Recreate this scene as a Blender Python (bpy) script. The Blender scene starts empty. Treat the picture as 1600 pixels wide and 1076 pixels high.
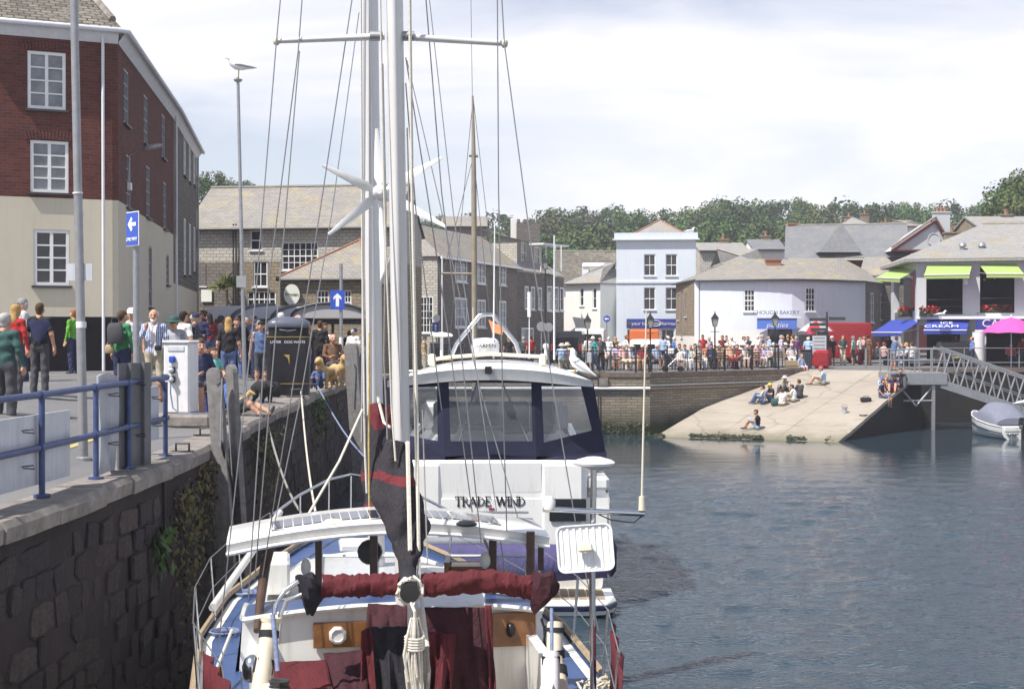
import bpy, bmesh, math, random
import numpy as np
from mathutils import Vector, Matrix
R=math.radians
sc=bpy.context.scene
col=sc.collection
rng=random.Random(7)
# ------- camera, sky, sun, exposure
CAMZ, FPX, PITCH=1.7, 2222.0, math.atan(18/2222.0)
cam=bpy.data.objects.new('camera',bpy.data.cameras.new('camera'))
col.objects.link(cam)
cam.location=(0,0,CAMZ)
cam.rotation_euler=(math.pi/2-PITCH,0,0)
cam.data.sensor_width=36
cam.data.lens=36*FPX/1600
cam.data.clip_start=0.2
cam.data.clip_end=6000
sc.camera=cam
SUN_AZ, SUN_EL=R(-129), R(56)
sun_dir=Vector((math.sin(SUN_AZ)*math.cos(SUN_EL),math.cos(SUN_AZ)*math.cos(SUN_EL),math.sin(SUN_EL)))
world=bpy.data.worlds.new('World');sc.world=world;world.use_nodes=True
wn, wl=world.node_tree.nodes, world.node_tree.links
wn.clear()
wo=wn.new('ShaderNodeOutputWorld');bg=wn.new('ShaderNodeBackground');bg.inputs[1].default_value=0.085
sky=wn.new('ShaderNodeTexSky');sky.sky_type='NISHITA';sky.sun_disc=False
sky.sun_elevation=SUN_EL;sky.sun_rotation=SUN_AZ;sky.air_density=1.0;sky.dust_density=0.5;sky.ozone_density=3.0
tc=wn.new('ShaderNodeTexCoord');mp=wn.new('ShaderNodeMapping');mp.inputs['Scale'].default_value=(1.0,1.0,3.2)
mp.inputs['Location'].default_value=(1.1,0.1,0.55)
n1=wn.new('ShaderNodeTexNoise');n1.inputs['Scale'].default_value=2.6;n1.inputs['Detail'].default_value=9;n1.inputs['Roughness'].default_value=0.52
n1.inputs['Distortion'].default_value=0.5
cr=wn.new('ShaderNodeValToRGB');cr.color_ramp.elements[0].position=0.38;cr.color_ramp.elements[1].position=0.60
cr.color_ramp.elements[0].color=(0.42,0.42,0.42,1);cr.color_ramp.elements[1].color=(0.97,0.97,0.97,1)
mx=wn.new('ShaderNodeMix');mx.data_type='RGBA';mx.inputs[7].default_value=(9.9,9.65,10.1,1)
wl.new(tc.outputs['Generated'],mp.inputs['Vector']);wl.new(mp.outputs[0],n1.inputs['Vector']);wl.new(n1.outputs['Fac'],cr.inputs[0])
sp_=wn.new('ShaderNodeSeparateXYZ');wl.new(tc.outputs['Generated'],sp_.inputs[0])
mr=wn.new('ShaderNodeMapRange');mr.inputs[1].default_value=.16;mr.inputs[2].default_value=.62;mr.inputs[3].default_value=1.0;mr.inputs[4].default_value=.30
wl.new(sp_.outputs[2],mr.inputs[0]);mu=wn.new('ShaderNodeMath');mu.operation='MULTIPLY';wl.new(cr.outputs[0],mu.inputs[0]);wl.new(mr.outputs[0],mu.inputs[1]);wl.new(mu.outputs[0],mx.inputs[0])
wl.new(sky.outputs[0],mx.inputs[6]);wl.new(mx.outputs[2],bg.inputs[0]);wl.new(bg.outputs[0],wo.inputs[0])
sl=bpy.data.lights.new('sun','SUN');sl.energy=4.6;sl.angle=R(0.5);sl.color=(1.0,0.955,0.88)
so=bpy.data.objects.new('sun',sl);col.objects.link(so)
so.rotation_euler=sun_dir.to_track_quat('Z','Y').to_euler()
vs=sc.view_settings
vs.view_transform='Standard';vs.look='None';vs.gamma=1.0;vs.use_curve_mapping=False
vs.exposure=0.5
sc.cycles.max_bounces=6;sc.cycles.diffuse_bounces=3;sc.cycles.glossy_bounces=3;sc.cycles.transmission_bounces=5
sc.cycles.transparent_max_bounces=8;sc.cycles.caustics_reflective=False;sc.cycles.caustics_refractive=False
sc.cycles.use_denoising=True
# ------- helpers
def at(u,v,Y):
 """world point seen at photograph position (u, v) when it stands Y metres away"""
 x=(u-800)/FPX;y=-(v-538)/FPX
 c, s=math.cos(PITCH), math.sin(PITCH)
 d=Vector((x,c+y*s,-s+y*c));d*=Y/d.y
 return Vector((d.x,d.y,CAMZ+d.z))
def XU(u,Y):return(u-800)/FPX*Y
def ZV(v,Y):return at(800,v,Y).z
def interp(x,xs,ys):
 return float(np.interp(x,xs,ys))
WATER=-3.1
def edge_x(y):return interp(y,[0,12,19,30,47,68],[-4.75,-4.55,-4.3,-4.75,-5.15,-5.3])
def gz(x,y):
 b=interp(y,[14,33,45,67,85,130],[0,.2,.2,-.2,-.2,.3])
 side=min(max(-5.6-x,0),4.0)*.11*interp(y,[0,50,70],[1,1,.3])
 return b+side
ROOTS=[]
def tag(o,label=None,cat=None,group=None,kind=None):
 if label:o['label']=label
 if cat:o['category']=cat
 if group:o['group']=group
 if kind:o['kind']=kind
 return o
def thing(name,label,cat,loc=(0,0,0),rz=0,group=None,rot=None):
 o=bpy.data.objects.new(name,None);col.objects.link(o)
 o.empty_display_size=.1
 o.location=loc;o.rotation_euler=rot or(0,0,rz)
 return tag(o,label,cat,group)
def worldloc(o):
 v=Vector((0,0,0))
 while o is not None:
  v+=Vector(o.location);o=o.parent
 return v
def copy_tree(o,parent=None):
 c=o.copy();col.objects.link(c);c.parent=parent
 for ch in list(o.children):copy_tree(ch,c)
 return c
class MB:
 """collects faces for one mesh object"""
 def __init__(s):s.v=[];s.f=[];s.m=[];s.mi=0;s.sm=[];s.smooth=False
 def add(s,vs,fs):
  b=len(s.v);s.v.extend([tuple(p)for p in vs])
  for f in fs:
   s.f.append([i+b for i in f]);s.m.append(s.mi);s.sm.append(s.smooth)
  return s
 def quad(s,a,b,c,d):return s.add([a,b,c,d],[(0,1,2,3)])
 def poly(s,pts):return s.add(pts,[tuple(range(len(pts)))])
 def box(s,c,d,rz=0,M=None):
  x, y, z=d[0]/2, d[1]/2, d[2]/2
  T=M or Matrix.Rotation(rz,3,'Z');c=Vector(c)
  P=[c+T@Vector(p)for p in[(-x,-y,-z),(x,-y,-z),(x,y,-z),(-x,y,-z),(-x,-y,z),(x,-y,z),(x,y,z),(-x,y,z)]]
  return s.add(P,[(0,3,2,1),(4,5,6,7),(0,1,5,4),(1,2,6,5),(2,3,7,6),(3,0,4,7)])
 def cbox(s,c,d,ch,rz=0,M=None):
  """box with chamfered edges (every edge), 26 faces"""
  T=M or Matrix.Rotation(rz,3,'Z');c=Vector(c);h=[d[0]/2,d[1]/2,d[2]/2]
  ch=min(ch,min(h)*.9);P=[];idx={}
  for sx in(-1,1):
   for sy in(-1,1):
    for sz in(-1,1):
     for ax in range(3):
      q=[sx*(h[0]-ch),sy*(h[1]-ch),sz*(h[2]-ch)]
      q[ax]=(sx,sy,sz)[ax]*h[ax]
      idx[(sx,sy,sz,ax)]=len(P);P.append(Vector(q))
  F=[]
  def addf(ids):
   pts=[P[i]for i in ids];cc=sum(pts,Vector())/len(pts)
   n=(pts[1]-pts[0]).cross(pts[2]-pts[0])
   F.append(tuple(ids)if n.dot(cc)>0 else tuple(reversed(ids)))
  for ax in range(3):
   o=[a for a in range(3)if a!=ax]
   for sg in(-1,1):
    ids=[]
    for a, b in((-1,-1),(1,-1),(1,1),(-1,1)):
     k=[0,0,0];k[ax]=sg;k[o[0]]=a;k[o[1]]=b;ids.append(idx[(k[0],k[1],k[2],ax)])
    addf(ids)
   for a in(-1,1):
    for b in(-1,1):
     k0=[0,0,0];k0[o[0]]=a;k0[o[1]]=b;k1=list(k0);k0[ax]=-1;k1[ax]=1
     addf([idx[(*k0,o[0])],idx[(*k1,o[0])],idx[(*k1,o[1])],idx[(*k0,o[1])]])
  for sx in(-1,1):
   for sy in(-1,1):
    for sz in(-1,1):addf([idx[(sx,sy,sz,a)]for a in range(3)])
  return s.add([c+T@p for p in P],F)
 def tube(s,pts,r,n=8,caps=True,squash=None):
  """round bar along a path; r one radius or a list"""
  pts=[Vector(p)for p in pts];m=len(pts)
  rr=r if isinstance(r,(list,tuple))else[r]*m
  V=[];F=[];up=None
  for i, p in enumerate(pts):
   t=(pts[min(i+1,m-1)]-pts[max(i-1,0)])
   if t.length<1e-9:t=Vector((0,0,1))
   t.normalize()
   if up is None:up=Vector((0,0,1))if abs(t.z)<.9 else Vector((1,0,0))
   a=t.cross(up)
   if a.length<1e-6:a=t.orthogonal()
   a.normalize();b=a.cross(t);up=b
   for k in range(n):
    an=2*math.pi*k/n
    V.append(p+(a*math.cos(an)+b*math.sin(an)*(squash or 1))*rr[i])
  for i in range(m-1):
   for k in range(n):
    k2=(k+1)%n
    F.append((i*n+k,i*n+k2,(i+1)*n+k2,(i+1)*n+k))
  sm=s.smooth;s.smooth=n>5;s.add(V,F);s.smooth=sm
  if caps:
   b=len(s.v)-m*n
   s.f+=[[b+k for k in reversed(range(n))],[b+(m-1)*n+k for k in range(n)]];s.m+=[s.mi]*2;s.sm+=[False]*2
  return s
 def bar(s,a,b,r,n=6):return s.tube([a,b],r,n)
 def lathe(s,prof,c=(0,0,0),n=16,M=None,sy=1.0):
  """profile [(radius, z)] turned round the z axis"""
  c=Vector(c);V=[];F=[]
  for r_, z in prof:
   for k in range(n):
    a=2*math.pi*k/n
    q=Vector((r_*math.cos(a),r_*math.sin(a)*sy,z));V.append(c+(M@q if M else q))
  for i in range(len(prof)-1):
   for k in range(n):
    k2=(k+1)%n;F.append((i*n+k,i*n+k2,(i+1)*n+k2,(i+1)*n+k))
  F.append(tuple(reversed(range(n))));F.append(tuple((len(prof)-1)*n+k for k in range(n)))
  sm=s.smooth;s.smooth=True;s.add(V,F);s.smooth=sm;return s
 def prism(s,pts,d):
  """polygon pts (3D, planar) pushed along vector d"""
  pts=[Vector(p)for p in pts];d=Vector(d);n=len(pts)
  nn=Vector((0,0,0))
  for i in range(n):nn+=pts[i].cross(pts[(i+1)%n])
  if nn.dot(d)<0:pts.reverse()
  V=pts+[p+d for p in pts]
  F=[tuple(reversed(range(n))),tuple(range(n,2*n))]
  F+=[(i,(i+1)%n,n+(i+1)%n,n+i)for i in range(n)]
  return s.add(V,F)
 def loft(s,secs,closed=True,caps=True):
  n=len(secs[0]);V=[p for q in secs for p in q];F=[]
  for i in range(len(secs)-1):
   for k in range(n if closed else n-1):
    k2=(k+1)%n;F.append((i*n+k,i*n+k2,(i+1)*n+k2,(i+1)*n+k))
  if caps and closed:
   F.append(tuple(reversed(range(n))));F.append(tuple((len(secs)-1)*n+k for k in range(n)))
  return s.add(V,F)
 def ball(s,c,r,n=10,m=6,M=None):
  """ellipsoid, r = radius or 3 radii"""
  r=r if isinstance(r,(tuple,list))else(r,r,r)
  c=Vector(c);V=[];F=[]
  for i in range(1,m):
   t=math.pi*i/m
   for k in range(n):
    a=2*math.pi*k/n;q=Vector((r[0]*math.sin(t)*math.cos(a),r[1]*math.sin(t)*math.sin(a),r[2]*math.cos(t)))
    V.append(c+(M@q if M else q))
  top=Vector((0,0,r[2]));V.append(c+(M@top if M else top));V.append(c-(M@top if M else top))
  for i in range(m-2):
   for k in range(n):
    k2=(k+1)%n;F.append((i*n+k2,i*n+k,(i+1)*n+k,(i+1)*n+k2))
  T=(m-1)*n
  for k in range(n):
   k2=(k+1)%n;F.append((k,k2,T));F.append(((m-2)*n+k2,(m-2)*n+k,T+1))
  sm=s.smooth;s.smooth=True;s.add(V,F);s.smooth=sm;return s
 def mesh(s,name,off=(0,0,0)):
  me=bpy.data.meshes.new(name)
  if any(s.sm)and len(s.v)<60000:
   seen={};vv_=[];mp_=[]
   for p in s.v:
    k_=(round(p[0],5),round(p[1],5),round(p[2],5))
    if k_ not in seen:seen[k_]=len(vv_);vv_.append(p)
    mp_.append(seen[k_])
   F_, M_, S_=[], [], []
   for f, a, b in zip(s.f,s.m,s.sm):
    q=[]
    for i in f:
     if mp_[i]not in q:q.append(mp_[i])
    if len(q)>2:F_.append(q);M_.append(a);S_.append(b)
   s.v, s.f, s.m, s.sm=vv_, F_, M_, S_
  V=np.array(s.v,dtype=float).reshape(-1,3)-np.array(off)
  me.from_pydata(V.tolist(),[],s.f)
  n=len(s.f)
  me.polygons.foreach_set('material_index',s.m);me.polygons.foreach_set('use_smooth',s.sm)
  uv=me.uv_layers.new(name='uv');buf=np.zeros(len(me.loops)*2)
  k=0
  for f in s.f:
   p=[Vector(s.v[i])for i in f]
   nn=Vector((0,0,0))
   for i in range(len(p)):nn+=p[i].cross(p[(i+1)%len(p)])
   nn=nn.normalized()if nn.length>1e-12 else Vector((0,0,1))
   t=Vector((-nn.y,nn.x,0))if abs(nn.z)<.985 else Vector((1,0,0))
   t.normalize();b=nn.cross(t)
   for q in p:buf[k]=q.dot(t);buf[k+1]=q.dot(b);k+=2
  uv.data.foreach_set('uv',buf)
  me.update()
  if any(s.sm):
   bm=bmesh.new();bm.from_mesh(me);bmesh.ops.recalc_face_normals(bm,faces=bm.faces);bm.to_mesh(me);bm.free();me.set_sharp_from_angle(angle=R(48))
  return me
 def build(s,name,mats,parent=None,world=False,bevel=0):
  if not isinstance(mats,(list,tuple)):mats=[mats]
  off=worldloc(parent)if(world and parent)else(0,0,0)
  me=s.mesh(name,off)
  for m_ in mats:me.materials.append(MAT[m_]if isinstance(m_,str)else m_)
  o=bpy.data.objects.new(name,me);col.objects.link(o)
  if parent:o.parent=parent
  if bevel:
   b=o.modifiers.new('bevel','BEVEL');b.width=bevel;b.segments=2;b.limit_method='ANGLE'
  return o
def text(parent,body,loc,size,rz,m,name='lettering',ext=.006,rx=math.pi/2,align='CENTER',sx=1.0,shear=0,ry=0):
 cu=bpy.data.curves.new(name,'FONT');cu.body=body;cu.size=size;cu.extrude=ext;cu.align_x=align;cu.align_y='CENTER';cu.shear=shear;cu.resolution_u=3
 tmp=bpy.data.objects.new(name,cu);col.objects.link(tmp);me=bpy.data.meshes.new_from_object(tmp.evaluated_get(bpy.context.evaluated_depsgraph_get()))
 bpy.data.objects.remove(tmp);me.materials.clear();me.materials.append(MAT[m])
 o=bpy.data.objects.new(name,me);col.objects.link(o)
 o.parent=parent;o.location=Vector(loc)-(worldloc(parent)if parent else Vector((0,0,0)));o.rotation_euler=(rx,ry,rz);o.scale=(sx,1,1)
 return o
# ------- materials
MAT={}
def nodes(name):
 m=bpy.data.materials.new(name);m.use_nodes=True
 nt=m.node_tree;nt.nodes.clear()
 out=nt.nodes.new('ShaderNodeOutputMaterial');p=nt.nodes.new('ShaderNodeBsdfPrincipled')
 nt.links.new(p.outputs[0],out.inputs[0]);MAT[name]=m
 return m, nt, p
def nd(nt,t,**kw):
 n=nt.nodes.new(t)
 for k, v in kw.items():
  if k in n.inputs:n.inputs[k].default_value=v
  else:setattr(n,k,v)
 return n
def mixrgb(nt,fac,a,b,mode='MIX'):
 n=nt.nodes.new('ShaderNodeMix');n.data_type='RGBA';n.blend_type=mode
 for sock, val in((n.inputs[0],fac),(n.inputs[6],a),(n.inputs[7],b)):
  if hasattr(val,'is_output')or isinstance(val,bpy.types.NodeSocket):nt.links.new(val,sock)
  else:sock.default_value=(*val,1)if isinstance(val,(tuple,list))and len(val)==3 else val
 return n.outputs[2]
def ramp(nt,sock,stops):
 r=nt.nodes.new('ShaderNodeValToRGB');e=r.color_ramp.elements
 while len(e)>1:e.remove(e[-1])
 for i, (p,c)in enumerate(stops):
  q=e[0]if i==0 else e.new(p)
  q.position=p;q.color=(*c,1)if isinstance(c,(tuple,list))else(c,c,c,1)
 nt.links.new(sock,r.inputs[0]);return r.outputs[0]
def bump(nt,p,h,st,dist=.02):
 b=nd(nt,'ShaderNodeBump',Strength=st,Distance=dist);nt.links.new(h,b.inputs['Height']);nt.links.new(b.outputs[0],p.inputs['Normal']);return b
def noise(nt,vec,scale,detail=4,rough=.6,dist=0):
 n=nd(nt,'ShaderNodeTexNoise',Scale=scale,Detail=detail,Roughness=rough,Distortion=dist)
 if vec is not None:nt.links.new(vec,n.inputs['Vector'])
 return n.outputs['Fac']
def objv(nt,sc_=None):
 t=nt.nodes.new('ShaderNodeTexCoord')
 if sc_:
  mp_=nt.nodes.new('ShaderNodeMapping');mp_.inputs['Scale'].default_value=sc_;nt.links.new(t.outputs['Object'],mp_.inputs[0]);return mp_.outputs[0]
 return t.outputs['Object']
def uvv(nt,sc_=None):
 t=nt.nodes.new('ShaderNodeTexCoord')
 if sc_:
  mp_=nt.nodes.new('ShaderNodeMapping');mp_.inputs['Scale'].default_value=sc_;nt.links.new(t.outputs['UV'],mp_.inputs[0]);return mp_.outputs[0]
 return t.outputs['UV']
def M(name,c,rough=.6,var=.12,scale=6,bmp=.05,metal=0,spec=.4,coat=0,streak=0):
 """plain paint, metal, cloth: colour with uneven wear"""
 m, nt, p=nodes(name)
 v=objv(nt)
 n=noise(nt,v,scale,5,.65)
 lo=tuple(x*(1-var)for x in c);hi=tuple(min(1,x*(1+var))for x in c)
 cc=mixrgb(nt,ramp(nt,n,[(.3,0),(.7,1)]),lo,hi)
 if streak:
  s_=noise(nt,objv(nt,(3,3,.25)),5,4,.7)
  cc=mixrgb(nt,ramp(nt,s_,[(.48,0),(.75,streak)]),cc,tuple(x*.55 for x in c))
 nt.links.new(cc,p.inputs['Base Color'])
 p.inputs['Roughness'].default_value=rough;p.inputs['Metallic'].default_value=metal
 p.inputs['Specular IOR Level'].default_value=spec;p.inputs['Coat Weight'].default_value=coat
 if bmp:bump(nt,p,noise(nt,v,scale*6,3),bmp,.01)
 return m
def Mbrick(name,c1,c2,mortar,bw,bh,msize=.012,rough=.85,bmp=.6,lichen=None,stain=.35,dist=.012,offset=.5,lowalgae=False,bias=0.0):
 m, nt, p=nodes(name)
 v=uvv(nt)
 w=nd(nt,'ShaderNodeTexNoise',Scale=2.2,Detail=3)
 nt.links.new(v,w.inputs['Vector'])
 wv=nt.nodes.new('ShaderNodeVectorMath');wv.operation='MULTIPLY_ADD';wv.inputs[1].default_value=(bh*.5,bh*.5,0)
 nt.links.new(w.outputs['Color'],wv.inputs[0]);nt.links.new(v,wv.inputs[2])
 b=nd(nt,'ShaderNodeTexBrick',offset=offset)
 b.inputs['Color1'].default_value=(*c1,1);b.inputs['Color2'].default_value=(*c2,1);b.inputs['Mortar'].default_value=(*mortar,1)
 b.inputs['Scale'].default_value=1;b.inputs['Brick Width'].default_value=bw;b.inputs['Row Height'].default_value=bh
 b.inputs['Mortar Size'].default_value=msize;b.inputs['Mortar Smooth'].default_value=.3;b.inputs['Bias'].default_value=bias
 nt.links.new(wv.outputs[0],b.inputs['Vector'])
 n=noise(nt,v,.9,6,.65);n2=noise(nt,v,14,4,.7)
 cc=mixrgb(nt,ramp(nt,n,[(.38,0),(.72,stain)]),b.outputs['Color'],tuple(x*.35 for x in c1))
 cc=mixrgb(nt,ramp(nt,n2,[(.4,.0),(.8,.45)]),cc,tuple(min(1,x*1.7)for x in c2))
 if lichen:
  l=noise(nt,v,.55,8,.72);l2=noise(nt,v,5,6,.75)
  mul=nt.nodes.new('ShaderNodeMath');mul.operation='MULTIPLY';nt.links.new(ramp(nt,l,[(.49,0),(.66,.9)]),mul.inputs[0]);nt.links.new(ramp(nt,l2,[(.42,0),(.58,1)]),mul.inputs[1])
  cc=mixrgb(nt,mul.outputs[0],cc,lichen)
 if lowalgae:
  t=nt.nodes.new('ShaderNodeTexCoord');g=nt.nodes.new('ShaderNodeNewGeometry');sx=nt.nodes.new('ShaderNodeSeparateXYZ');nt.links.new(g.outputs['Position'],sx.inputs[0])
  ad=nt.nodes.new('ShaderNodeMath');ad.operation='MULTIPLY_ADD';nt.links.new(n,ad.inputs[0]);ad.inputs[1].default_value=1.1;nt.links.new(sx.outputs[2],ad.inputs[2])
  cc=mixrgb(nt,ramp(nt,mapr(nt,ad.outputs[0],WATER+.55,WATER+1.9),[(0,1),(.25,.95),(.5,.55),(1,0)]),cc,(.035,.04,.022))
  cc=mixrgb(nt,ramp(nt,mapr(nt,ad.outputs[0],WATER+.45,WATER+1.0),[(0,1),(.4,.8),(1,0)]),cc,(.075,.10,.018))
 nt.links.new(cc,p.inputs['Base Color']);p.inputs['Roughness'].default_value=rough;p.inputs['Specular IOR Level'].default_value=.25
 h=mixrgb(nt,.35,b.outputs['Fac'],n2)
 inv=nt.nodes.new('ShaderNodeMath');inv.operation='MULTIPLY_ADD';inv.inputs[1].default_value=-1;nt.links.new(b.outputs['Fac'],inv.inputs[0]);nt.links.new(n2,inv.inputs[2])
 bump(nt,p,inv.outputs[0],bmp,dist)
 return m
def mapr(nt,sock,a,b):
 n=nt.nodes.new('ShaderNodeMapRange');n.inputs[1].default_value=a;n.inputs[2].default_value=b;nt.links.new(sock,n.inputs[0]);return n.outputs[0]
def Mrender(name,c,rough=.9,stain=.25,stain_c=None,bmp=.25):
 """painted render: mottling, rain streaks"""
 m, nt, p=nodes(name)
 v=uvv(nt)
 a=noise(nt,v,.8,6,.7);s_=noise(nt,uvv(nt,(3.5,.22,1)),1.6,5,.7);g=noise(nt,v,30,3,.7)
 cc=mixrgb(nt,ramp(nt,a,[(.35,0),(.75,stain)]),c,stain_c or tuple(x*.72 for x in c))
 cc=mixrgb(nt,ramp(nt,s_,[(.5,0),(.8,stain)]),cc,tuple(x*.62 for x in c))
 nt.links.new(cc,p.inputs['Base Color']);p.inputs['Roughness'].default_value=rough;p.inputs['Specular IOR Level'].default_value=.2
 bump(nt,p,g,bmp,.01)
 return m
# ------- the palette
Mbrick('brick_red',(.165,.050,.036),(.085,.030,.026),(.14,.08,.065),.24,.085,.008,stain=.5)
Mbrick('slate_roof',(.33,.305,.28),(.25,.235,.22),(.13,.125,.12),.26,.16,.012,lichen=(.46,.36,.13),offset=.5,stain=.3)
Mbrick('slate_roof_clean',(.17,.18,.20),(.22,.225,.235),(.09,.09,.10),.28,.18,.012,lichen=(.30,.27,.20),stain=.3)
Mbrick('slate_roof_grey',(.36,.35,.345),(.28,.275,.275),(.14,.135,.13),.28,.18,.012,lichen=(.36,.26,.07),stain=.3)
Mbrick('slate_roof_rough',(.26,.235,.19),(.12,.11,.095),(.035,.032,.03),.30,.19,.025,lichen=(.36,.33,.27),stain=.5,dist=.03)
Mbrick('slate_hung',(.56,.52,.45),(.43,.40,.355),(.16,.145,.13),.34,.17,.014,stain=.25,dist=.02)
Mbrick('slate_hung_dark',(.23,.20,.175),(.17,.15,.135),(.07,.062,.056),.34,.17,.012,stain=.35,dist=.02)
Mbrick('stone_grey',(.20,.18,.16),(.135,.12,.11),(.07,.064,.06),.46,.20,.018,stain=.4,dist=.03)
Mbrick('stone_brown',(.36,.29,.20),(.24,.195,.14),(.18,.155,.12),.34,.17,.022,stain=.35,dist=.03)
Mbrick('harbour_stone',(.34,.29,.21),(.22,.19,.15),(.11,.095,.075),.52,.13,.018,stain=.3,dist=.04,lowalgae=True)
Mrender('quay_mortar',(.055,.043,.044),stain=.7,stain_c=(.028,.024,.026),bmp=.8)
Mrender('cream_render',(.63,.575,.46),stain=.3)
Mrender('wet_shaded_wall',(.022,.020,.022),stain=.6,stain_c=(.04,.035,.02),bmp=.8)  # near-black: wet weedy stone with its deep shade put into the colour
Mrender('white_render',(.80,.78,.74),stain=.3)
Mrender('blue_render',(.67,.73,.80),stain=.3)
Mrender('lilac_render',(.74,.77,.86),stain=.3)
Mrender('grey_render',(.55,.56,.58),stain=.15)
Mrender('black_paint_wall',(.011,.010,.013),stain=.3)
Mrender('terracotta',(.34,.17,.11),stain=.5)
Mrender('dark_red_trim',(.10,.032,.030),stain=.3)
M('white_paint',(.80,.80,.80),.45,.04,4,.02)
M('white_trim',(.78,.79,.82),.5,.06,3,.03,streak=.25)
M('grey_paint',(.30,.31,.33),.5,.12,5)
M('dark_trim',(.05,.05,.055),.5,.2,5)
M('gutter_white',(.72,.73,.78),.5,.08,2,.02,streak=.3)
M('galvanised',(.34,.345,.36),.45,.14,9,.04,metal=.55,streak=.3)
M('aluminium',(.55,.56,.58),.36,.06,2,.02,metal=.7)
M('mast_alloy',(.72,.70,.68),.38,.05,1.5,.015,metal=.2)
M('steel',(.62,.63,.65),.18,.05,6,.01,metal=1)
M('black_iron',(.014,.014,.016),.45,.3,9,.05)
M('rail_blue',(.055,.08,.19),.45,.25,9,.08,streak=.5)
M('board_white',(.55,.57,.62),.55,.10,3,.03,streak=.45)
M('board_grey',(.13,.13,.14),.5,.18,3,.03,streak=.4)
M('plastic_sheet',(.42,.44,.48),.3,.12,4,.08,streak=.5)
M('pedestal_white',(.72,.72,.73),.4,.08,5,.03,streak=.35)
M('socket_blue',(.03,.08,.45),.4)
M('sign_blue',(.03,.085,.48),.35,.05)
M('sign_white',(.82,.82,.83),.4,.03)
M('bin_black',(.016,.016,.021),.28,.25,6,.02)
M('bin_grey',(.10,.11,.15),.35,.15,5)
M('gold',(.42,.30,.06),.4)
M('timber_weathered',(.20,.19,.185),.8,.28,9,.3,streak=.6)
M('varnish',(.23,.10,.035),.3,.25,7,.03,coat=.4)
M('teak',(.34,.26,.17),.7,.2,12,.1)
M('brown_post',(.09,.055,.04),.4,.25,8,.03)
M('gelcoat',(.82,.82,.80),.22,.02,2,.0,coat=.3)
M('gelcoat_blue',(.045,.085,.21),.4,.12,4,.02)
M('gelcoat_navy',(.012,.016,.05),.2,.1,3,0)
M('canvas_navy',(.018,.020,.050),.8,.18,5,.12)
M('canvas_purple',(.075,.068,.17),.85,.15,4,.1)
M('canvas_maroon',(.10,.013,.018),.85,.2,6,.25)
M('canvas_dark_maroon',(.045,.010,.016),.85,.25,6,.25)
M('canvas_black',(.018,.017,.024),.85,.3,6,.25)
M('canvas_grey',(.19,.20,.26),.85,.1,4,.15)
M('rope_white',(.60,.57,.50),.9,.15,40,.2)
M('rope_grey',(.28,.27,.25),.9,.2,40,.2)
M('rope_blue',(.19,.23,.36),.9,.35,30,.2)
M('wire',(.30,.30,.30),.35,.1,8,0,metal=.7)
M('solar_cell',(.012,.016,.05),.12,.2,12,0,coat=.5)
M('plastic_white',(.80,.80,.80),.3,.03,4,0)
M('plastic_cream',(.70,.66,.54),.4,.06,4,0)
M('plastic_black',(.018,.018,.02),.35,.2,6,0)
M('fender_cream',(.68,.61,.48),.4,.1,5,.02)
M('rubber',(.02,.02,.022),.7,.2,8)
M('seat_grey',(.21,.22,.25),.6,.15,4)
M('red_paint',(.33,.018,.022),.3,.1,4,0,coat=.3)
M('orange_paint',(.60,.14,.03),.3,.08,4,0,coat=.3)
M('black_paint',(.012,.012,.014),.2,.2,4,0,coat=.5)
M('police_blue',(.03,.08,.45),.3)
M('yellow_paint',(.70,.52,.05),.5)
M('lime_canvas',(.34,.47,.14),.8,.06,3,.05)
M('awning_blue',(.035,.06,.34),.8,.1,3,.05)
M('shop_blue',(.045,.06,.30),.5,.08,3,.02)
M('banner_blue',(.11,.22,.68),.5,.06,3,.02)
M('pink_canvas',(.66,.085,.36),.8,.06,3,.05)
M('umbrella_red',(.46,.02,.035),.8,.06,3,.05)
M('umbrella_grey',(.42,.41,.43),.8,.06,3,.05)
M('letter_grey',(.13,.14,.22),.6)
M('letter_dark',(.03,.025,.03),.5)
M('wood_bench',(.16,.10,.065),.75,.2,10,.1)
M('kerb_stone',(.235,.21,.19),.85,.38,4,.35)
M('flower_red',(.50,.012,.02),.7,.3,30)
M('gull_white',(.86,.86,.86),.7,.02)
M('gull_grey',(.45,.46,.48),.7,.05)
M('dog_gold',(.55,.37,.17),.9,.2,18,.4)
M('dog_black',(.016,.015,.016),.8,.3,18,.4)
M('flag_orange',(.70,.30,.14),.8)
M('lamp_amber',(.9,.6,.2),.4)
M('tyre',(.02,.02,.02),.8)
M('car_glass',(.012,.014,.018),.06,.1,3,0,spec=.6)
M('pane_dark',(.03,.032,.036),.07,.5,2.2,0,spec=.6)
M('pane_grey',(.20,.21,.23),.10,.4,1.6,0,spec=.6)
M('interior_dark',(.015,.014,.014),.9,.3,2)
M('sign_oval',(.80,.80,.72),.5,.05)
m, nt, p=nodes('clear_vinyl')
tr=nd(nt,'ShaderNodeBsdfTransparent');tr.inputs[0].default_value=(.86,.88,.92,1)
gl=nd(nt,'ShaderNodeBsdfGlossy',Roughness=.06);df=nd(nt,'ShaderNodeBsdfDiffuse');df.inputs[0].default_value=(.62,.65,.70,1)
lw=nd(nt,'ShaderNodeLayerWeight',Blend=.3);ms=nd(nt,'ShaderNodeMixShader');ms2=nd(nt,'ShaderNodeMixShader',Fac=.10)
nt.links.new(ramp(nt,lw.outputs['Fresnel'],[(0,.06),(1,.7)]),ms.inputs[0]);nt.links.new(tr.outputs[0],ms.inputs[1]);nt.links.new(gl.outputs[0],ms.inputs[2])
nt.links.new(ms.outputs[0],ms2.inputs[1]);nt.links.new(df.outputs[0],ms2.inputs[2])
nt.links.new(ms2.outputs[0],[n for n in nt.nodes if n.type=='OUTPUT_MATERIAL'][0].inputs[0])
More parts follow.
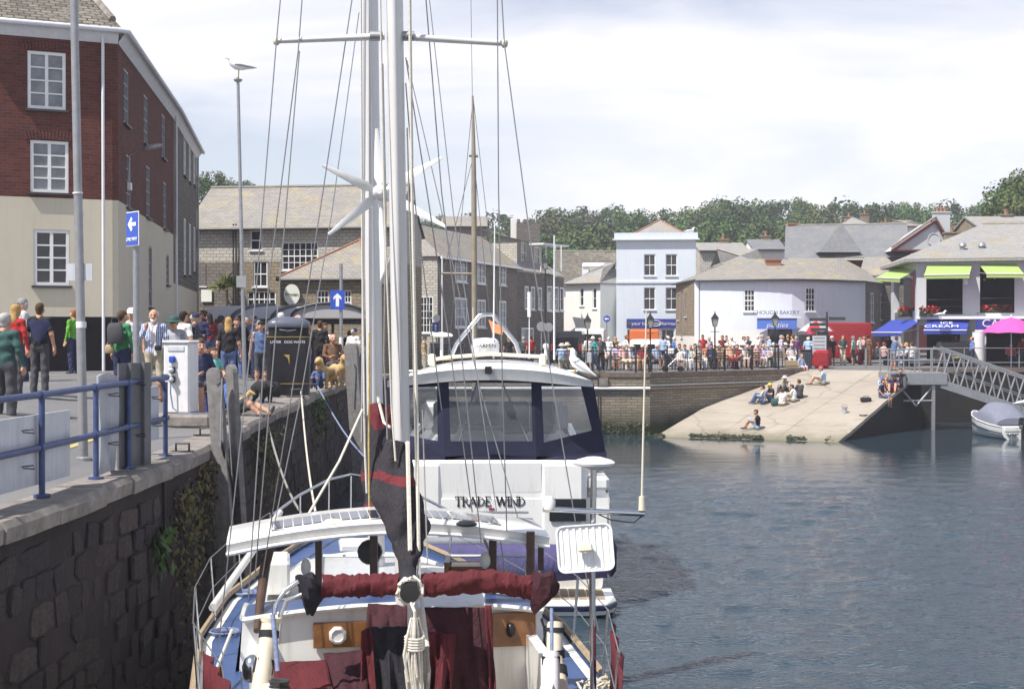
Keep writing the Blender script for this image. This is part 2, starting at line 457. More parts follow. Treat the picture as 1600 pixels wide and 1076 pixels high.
m, nt, p=nodes('asphalt')
v=objv(nt)
a=noise(nt,v,.25,6,.65);b=noise(nt,v,55,3,.8)
cc=mixrgb(nt,ramp(nt,a,[(.35,0),(.7,1)]),(.125,.125,.13),(.175,.17,.17))
cc=mixrgb(nt,ramp(nt,b,[(.45,0),(.75,.5)]),cc,(.28,.27,.26))
cc=mixrgb(nt,ramp(nt,noise(nt,v,1.3,7,.75),[(.56,0),(.66,.45)]),cc,(.075,.075,.08))
nt.links.new(cc,p.inputs['Base Color']);p.inputs['Roughness'].default_value=.9;bump(nt,p,b,.4,.01)
m, nt, p=nodes('slip_concrete')
v=objv(nt);a=noise(nt,v,.35,8,.7);b=noise(nt,v,16,4,.7);c_=noise(nt,objv(nt,(.4,2.2,1)),1.2,6,.7)
cc=mixrgb(nt,ramp(nt,a,[(.35,0),(.7,1)]),(.33,.285,.235),(.42,.37,.31))
cc=mixrgb(nt,ramp(nt,c_,[(.52,0),(.7,.5)]),cc,(.24,.205,.17))
cc=mixrgb(nt,ramp(nt,b,[(.5,0),(.8,.4)]),cc,(.42,.385,.34))
vo=nd(nt,'ShaderNodeTexVoronoi',feature='DISTANCE_TO_EDGE',Scale=.2);wv=nt.nodes.new('ShaderNodeVectorMath');wv.operation='ADD';wn_=nd(nt,'ShaderNodeTexNoise',Scale=1.1,Detail=5);nt.links.new(v,wn_.inputs['Vector']);nt.links.new(wn_.outputs['Color'],wv.inputs[0]);nt.links.new(v,wv.inputs[1]);nt.links.new(wv.outputs[0],vo.inputs['Vector'])
cc=mixrgb(nt,ramp(nt,vo.outputs['Distance'],[(0,.4),(.006,.25),(.014,0)]),cc,(.10,.09,.08))
g=nt.nodes.new('ShaderNodeNewGeometry');sx=nt.nodes.new('ShaderNodeSeparateXYZ');nt.links.new(g.outputs['Position'],sx.inputs[0])
ad=nt.nodes.new('ShaderNodeMath');ad.operation='MULTIPLY_ADD';nt.links.new(a,ad.inputs[0]);ad.inputs[1].default_value=.5;nt.links.new(sx.outputs[2],ad.inputs[2])
cc=mixrgb(nt,ramp(nt,mapr(nt,ad.outputs[0],WATER+.2,WATER+.75),[(0,.8),(.35,.5),(.8,0)]),cc,(.13,.125,.06))
nt.links.new(cc,p.inputs['Base Color']);p.inputs['Roughness'].default_value=.85;bump(nt,p,b,.5,.02)
m, nt, p=nodes('harbour_water')
p.inputs['Base Color'].default_value=(.027,.047,.064,1);p.inputs['Roughness'].default_value=.05;p.inputs['IOR'].default_value=1.33
p.inputs['Specular IOR Level'].default_value=.5
g=nt.nodes.new('ShaderNodeNewGeometry');sx=nt.nodes.new('ShaderNodeSeparateXYZ');nt.links.new(g.outputs['Position'],sx.inputs[0])
w2=noise(nt,objv(nt,(1,1.6,1)),9,3,.55,.4)
calm=ramp(nt,mapr(nt,sx.outputs[1],20,66),[(0,1),(.45,.8),(.6,.36),(.74,.1),(.86,.02),(1,.0)])
cm=nt.nodes.new('ShaderNodeMath');cm.operation='MULTIPLY';nt.links.new(w2,cm.inputs[0]);nt.links.new(calm,cm.inputs[1])
bump(nt,p,cm.outputs[0],1.0,.035)
def Mleaf(name,c1,c2):
 m, nt, p=nodes(name)
 oi=nt.nodes.new('ShaderNodeObjectInfo');a=noise(nt,objv(nt),.9,4,.6)
 cc=mixrgb(nt,ramp(nt,a,[(.3,0),(.7,1)]),c1,c2)
 h=nd(nt,'ShaderNodeHueSaturation');nt.links.new(cc,h.inputs['Color']);nt.links.new(mapr(nt,oi.outputs['Random'],-.6,1.6),h.inputs['Value']);
 h.inputs['Value'].default_value=1
 mh=nt.nodes.new('ShaderNodeMapRange');mh.inputs[3].default_value=.475;mh.inputs[4].default_value=.52;fr_=nt.nodes.new('ShaderNodeMath');fr_.operation='FRACT';ml_=nt.nodes.new('ShaderNodeMath');ml_.operation='MULTIPLY';ml_.inputs[1].default_value=7.3;nt.links.new(oi.outputs['Random'],ml_.inputs[0]);nt.links.new(ml_.outputs[0],fr_.inputs[0]);nt.links.new(fr_.outputs[0],mh.inputs[0]);nt.links.new(mh.outputs[0],h.inputs['Hue'])
 mr=nt.nodes.new('ShaderNodeMapRange');mr.inputs[3].default_value=.65;mr.inputs[4].default_value=1.3;nt.links.new(oi.outputs['Random'],mr.inputs[0]);nt.links.new(mr.outputs[0],h.inputs['Value'])
 nt.links.new(h.outputs[0],p.inputs['Base Color']);p.inputs['Roughness'].default_value=.65;p.inputs['Specular IOR Level'].default_value=.25
Mleaf('leaf_dark',(.036,.075,.018),(.068,.12,.030))
Mleaf('leaf_mid',(.058,.105,.024),(.098,.155,.040))
Mleaf('leaf_olive',(.085,.115,.03),(.125,.15,.05))
Mleaf('leaf_weed',(.07,.09,.025),(.16,.13,.05))
M('bark',(.10,.08,.06),.9,.3,6,.4)
M('hill_grass',(.06,.085,.03),.95,.3,.2,0)
M('seabed',(.05,.05,.04),.95)
m, nt, p=nodes('sail_cloth')
v=objv(nt);wt=nd(nt,'ShaderNodeTexWave',Scale=.5,Distortion=9.0,Detail=2.0);wt.bands_direction='Z';wt.inputs['Detail Scale'].default_value=1.6;nt.links.new(v,wt.inputs['Vector']);a=wt.outputs['Fac'];b=noise(nt,v,26,4,.6)
cc=mixrgb(nt,ramp(nt,a,[(.80,0),(.86,1)]),(.020,.018,.024),(.15,.014,.020));cc=mixrgb(nt,ramp(nt,b,[(.4,0),(.8,.4)]),cc,(.05,.035,.04))
nt.links.new(cc,p.inputs['Base Color']);p.inputs['Roughness'].default_value=.85;bump(nt,p,noise(nt,objv(nt,(1,1,.35)),14,4,.6,1.5),.9,.03)
for nm in('canvas_maroon','canvas_dark_maroon','canvas_black','canvas_purple','canvas_grey'):
 nt=MAT[nm].node_tree;p=[n for n in nt.nodes if n.type=='BSDF_PRINCIPLED'][0];bump(nt,p,noise(nt,objv(nt,(1,1,.5)),9,5,.55,2.0),.8,.03)
for nm in('gelcoat','plastic_white'):
 nt=MAT[nm].node_tree;p=[n for n in nt.nodes if n.type=='BSDF_PRINCIPLED'][0];old=p.inputs['Base Color'].links[0].from_socket
 f=noise(nt,objv(nt,(4,4,.5)),2.2,6,.7);nt.links.new(mixrgb(nt,ramp(nt,f,[(.5,0),(.78,.5)]),old,(.50,.46,.38)),p.inputs['Base Color'])
M('seaweed',(.030,.034,.012),.5,.5,9,.1);M('tar_joint',(.17,.15,.13),.9,.4,6,.2)
# ------- water, ground, quays, slipway
def struct(o):o['kind']='structure';return o
def water_mesh():
 X0_, X1_, Y0_, Y1_=-5.4, 36.0, 9.0, 66.0
 xs_=np.arange(X0_,X1_+.001,.092);ys_=np.concatenate([np.arange(Y0_,40,.072),np.arange(40,Y1_,.11),[Y1_]])
 X, Y=np.meshgrid(xs_,ys_);r=np.random.RandomState(11);H=np.zeros_like(X)
 for i in range(46):
  lam=.30*(1.9/.30)**r.rand();k=2*np.pi/lam;th=np.pi/2+r.normal(0,.62)+.12;a=.165*1.414/np.sqrt(46)/k
  H+=a*np.sin(k*(np.cos(th)*X+np.sin(th)*Y)+r.rand()*6.283)
 patch=.72+.28*np.sin(.21*X+.9*np.sin(.13*Y+1))*np.sin(.17*Y+.8*np.sin(.19*X))
 calm=np.interp(Y,[9,34,42,48,53,58,66],[1,.95,.72,.36,.11,.022,.0]);side=np.clip((X-X0_)/1.0,0,1)*np.clip((X1_-X)/1.5,0,1)*np.clip((Y-Y0_)/1,0,1)
 Z=WATER+H*patch*calm*side;nx, ny=len(xs_), len(ys_)
 V=np.stack([X,Y,Z],-1).reshape(-1,3);i=(np.arange(ny-1)[:,None]*nx+np.arange(nx-1)[None]).ravel();F=np.stack([i,i+1,i+nx+1,i+nx],1)
 B=[(-60,-20),(X0_,-20),(X1_,-20),(260,-20),(-60,110),(X0_,110),(X1_,110),(260,110),(X0_,Y0_),(X1_,Y0_),(X0_,Y1_),(X1_,Y1_)];n=len(V)
 V=np.concatenate([V,np.array([(x,y,WATER)for x,y in B])]);F=np.concatenate([F,n+np.array([(0,1,5,4),(2,3,7,6),(1,2,9,8),(10,11,6,5)])])
 me=bpy.data.meshes.new('harbour_water');me.vertices.add(len(V));me.vertices.foreach_set('co',V.ravel());me.loops.add(F.size);me.loops.foreach_set('vertex_index',F.ravel().astype(np.int32));me.polygons.add(len(F));me.polygons.foreach_set('loop_start',np.arange(0,F.size,4,dtype=np.int32));me.update(calc_edges=True);me.validate()
 me.polygons.foreach_set('use_smooth',np.ones(len(F),dtype=bool));me.materials.append(MAT['harbour_water']);o=bpy.data.objects.new('harbour_water',me);col.objects.link(o);return o
struct(water_mesh())
mb=MB();mb.quad((-400,-60,-4.6),(500,-60,-4.6),(500,440,-4.6),(-400,440,-4.6));struct(mb.build('harbour_bed','seabed'))
COPE=.55
mb=MB()
ys=[2+i*1.5 for i in range(46)]
xs=[0,.6,1.5,3,4.5,6.5,10,20,45]
for i in range(len(ys)-1):
 for k in range(len(xs)-1):
  P=[]
  for yy, kk in((ys[i],k),(ys[i],k+1),(ys[i+1],k+1),(ys[i+1],k)):
   x=edge_x(yy)-COPE-xs[kk]+.02;P.append((x,yy,gz(x,yy)))
  mb.quad(P[0],P[3],P[2],P[1])if False else mb.quad(P[1],P[0],P[3],P[2])
struct(mb.build('quay_pavement','asphalt'))
C0=Vector((-5.3,67.5));C1=Vector((6.55,67.5));C2=Vector((15.6,74.9));C3=Vector((20.9,72.6));C4=Vector((20.95,76.2));C5=Vector((70,77.5))
def far_edge(x):
 return interp(x,[-60,C1.x,C2.x,C3.x,C4.x,C5.x],[67.5,67.5,C2.y,C3.y,C4.y,C5.y])
mb=MB()
fx=[-60,-40,-25,-15,-10,-5.3,-3,0,3,C1.x,9,12,C2.x,18,C3.x,C4.x,25,32,45,70,120]
tt=[0,.05,.12,.2,.35,.6,1]
for i in range(len(fx)-1):
 for k in range(len(tt)-1):
  P=[]
  for x, t in((fx[i],tt[k]),(fx[i+1],tt[k]),(fx[i+1],tt[k+1]),(fx[i],tt[k+1])):
   y0=far_edge(x)+(.4 if x<C2.x-.1 or x>C3.x+.01 else 0);y=y0+(150-y0)*t
   P.append((x,y,gz(x,y)-(.1 if C2.x<=x<=C3.x and t==0 else 0)))
  mb.quad(*P)
struct(mb.build('promenade_paving','asphalt'))
mb=MB()
hx=list(range(-160,261,20));hy=[150,165,180,200,230,270,330,430]
def hz(x,y):return interp(y,[130,150,200,260,330,900],[.3,.3,7,14,18,22])+math.sin(x*.05)*1.2*interp(y,[150,200],[0,1])
for i in range(len(hx)-1):
 for k in range(len(hy)-1):
  mb.quad(*[(x,y,hz(x,y))for x,y in((hx[i],hy[k]),(hx[i+1],hy[k]),(hx[i+1],hy[k+1]),(hx[i],hy[k+1]))])
mb.smooth=True
struct(mb.build('hillside','hill_grass'))
# ---- the near quay wall, stone by stone
def rough_stone(seed,d=(.1,1,1)):
 """unit stone lying in y-z, face towards +x"""
 r=random.Random(seed);n=r.choice([8,8,9]);ring=[]
 for k in range(n):
  a=2*math.pi*(k+r.uniform(-.25,.25))/n
  c, s_=math.cos(a), math.sin(a);q=max(abs(c),abs(s_));f=.5/q*r.uniform(.9,1.02)
  ring.append((c*f,s_*f))
 secs=[[(-.5,y,z)for y,z in ring],[(.2,y*.98,z*.98)for y,z in ring],[(.5,y*.92+r.uniform(-.03,.03),z*.90+r.uniform(-.03,.03))for y,z in ring]]
 mb=MB();mb.loft(secs);return mb
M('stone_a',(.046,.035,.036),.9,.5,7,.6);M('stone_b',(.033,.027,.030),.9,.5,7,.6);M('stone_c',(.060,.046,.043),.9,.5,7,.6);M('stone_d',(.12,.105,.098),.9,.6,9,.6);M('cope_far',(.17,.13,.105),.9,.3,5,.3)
stone_meshes=[]
for i in range(16):
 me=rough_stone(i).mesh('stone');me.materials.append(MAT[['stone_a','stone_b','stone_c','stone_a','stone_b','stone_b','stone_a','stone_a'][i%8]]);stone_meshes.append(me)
quay=thing('quay_wall','dark old stone quay wall on the left, in shade beside the yacht','wall',(edge_x(12),12,WATER))
mb=MB()
yy=[2+i*1.0 for i in range(67)]
def wall_x(y,z):return edge_x(y)-.10+.05*(z-WATER-3)*-.3+.03*math.sin(y*1.7+z*2.1)
zz=[-1.0,0,.5,1.0,1.5,2.0,2.5,3.0]
for i in range(len(yy)-1):
 for k in range(len(zz)-1):
  def pt(y,kk):
   top=gz(edge_x(y),y)-.16;z=min(WATER+zz[kk],top)if kk<len(zz)-1 else top
   return(wall_x(y,z),y,z)
  mb.quad(pt(yy[i],k),pt(yy[i+1],k),pt(yy[i+1],k+1),pt(yy[i],k+1))
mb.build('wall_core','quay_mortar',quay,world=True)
rest=MB();count=0
r=random.Random(3)
rows=[]
z=WATER-.1
spots=[]
while z<-.2:
 h=r.uniform(.17,.33);y=10.5+r.uniform(0,.5)
 while y<48:
  w=r.uniform(.26,.8)
  if r.random()<.9:spots.append((y+w/2,z+h/2,w*1.02,h*1.02))
  y+=w
 z+=h
spots.sort(key=lambda s:s[0]-.6*s[1])
for(y,z,w,h)in spots:
 if z+h/2>gz(-4.6,y)-.2:continue
 th=r.uniform(.035,.06);x=wall_x(y,z)+r.uniform(-.018,.004)
 me=r.choice(stone_meshes)
 if count<300:
  o=bpy.data.objects.new('stone',me);col.objects.link(o);o.parent=quay
  o.location=Vector((x,y,z))-quay.location;o.scale=(th,w,h);o.rotation_euler=(r.uniform(-.12,.12),r.uniform(-.06,.06),r.uniform(-.08,.08));count+=1
 else:
  b=len(rest.v);mi=stone_meshes.index(me)
  for v_ in me.vertices:rest.v.append((x+v_.co.x*th,y+v_.co.y*w,z+v_.co.z*h))
  for p_ in me.polygons:rest.f.append([b+q for q in p_.vertices]);rest.m.append([0,1,2,0,1,1,0,0][mi%8]);rest.sm.append(False)
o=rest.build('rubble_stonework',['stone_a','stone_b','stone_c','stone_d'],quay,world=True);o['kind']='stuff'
y=8.0
while y<66:
 w=r.uniform(.9,1.7);y2=min(y+w,66.5)
 a, b=edge_x(y), edge_x(y2);za, zb=gz(a,y), gz(b,y2);e=r.uniform(-.03,.03);d=r.uniform(-.015,.02)
 mb=MB()
 t=.19
 sec=lambda x, yv, zv:[(x-COPE,yv,zv-t+d),(x+e,yv,zv-t+d),(x+e+.01,yv,zv-.05+d),(x+e-.04,yv,zv+d+.012),(x-COPE,yv,zv+d+.012)]
 mb.loft([sec(a,y+.012,za),sec((a+b)/2+r.uniform(-.02,.02),(y+y2)/2,(za+zb)/2+r.uniform(-.008,.008)),sec(b,y2-.012,zb)])
 mb.build('coping_stone','kerb_stone',quay,world=True);y=y2
mb=MB();mb.box((wall_x(16.2,-1.4)+.05,18.1,-1.55),(.06,.07,2.7));mb.build('chase_joint','rubber',quay,world=True)
# ---- far harbour walls
def far_wall(name,label,A,B,ztopA,ztopB,thick=.4,cope=True,pipe=False,m='harbour_stone'):
 t=thing(name,label,'wall',(A.x,A.y,WATER))
 d=(B-A);L=d.length;d.normalize();n=Vector((d.y,-d.x))
 mb=MB()
 P=[Vector((*A,WATER-1)),Vector((*B,WATER-1)),Vector((*B,ztopB-.22)),Vector((*A,ztopA-.22))]
 mb.prism(P,(-n.x*thick,-n.y*thick,0))
 mb.build('wall_core',m,t,world=True)
 if cope:
  k=max(1,int(L/1.1));rr=random.Random(int(L*10))
  for i in range(k):
   f0, f1=i/k, (i+1)/k
   a=A+(B-A)*f0+d*.008;b=A+(B-A)*f1-d*.008
   za=ztopA+(ztopB-ztopA)*f0;zb=ztopA+(ztopB-ztopA)*f1;e=rr.uniform(.03,.07)
   mb=MB();o1=Vector((n.x,n.y,0))*e
   mb.prism([Vector((*a,za-.217))+o1,Vector((*b,zb-.217))+o1,Vector((*b,zb))+o1,Vector((*a,za))+o1],Vector((-n.x,-n.y,0))*(thick+e+.03))
   mb.build('coping_stone','cope_far',t,world=True)
 if pipe:
  for(dz,rr_,mm)in pipe:
   mb=MB();o1=Vector((n.x,n.y,0))*(rr_+.03)
   mb.bar(Vector((*A,ztopA+dz))+o1,Vector((*B,ztopB+dz))+o1,rr_,8);mb.build('pipe',mm,t,world=True)
 return t
zt=gz(0,67.5)+.02
fw=far_wall('harbour_wall','sunlit stone harbour wall facing the camera below the railings',C0,C1,zt,zt,pipe=[(-.75,.07,'white_trim')])
mb=MB();mb.box((XU(943,67.4),67.42,-.62),(.42,.16,.4));mb.build('plaque','kerb_stone',fw,world=True)
mb=MB();q=XU(935,67.4);mb.bar((q,67.40,-.25),(q,67.40,WATER),.035);mb.build('drain_pipe','dark_trim',fw,world=True)
far_wall('harbour_wall','shaded stone harbour wall running back beside the slipway',C1,C2,zt,gz(15,75)+.02,pipe=[(-.62,.03,'grey_paint'),(-.78,.045,'cope_far')])
far_wall('harbour_wall','dark quay wall in shadow behind the metal gangway',C4,C5,gz(21,76)+.02,gz(70,77)+.02,m='wet_shaded_wall')
# ---- slipway: bottom line B0-B1, rises to the plaza
B0=Vector((6.5,65.8));B1=Vector((14.2,62.7));SN=Vector((.373,.927))
def slip_z(x,y):return WATER+.245*((x-B0.x)*SN.x+(y-B0.y)*SN.y)
mb=MB()
nu, nv=18, 16
L0, L1=Vector((5.2,64.2)), Vector((13.2,60.9))
T0, T1=C2+Vector((-.2,.35)), Vector((20.9,72.65))
GR=[]
for j in range(nv+1):
 t=j/nv;row=[]
 a=L0+(T0-L0)*t;b=L1+(T1-L1)*t
 if t>.12:a=a+Vector((-.5,.35))*min(1,(t-.12)*3)
 for i in range(nu+1):
  q=a+(b-a)*(i/nu);z=slip_z(q.x,q.y)+r.uniform(-.018,.018)
  if j==nv:z=gz(q.x,q.y)-.04
  row.append((q.x,q.y,z))
 GR.append(row)
mb.smooth=True
for j in range(nv):
 for i in range(nu):mb.quad(GR[j][i],GR[j][i+1],GR[j+1][i+1],GR[j+1][i])
struct(mb.build('slipway','slip_concrete'))
sw=thing('slip_side_wall','dark side wall under the right edge of the slipway','wall',(B1.x,B1.y,WATER))
mb=MB()
for j in range(nv):
 a, b=GR[j][nu], GR[j+1][nu]
 mb.quad((a[0]+.02,a[1],WATER-1),(b[0]+.02,b[1],WATER-1),(b[0]+.02,b[1],b[2]-.14),(a[0]+.02,a[1],a[2]-.14))
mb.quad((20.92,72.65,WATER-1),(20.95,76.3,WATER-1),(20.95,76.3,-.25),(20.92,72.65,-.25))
mb.build('wall_core','wet_shaded_wall',sw,world=True)
for j in range(nv):
 a, b=Vector(GR[j][nu]), Vector(GR[j+1][nu])
 mb=MB();mb.prism([a+Vector((-.42,.1,.03)),a+Vector((.06,0,.03)),b+Vector((.06,-.02,.03)),b+Vector((-.42,.08,.03))],(0,0,-.17));mb.build('kerb_stone','slip_concrete',sw,world=True)
slip_o=bpy.data.objects['slipway']
def seam(pts,w):
 mb=MB()
 for i in range(len(pts)-1):
  a, b=Vector(pts[i]), Vector(pts[i+1]);d=(b-a).normalized();n=Vector((d.y,-d.x,0)).normalized()*w*r.uniform(.5,1.2);u_=Vector((0,0,.012));mb.quad(a-n+u_,a+n+u_,b+n+u_,b-n+u_)
 mb.build('slab_joint','tar_joint',slip_o,world=True)
for j in(5,9,13):seam([GR[j][i]for i in range(nu+1)],.010)
for i in(6,12):seam([GR[j][i]for j in range(1,nv+1)],.008)
mb=MB()
for i in range(2600):
 if r.random()<.55:f=r.random();q=B0.lerp(B1,f)+SN*(abs(r.gauss(0,.22))+.05);z=slip_z(q.x,q.y)+.02;n=Vector((-.09,-.22,.97))
 else:x=r.uniform(-5,6.4);q=Vector((x,67.46-r.uniform(0,.05)));z=WATER+abs(r.gauss(0,.22))+.02;n=Vector((0,-1,.2))
 if math.sin(q.x*3.1)+math.sin(q.x*1.3+1)<-.5:continue
 a=n.orthogonal().normalized();a=Matrix.Rotation(r.uniform(0,6.28),3,n)@a;b=n.cross(a).normalized();e=r.uniform(.05,.13);c=Vector((q.x,q.y,z));mb.add([c-a*e,c-b*e*.4+n*.03,c+a*e,c+b*e*.4],[(0,1,2,3)])
tag(mb.build('seaweed','seaweed'),'dark weed along the tide line of slip and wall','seaweed',kind='stuff')
# ---- painted lines on the quay
def line(name,pts,w,m):
 mb=MB()
 for i in range(len(pts)-1):
  a, b=Vector(pts[i]), Vector(pts[i+1]);k=max(1,int((b-a).length/1.0));d=(b-a).normalized();n=Vector((d.y,-d.x))*w/2
  for j in range(k):
   p, q=a+(b-a)*j/k, a+(b-a)*(j+1)/k
   mb.quad(*[(s.x,s.y,gz(s.x,s.y)+.012)for s in(p-n,p+n,q+n,q-n)])
 o=mb.build(name,m);o['kind']='structure';return o
line('road_marking',[(-6.15,12),(-6.0,19),(-6.2,26)],.10,'yellow_line')if 'yellow_line' in MAT else None
M('yellow_line',(.50,.38,.14),.8,.3,12);M('white_line',(.6,.59,.55),.8,.3,12)
line('road_marking',[(-6.35,12),(-6.1,19),(-6.3,27)],.10,'yellow_line')
line('road_marking',[(-7.4,13),(-6.9,22)],.12,'white_line')
line('road_marking',[(-12.5,34),(-9.5,37.6),(-9.0,46)],.10,'yellow_line')
line('road_marking',[(15.2,77.2),(21,76.5)],.09,'yellow_line')
# ------- woodland on the hill
def crown_mesh(seed,rad,hgt,n=2300,leaf=.55,m='leaf_mid',tall=.0):
 r=random.Random(seed);mb=MB();mb.smooth=False
 lobes=[]
 for i in range(17):
  a=r.uniform(0,6.28);q=math.sqrt(r.random())*.72;zz_=r.uniform(.05,.82)
  f=math.sin(math.pi*min(.98,.22+zz_*.72))**.6
  lobes.append((Vector((math.cos(a)*q*rad*f,math.sin(a)*q*rad*f,zz_*hgt)),r.uniform(.22,.46)*rad))
 for i in range(n):
  c, lr=lobes[int(r.random()**.8*len(lobes))]
  d=Vector((r.gauss(0,1),r.gauss(0,1),r.gauss(.25,1))).normalized()
  p=c+d*lr*(r.random()**.35)*Vector((1,1,.8)).length/1.62
  t=(d+Vector((r.gauss(0,.45),r.gauss(0,.45),r.gauss(.15,.45)))).normalized()
  a=t.orthogonal().normalized();a=(Matrix.Rotation(r.uniform(0,6.28),3,t)@a);b=t.cross(a)
  s_=leaf*r.uniform(.6,1.3)
  mb.add([p-a*s_*.5,p-b*s_*.32+t*.06,p+a*s_*.5,p+b*s_*.36],[(0,1,2,3)])
 me=mb.mesh('crown');me.materials.append(MAT[m]);return me
def trunk_mesh(seed,h,rad):
 r=random.Random(seed);mb=MB()
 mb.tube([(0,0,-1),(r.uniform(-.2,.2),0,h*.3),(r.uniform(-.4,.4),r.uniform(-.3,.3),h*.75)],[rad,rad*.7,rad*.3],7)
 for i in range(4):
  a=r.uniform(0,6.28);z0=h*r.uniform(.3,.55)
  mb.tube([(0,0,z0),(math.cos(a)*h*.16,math.sin(a)*h*.16,z0+h*.16),(math.cos(a)*h*.26,math.sin(a)*h*.26,z0+h*.33)],[rad*.45,rad*.3,rad*.12],5)
 me=mb.mesh('trunk');me.materials.append(MAT['bark']);return me
CROWNS=[crown_mesh(i,5.2,8.5,m=['leaf_dark','leaf_mid','leaf_dark','leaf_mid','leaf_olive'][i%5])for i in range(6)]
TRUNKS=[trunk_mesh(i,10,.35)for i in range(3)]
def tree(loc,s_,label,group,k,sz=1.0):
 t=thing('woodland_tree',label,'tree',loc,rng.uniform(0,6.28),group);t.scale=(s_,s_,s_*sz)
 for nm, me, z in(('trunk',TRUNKS[k%3],0),('crown',CROWNS[k%6],3.0)):
  o=bpy.data.objects.new(nm,me);col.objects.link(o);o.parent=t;o.location=(0,0,z)
 return t
SU=[640,700,760,800,835,855,880,910,950,985,1010,1060,1100,1130,1180,1230,1280,1330,1380,1420,1470,1520,1600]
SV=[340,333,329,333,342,318,309,318,316,312,324,318,321,306,303,308,309,313,318,312,311,316,322]
k=0
WL, WG='leafy tree of the wooded hillside skyline behind the town', 'trees of the wooded hill'
for(Y,du,drop,s0)in((262,30,0,1.0),(236,34,20,.95),(208,38,38,.9),(184,46,58,.8)):
 u=640+du*.5*(Y==236)
 while u<1620:
  if not(Y<200 and(u<850)):
   v=interp(u,SU,SV)+drop+rng.uniform(-5,11);s_=s0*rng.uniform(.85,1.45)
   X=XU(u,Y);top=ZV(v,Y);tree((X,Y+rng.uniform(-4,4),top-11.6*s_),s_,WL,WG,k);k+=1
  u+=du*rng.uniform(.85,1.15)
for(u,v,Y,s_)in((338,266,170,.55),(318,274,160,.5),(360,282,165,.4)):
 tree((XU(u,Y),Y,ZV(v,Y)-11.6*s_),s_,'tree showing above the long slate roof beside the brick building','trees above the long roof',k);k+=1
tree((XU(382,150),150,ZV(277,150)-11.6*.28),.28,'small dark tree standing alone above the left end of the long roof',None,2)
for(u,v,Y,s_)in((1582,262,150,.75),(1610,264,145,.8),(1572,292,142,.6),(1600,300,138,.6)):
 tree((XU(u,Y),Y,ZV(v,Y)-11.6*s_),s_,'tall tree rising at the right edge of the picture','tall trees at the right edge',k);k+=1
# ---- weeds and creepers on the near quay wall
def weeds(name,label,y,z,w,h,n,leaf,m,seed,stems=0):
 r=random.Random(seed);t=thing(name,label,'plant',(wall_x(y,z),y,z));mb=MB()
 for i in range(n):
  dy, dz=r.gauss(0,.33)*w, -abs(r.gauss(0,.45))*h;q=Vector((r.uniform(.02,.22),dy,dz))
  a=Vector((r.uniform(-.3,.6),r.gauss(0,1),r.gauss(-.2,.8))).normalized();b=a.cross(Vector((1,r.gauss(0,.6),r.gauss(.6,.4)))).normalized();s_=leaf*r.uniform(.5,1.3)
  mb.add([q,q+a*s_*.5+b*s_*.3,q+a*s_,q+a*s_*.5-b*s_*.3],[(0,1,2,3)])
 mb.build('foliage',m,t)
 mb=MB()
 for i in range(max(3,stems)):
  dy=r.gauss(0,.3)*w;e=r.uniform(.4,1)*h
  mb.tube([(0,dy*.4,0),(.08,dy*.8,-e*.4),(.12+r.uniform(0,.1),dy+r.gauss(0,.1),-e)],.006,4)
 mb.build('stem','bark',t)
 return t
weeds('wall_creeper','creeper hanging from the quay top beside the paired timber posts',20.3,-.15,1.4,1.4,520,.09,'leaf_weed',1)
weeds('wall_creeper','dark creeper mass hanging low on the wall left of the timber posts',18.9,-.35,1.1,1.7,520,.09,'leaf_weed',2)
weeds('wall_creeper','dry brown weeds on the wall below the litter bin',26.5,-.1,2.6,1.5,420,.10,'leaf_weed',3,14)
weeds('wall_creeper','green weeds on the wall at the far bend beyond the rope rings',36.0,.05,2.6,1.3,380,.12,'leaf_mid',4)
weeds('wall_creeper','broad leaved weed sprouting from the quay wall near the railing',17.6,-.75,.5,.5,60,.2,'leaf_mid',5)
mb=MB();rr=random.Random(5)
for i in range(900):
 x=rr.choice([rr.uniform(-4.9,6.4),rr.uniform(-1,6.4)]);y=67.62+abs(rr.gauss(0,.08));h=rr.uniform(.04,.14);a=rr.uniform(0,6.28);d=Vector((math.cos(a),math.sin(a),0))*.02
 if math.sin(x*2.1)<.2:continue
 b=Vector((x,y,gz(x,y)));mb.add([b-d,b+d,b+Vector((rr.gauss(0,.03),rr.gauss(0,.03),h))],[(0,1,2)])
tag(mb.build('grass','leaf_olive'),'tufts of grass along the promenade edge','grass',kind='stuff')
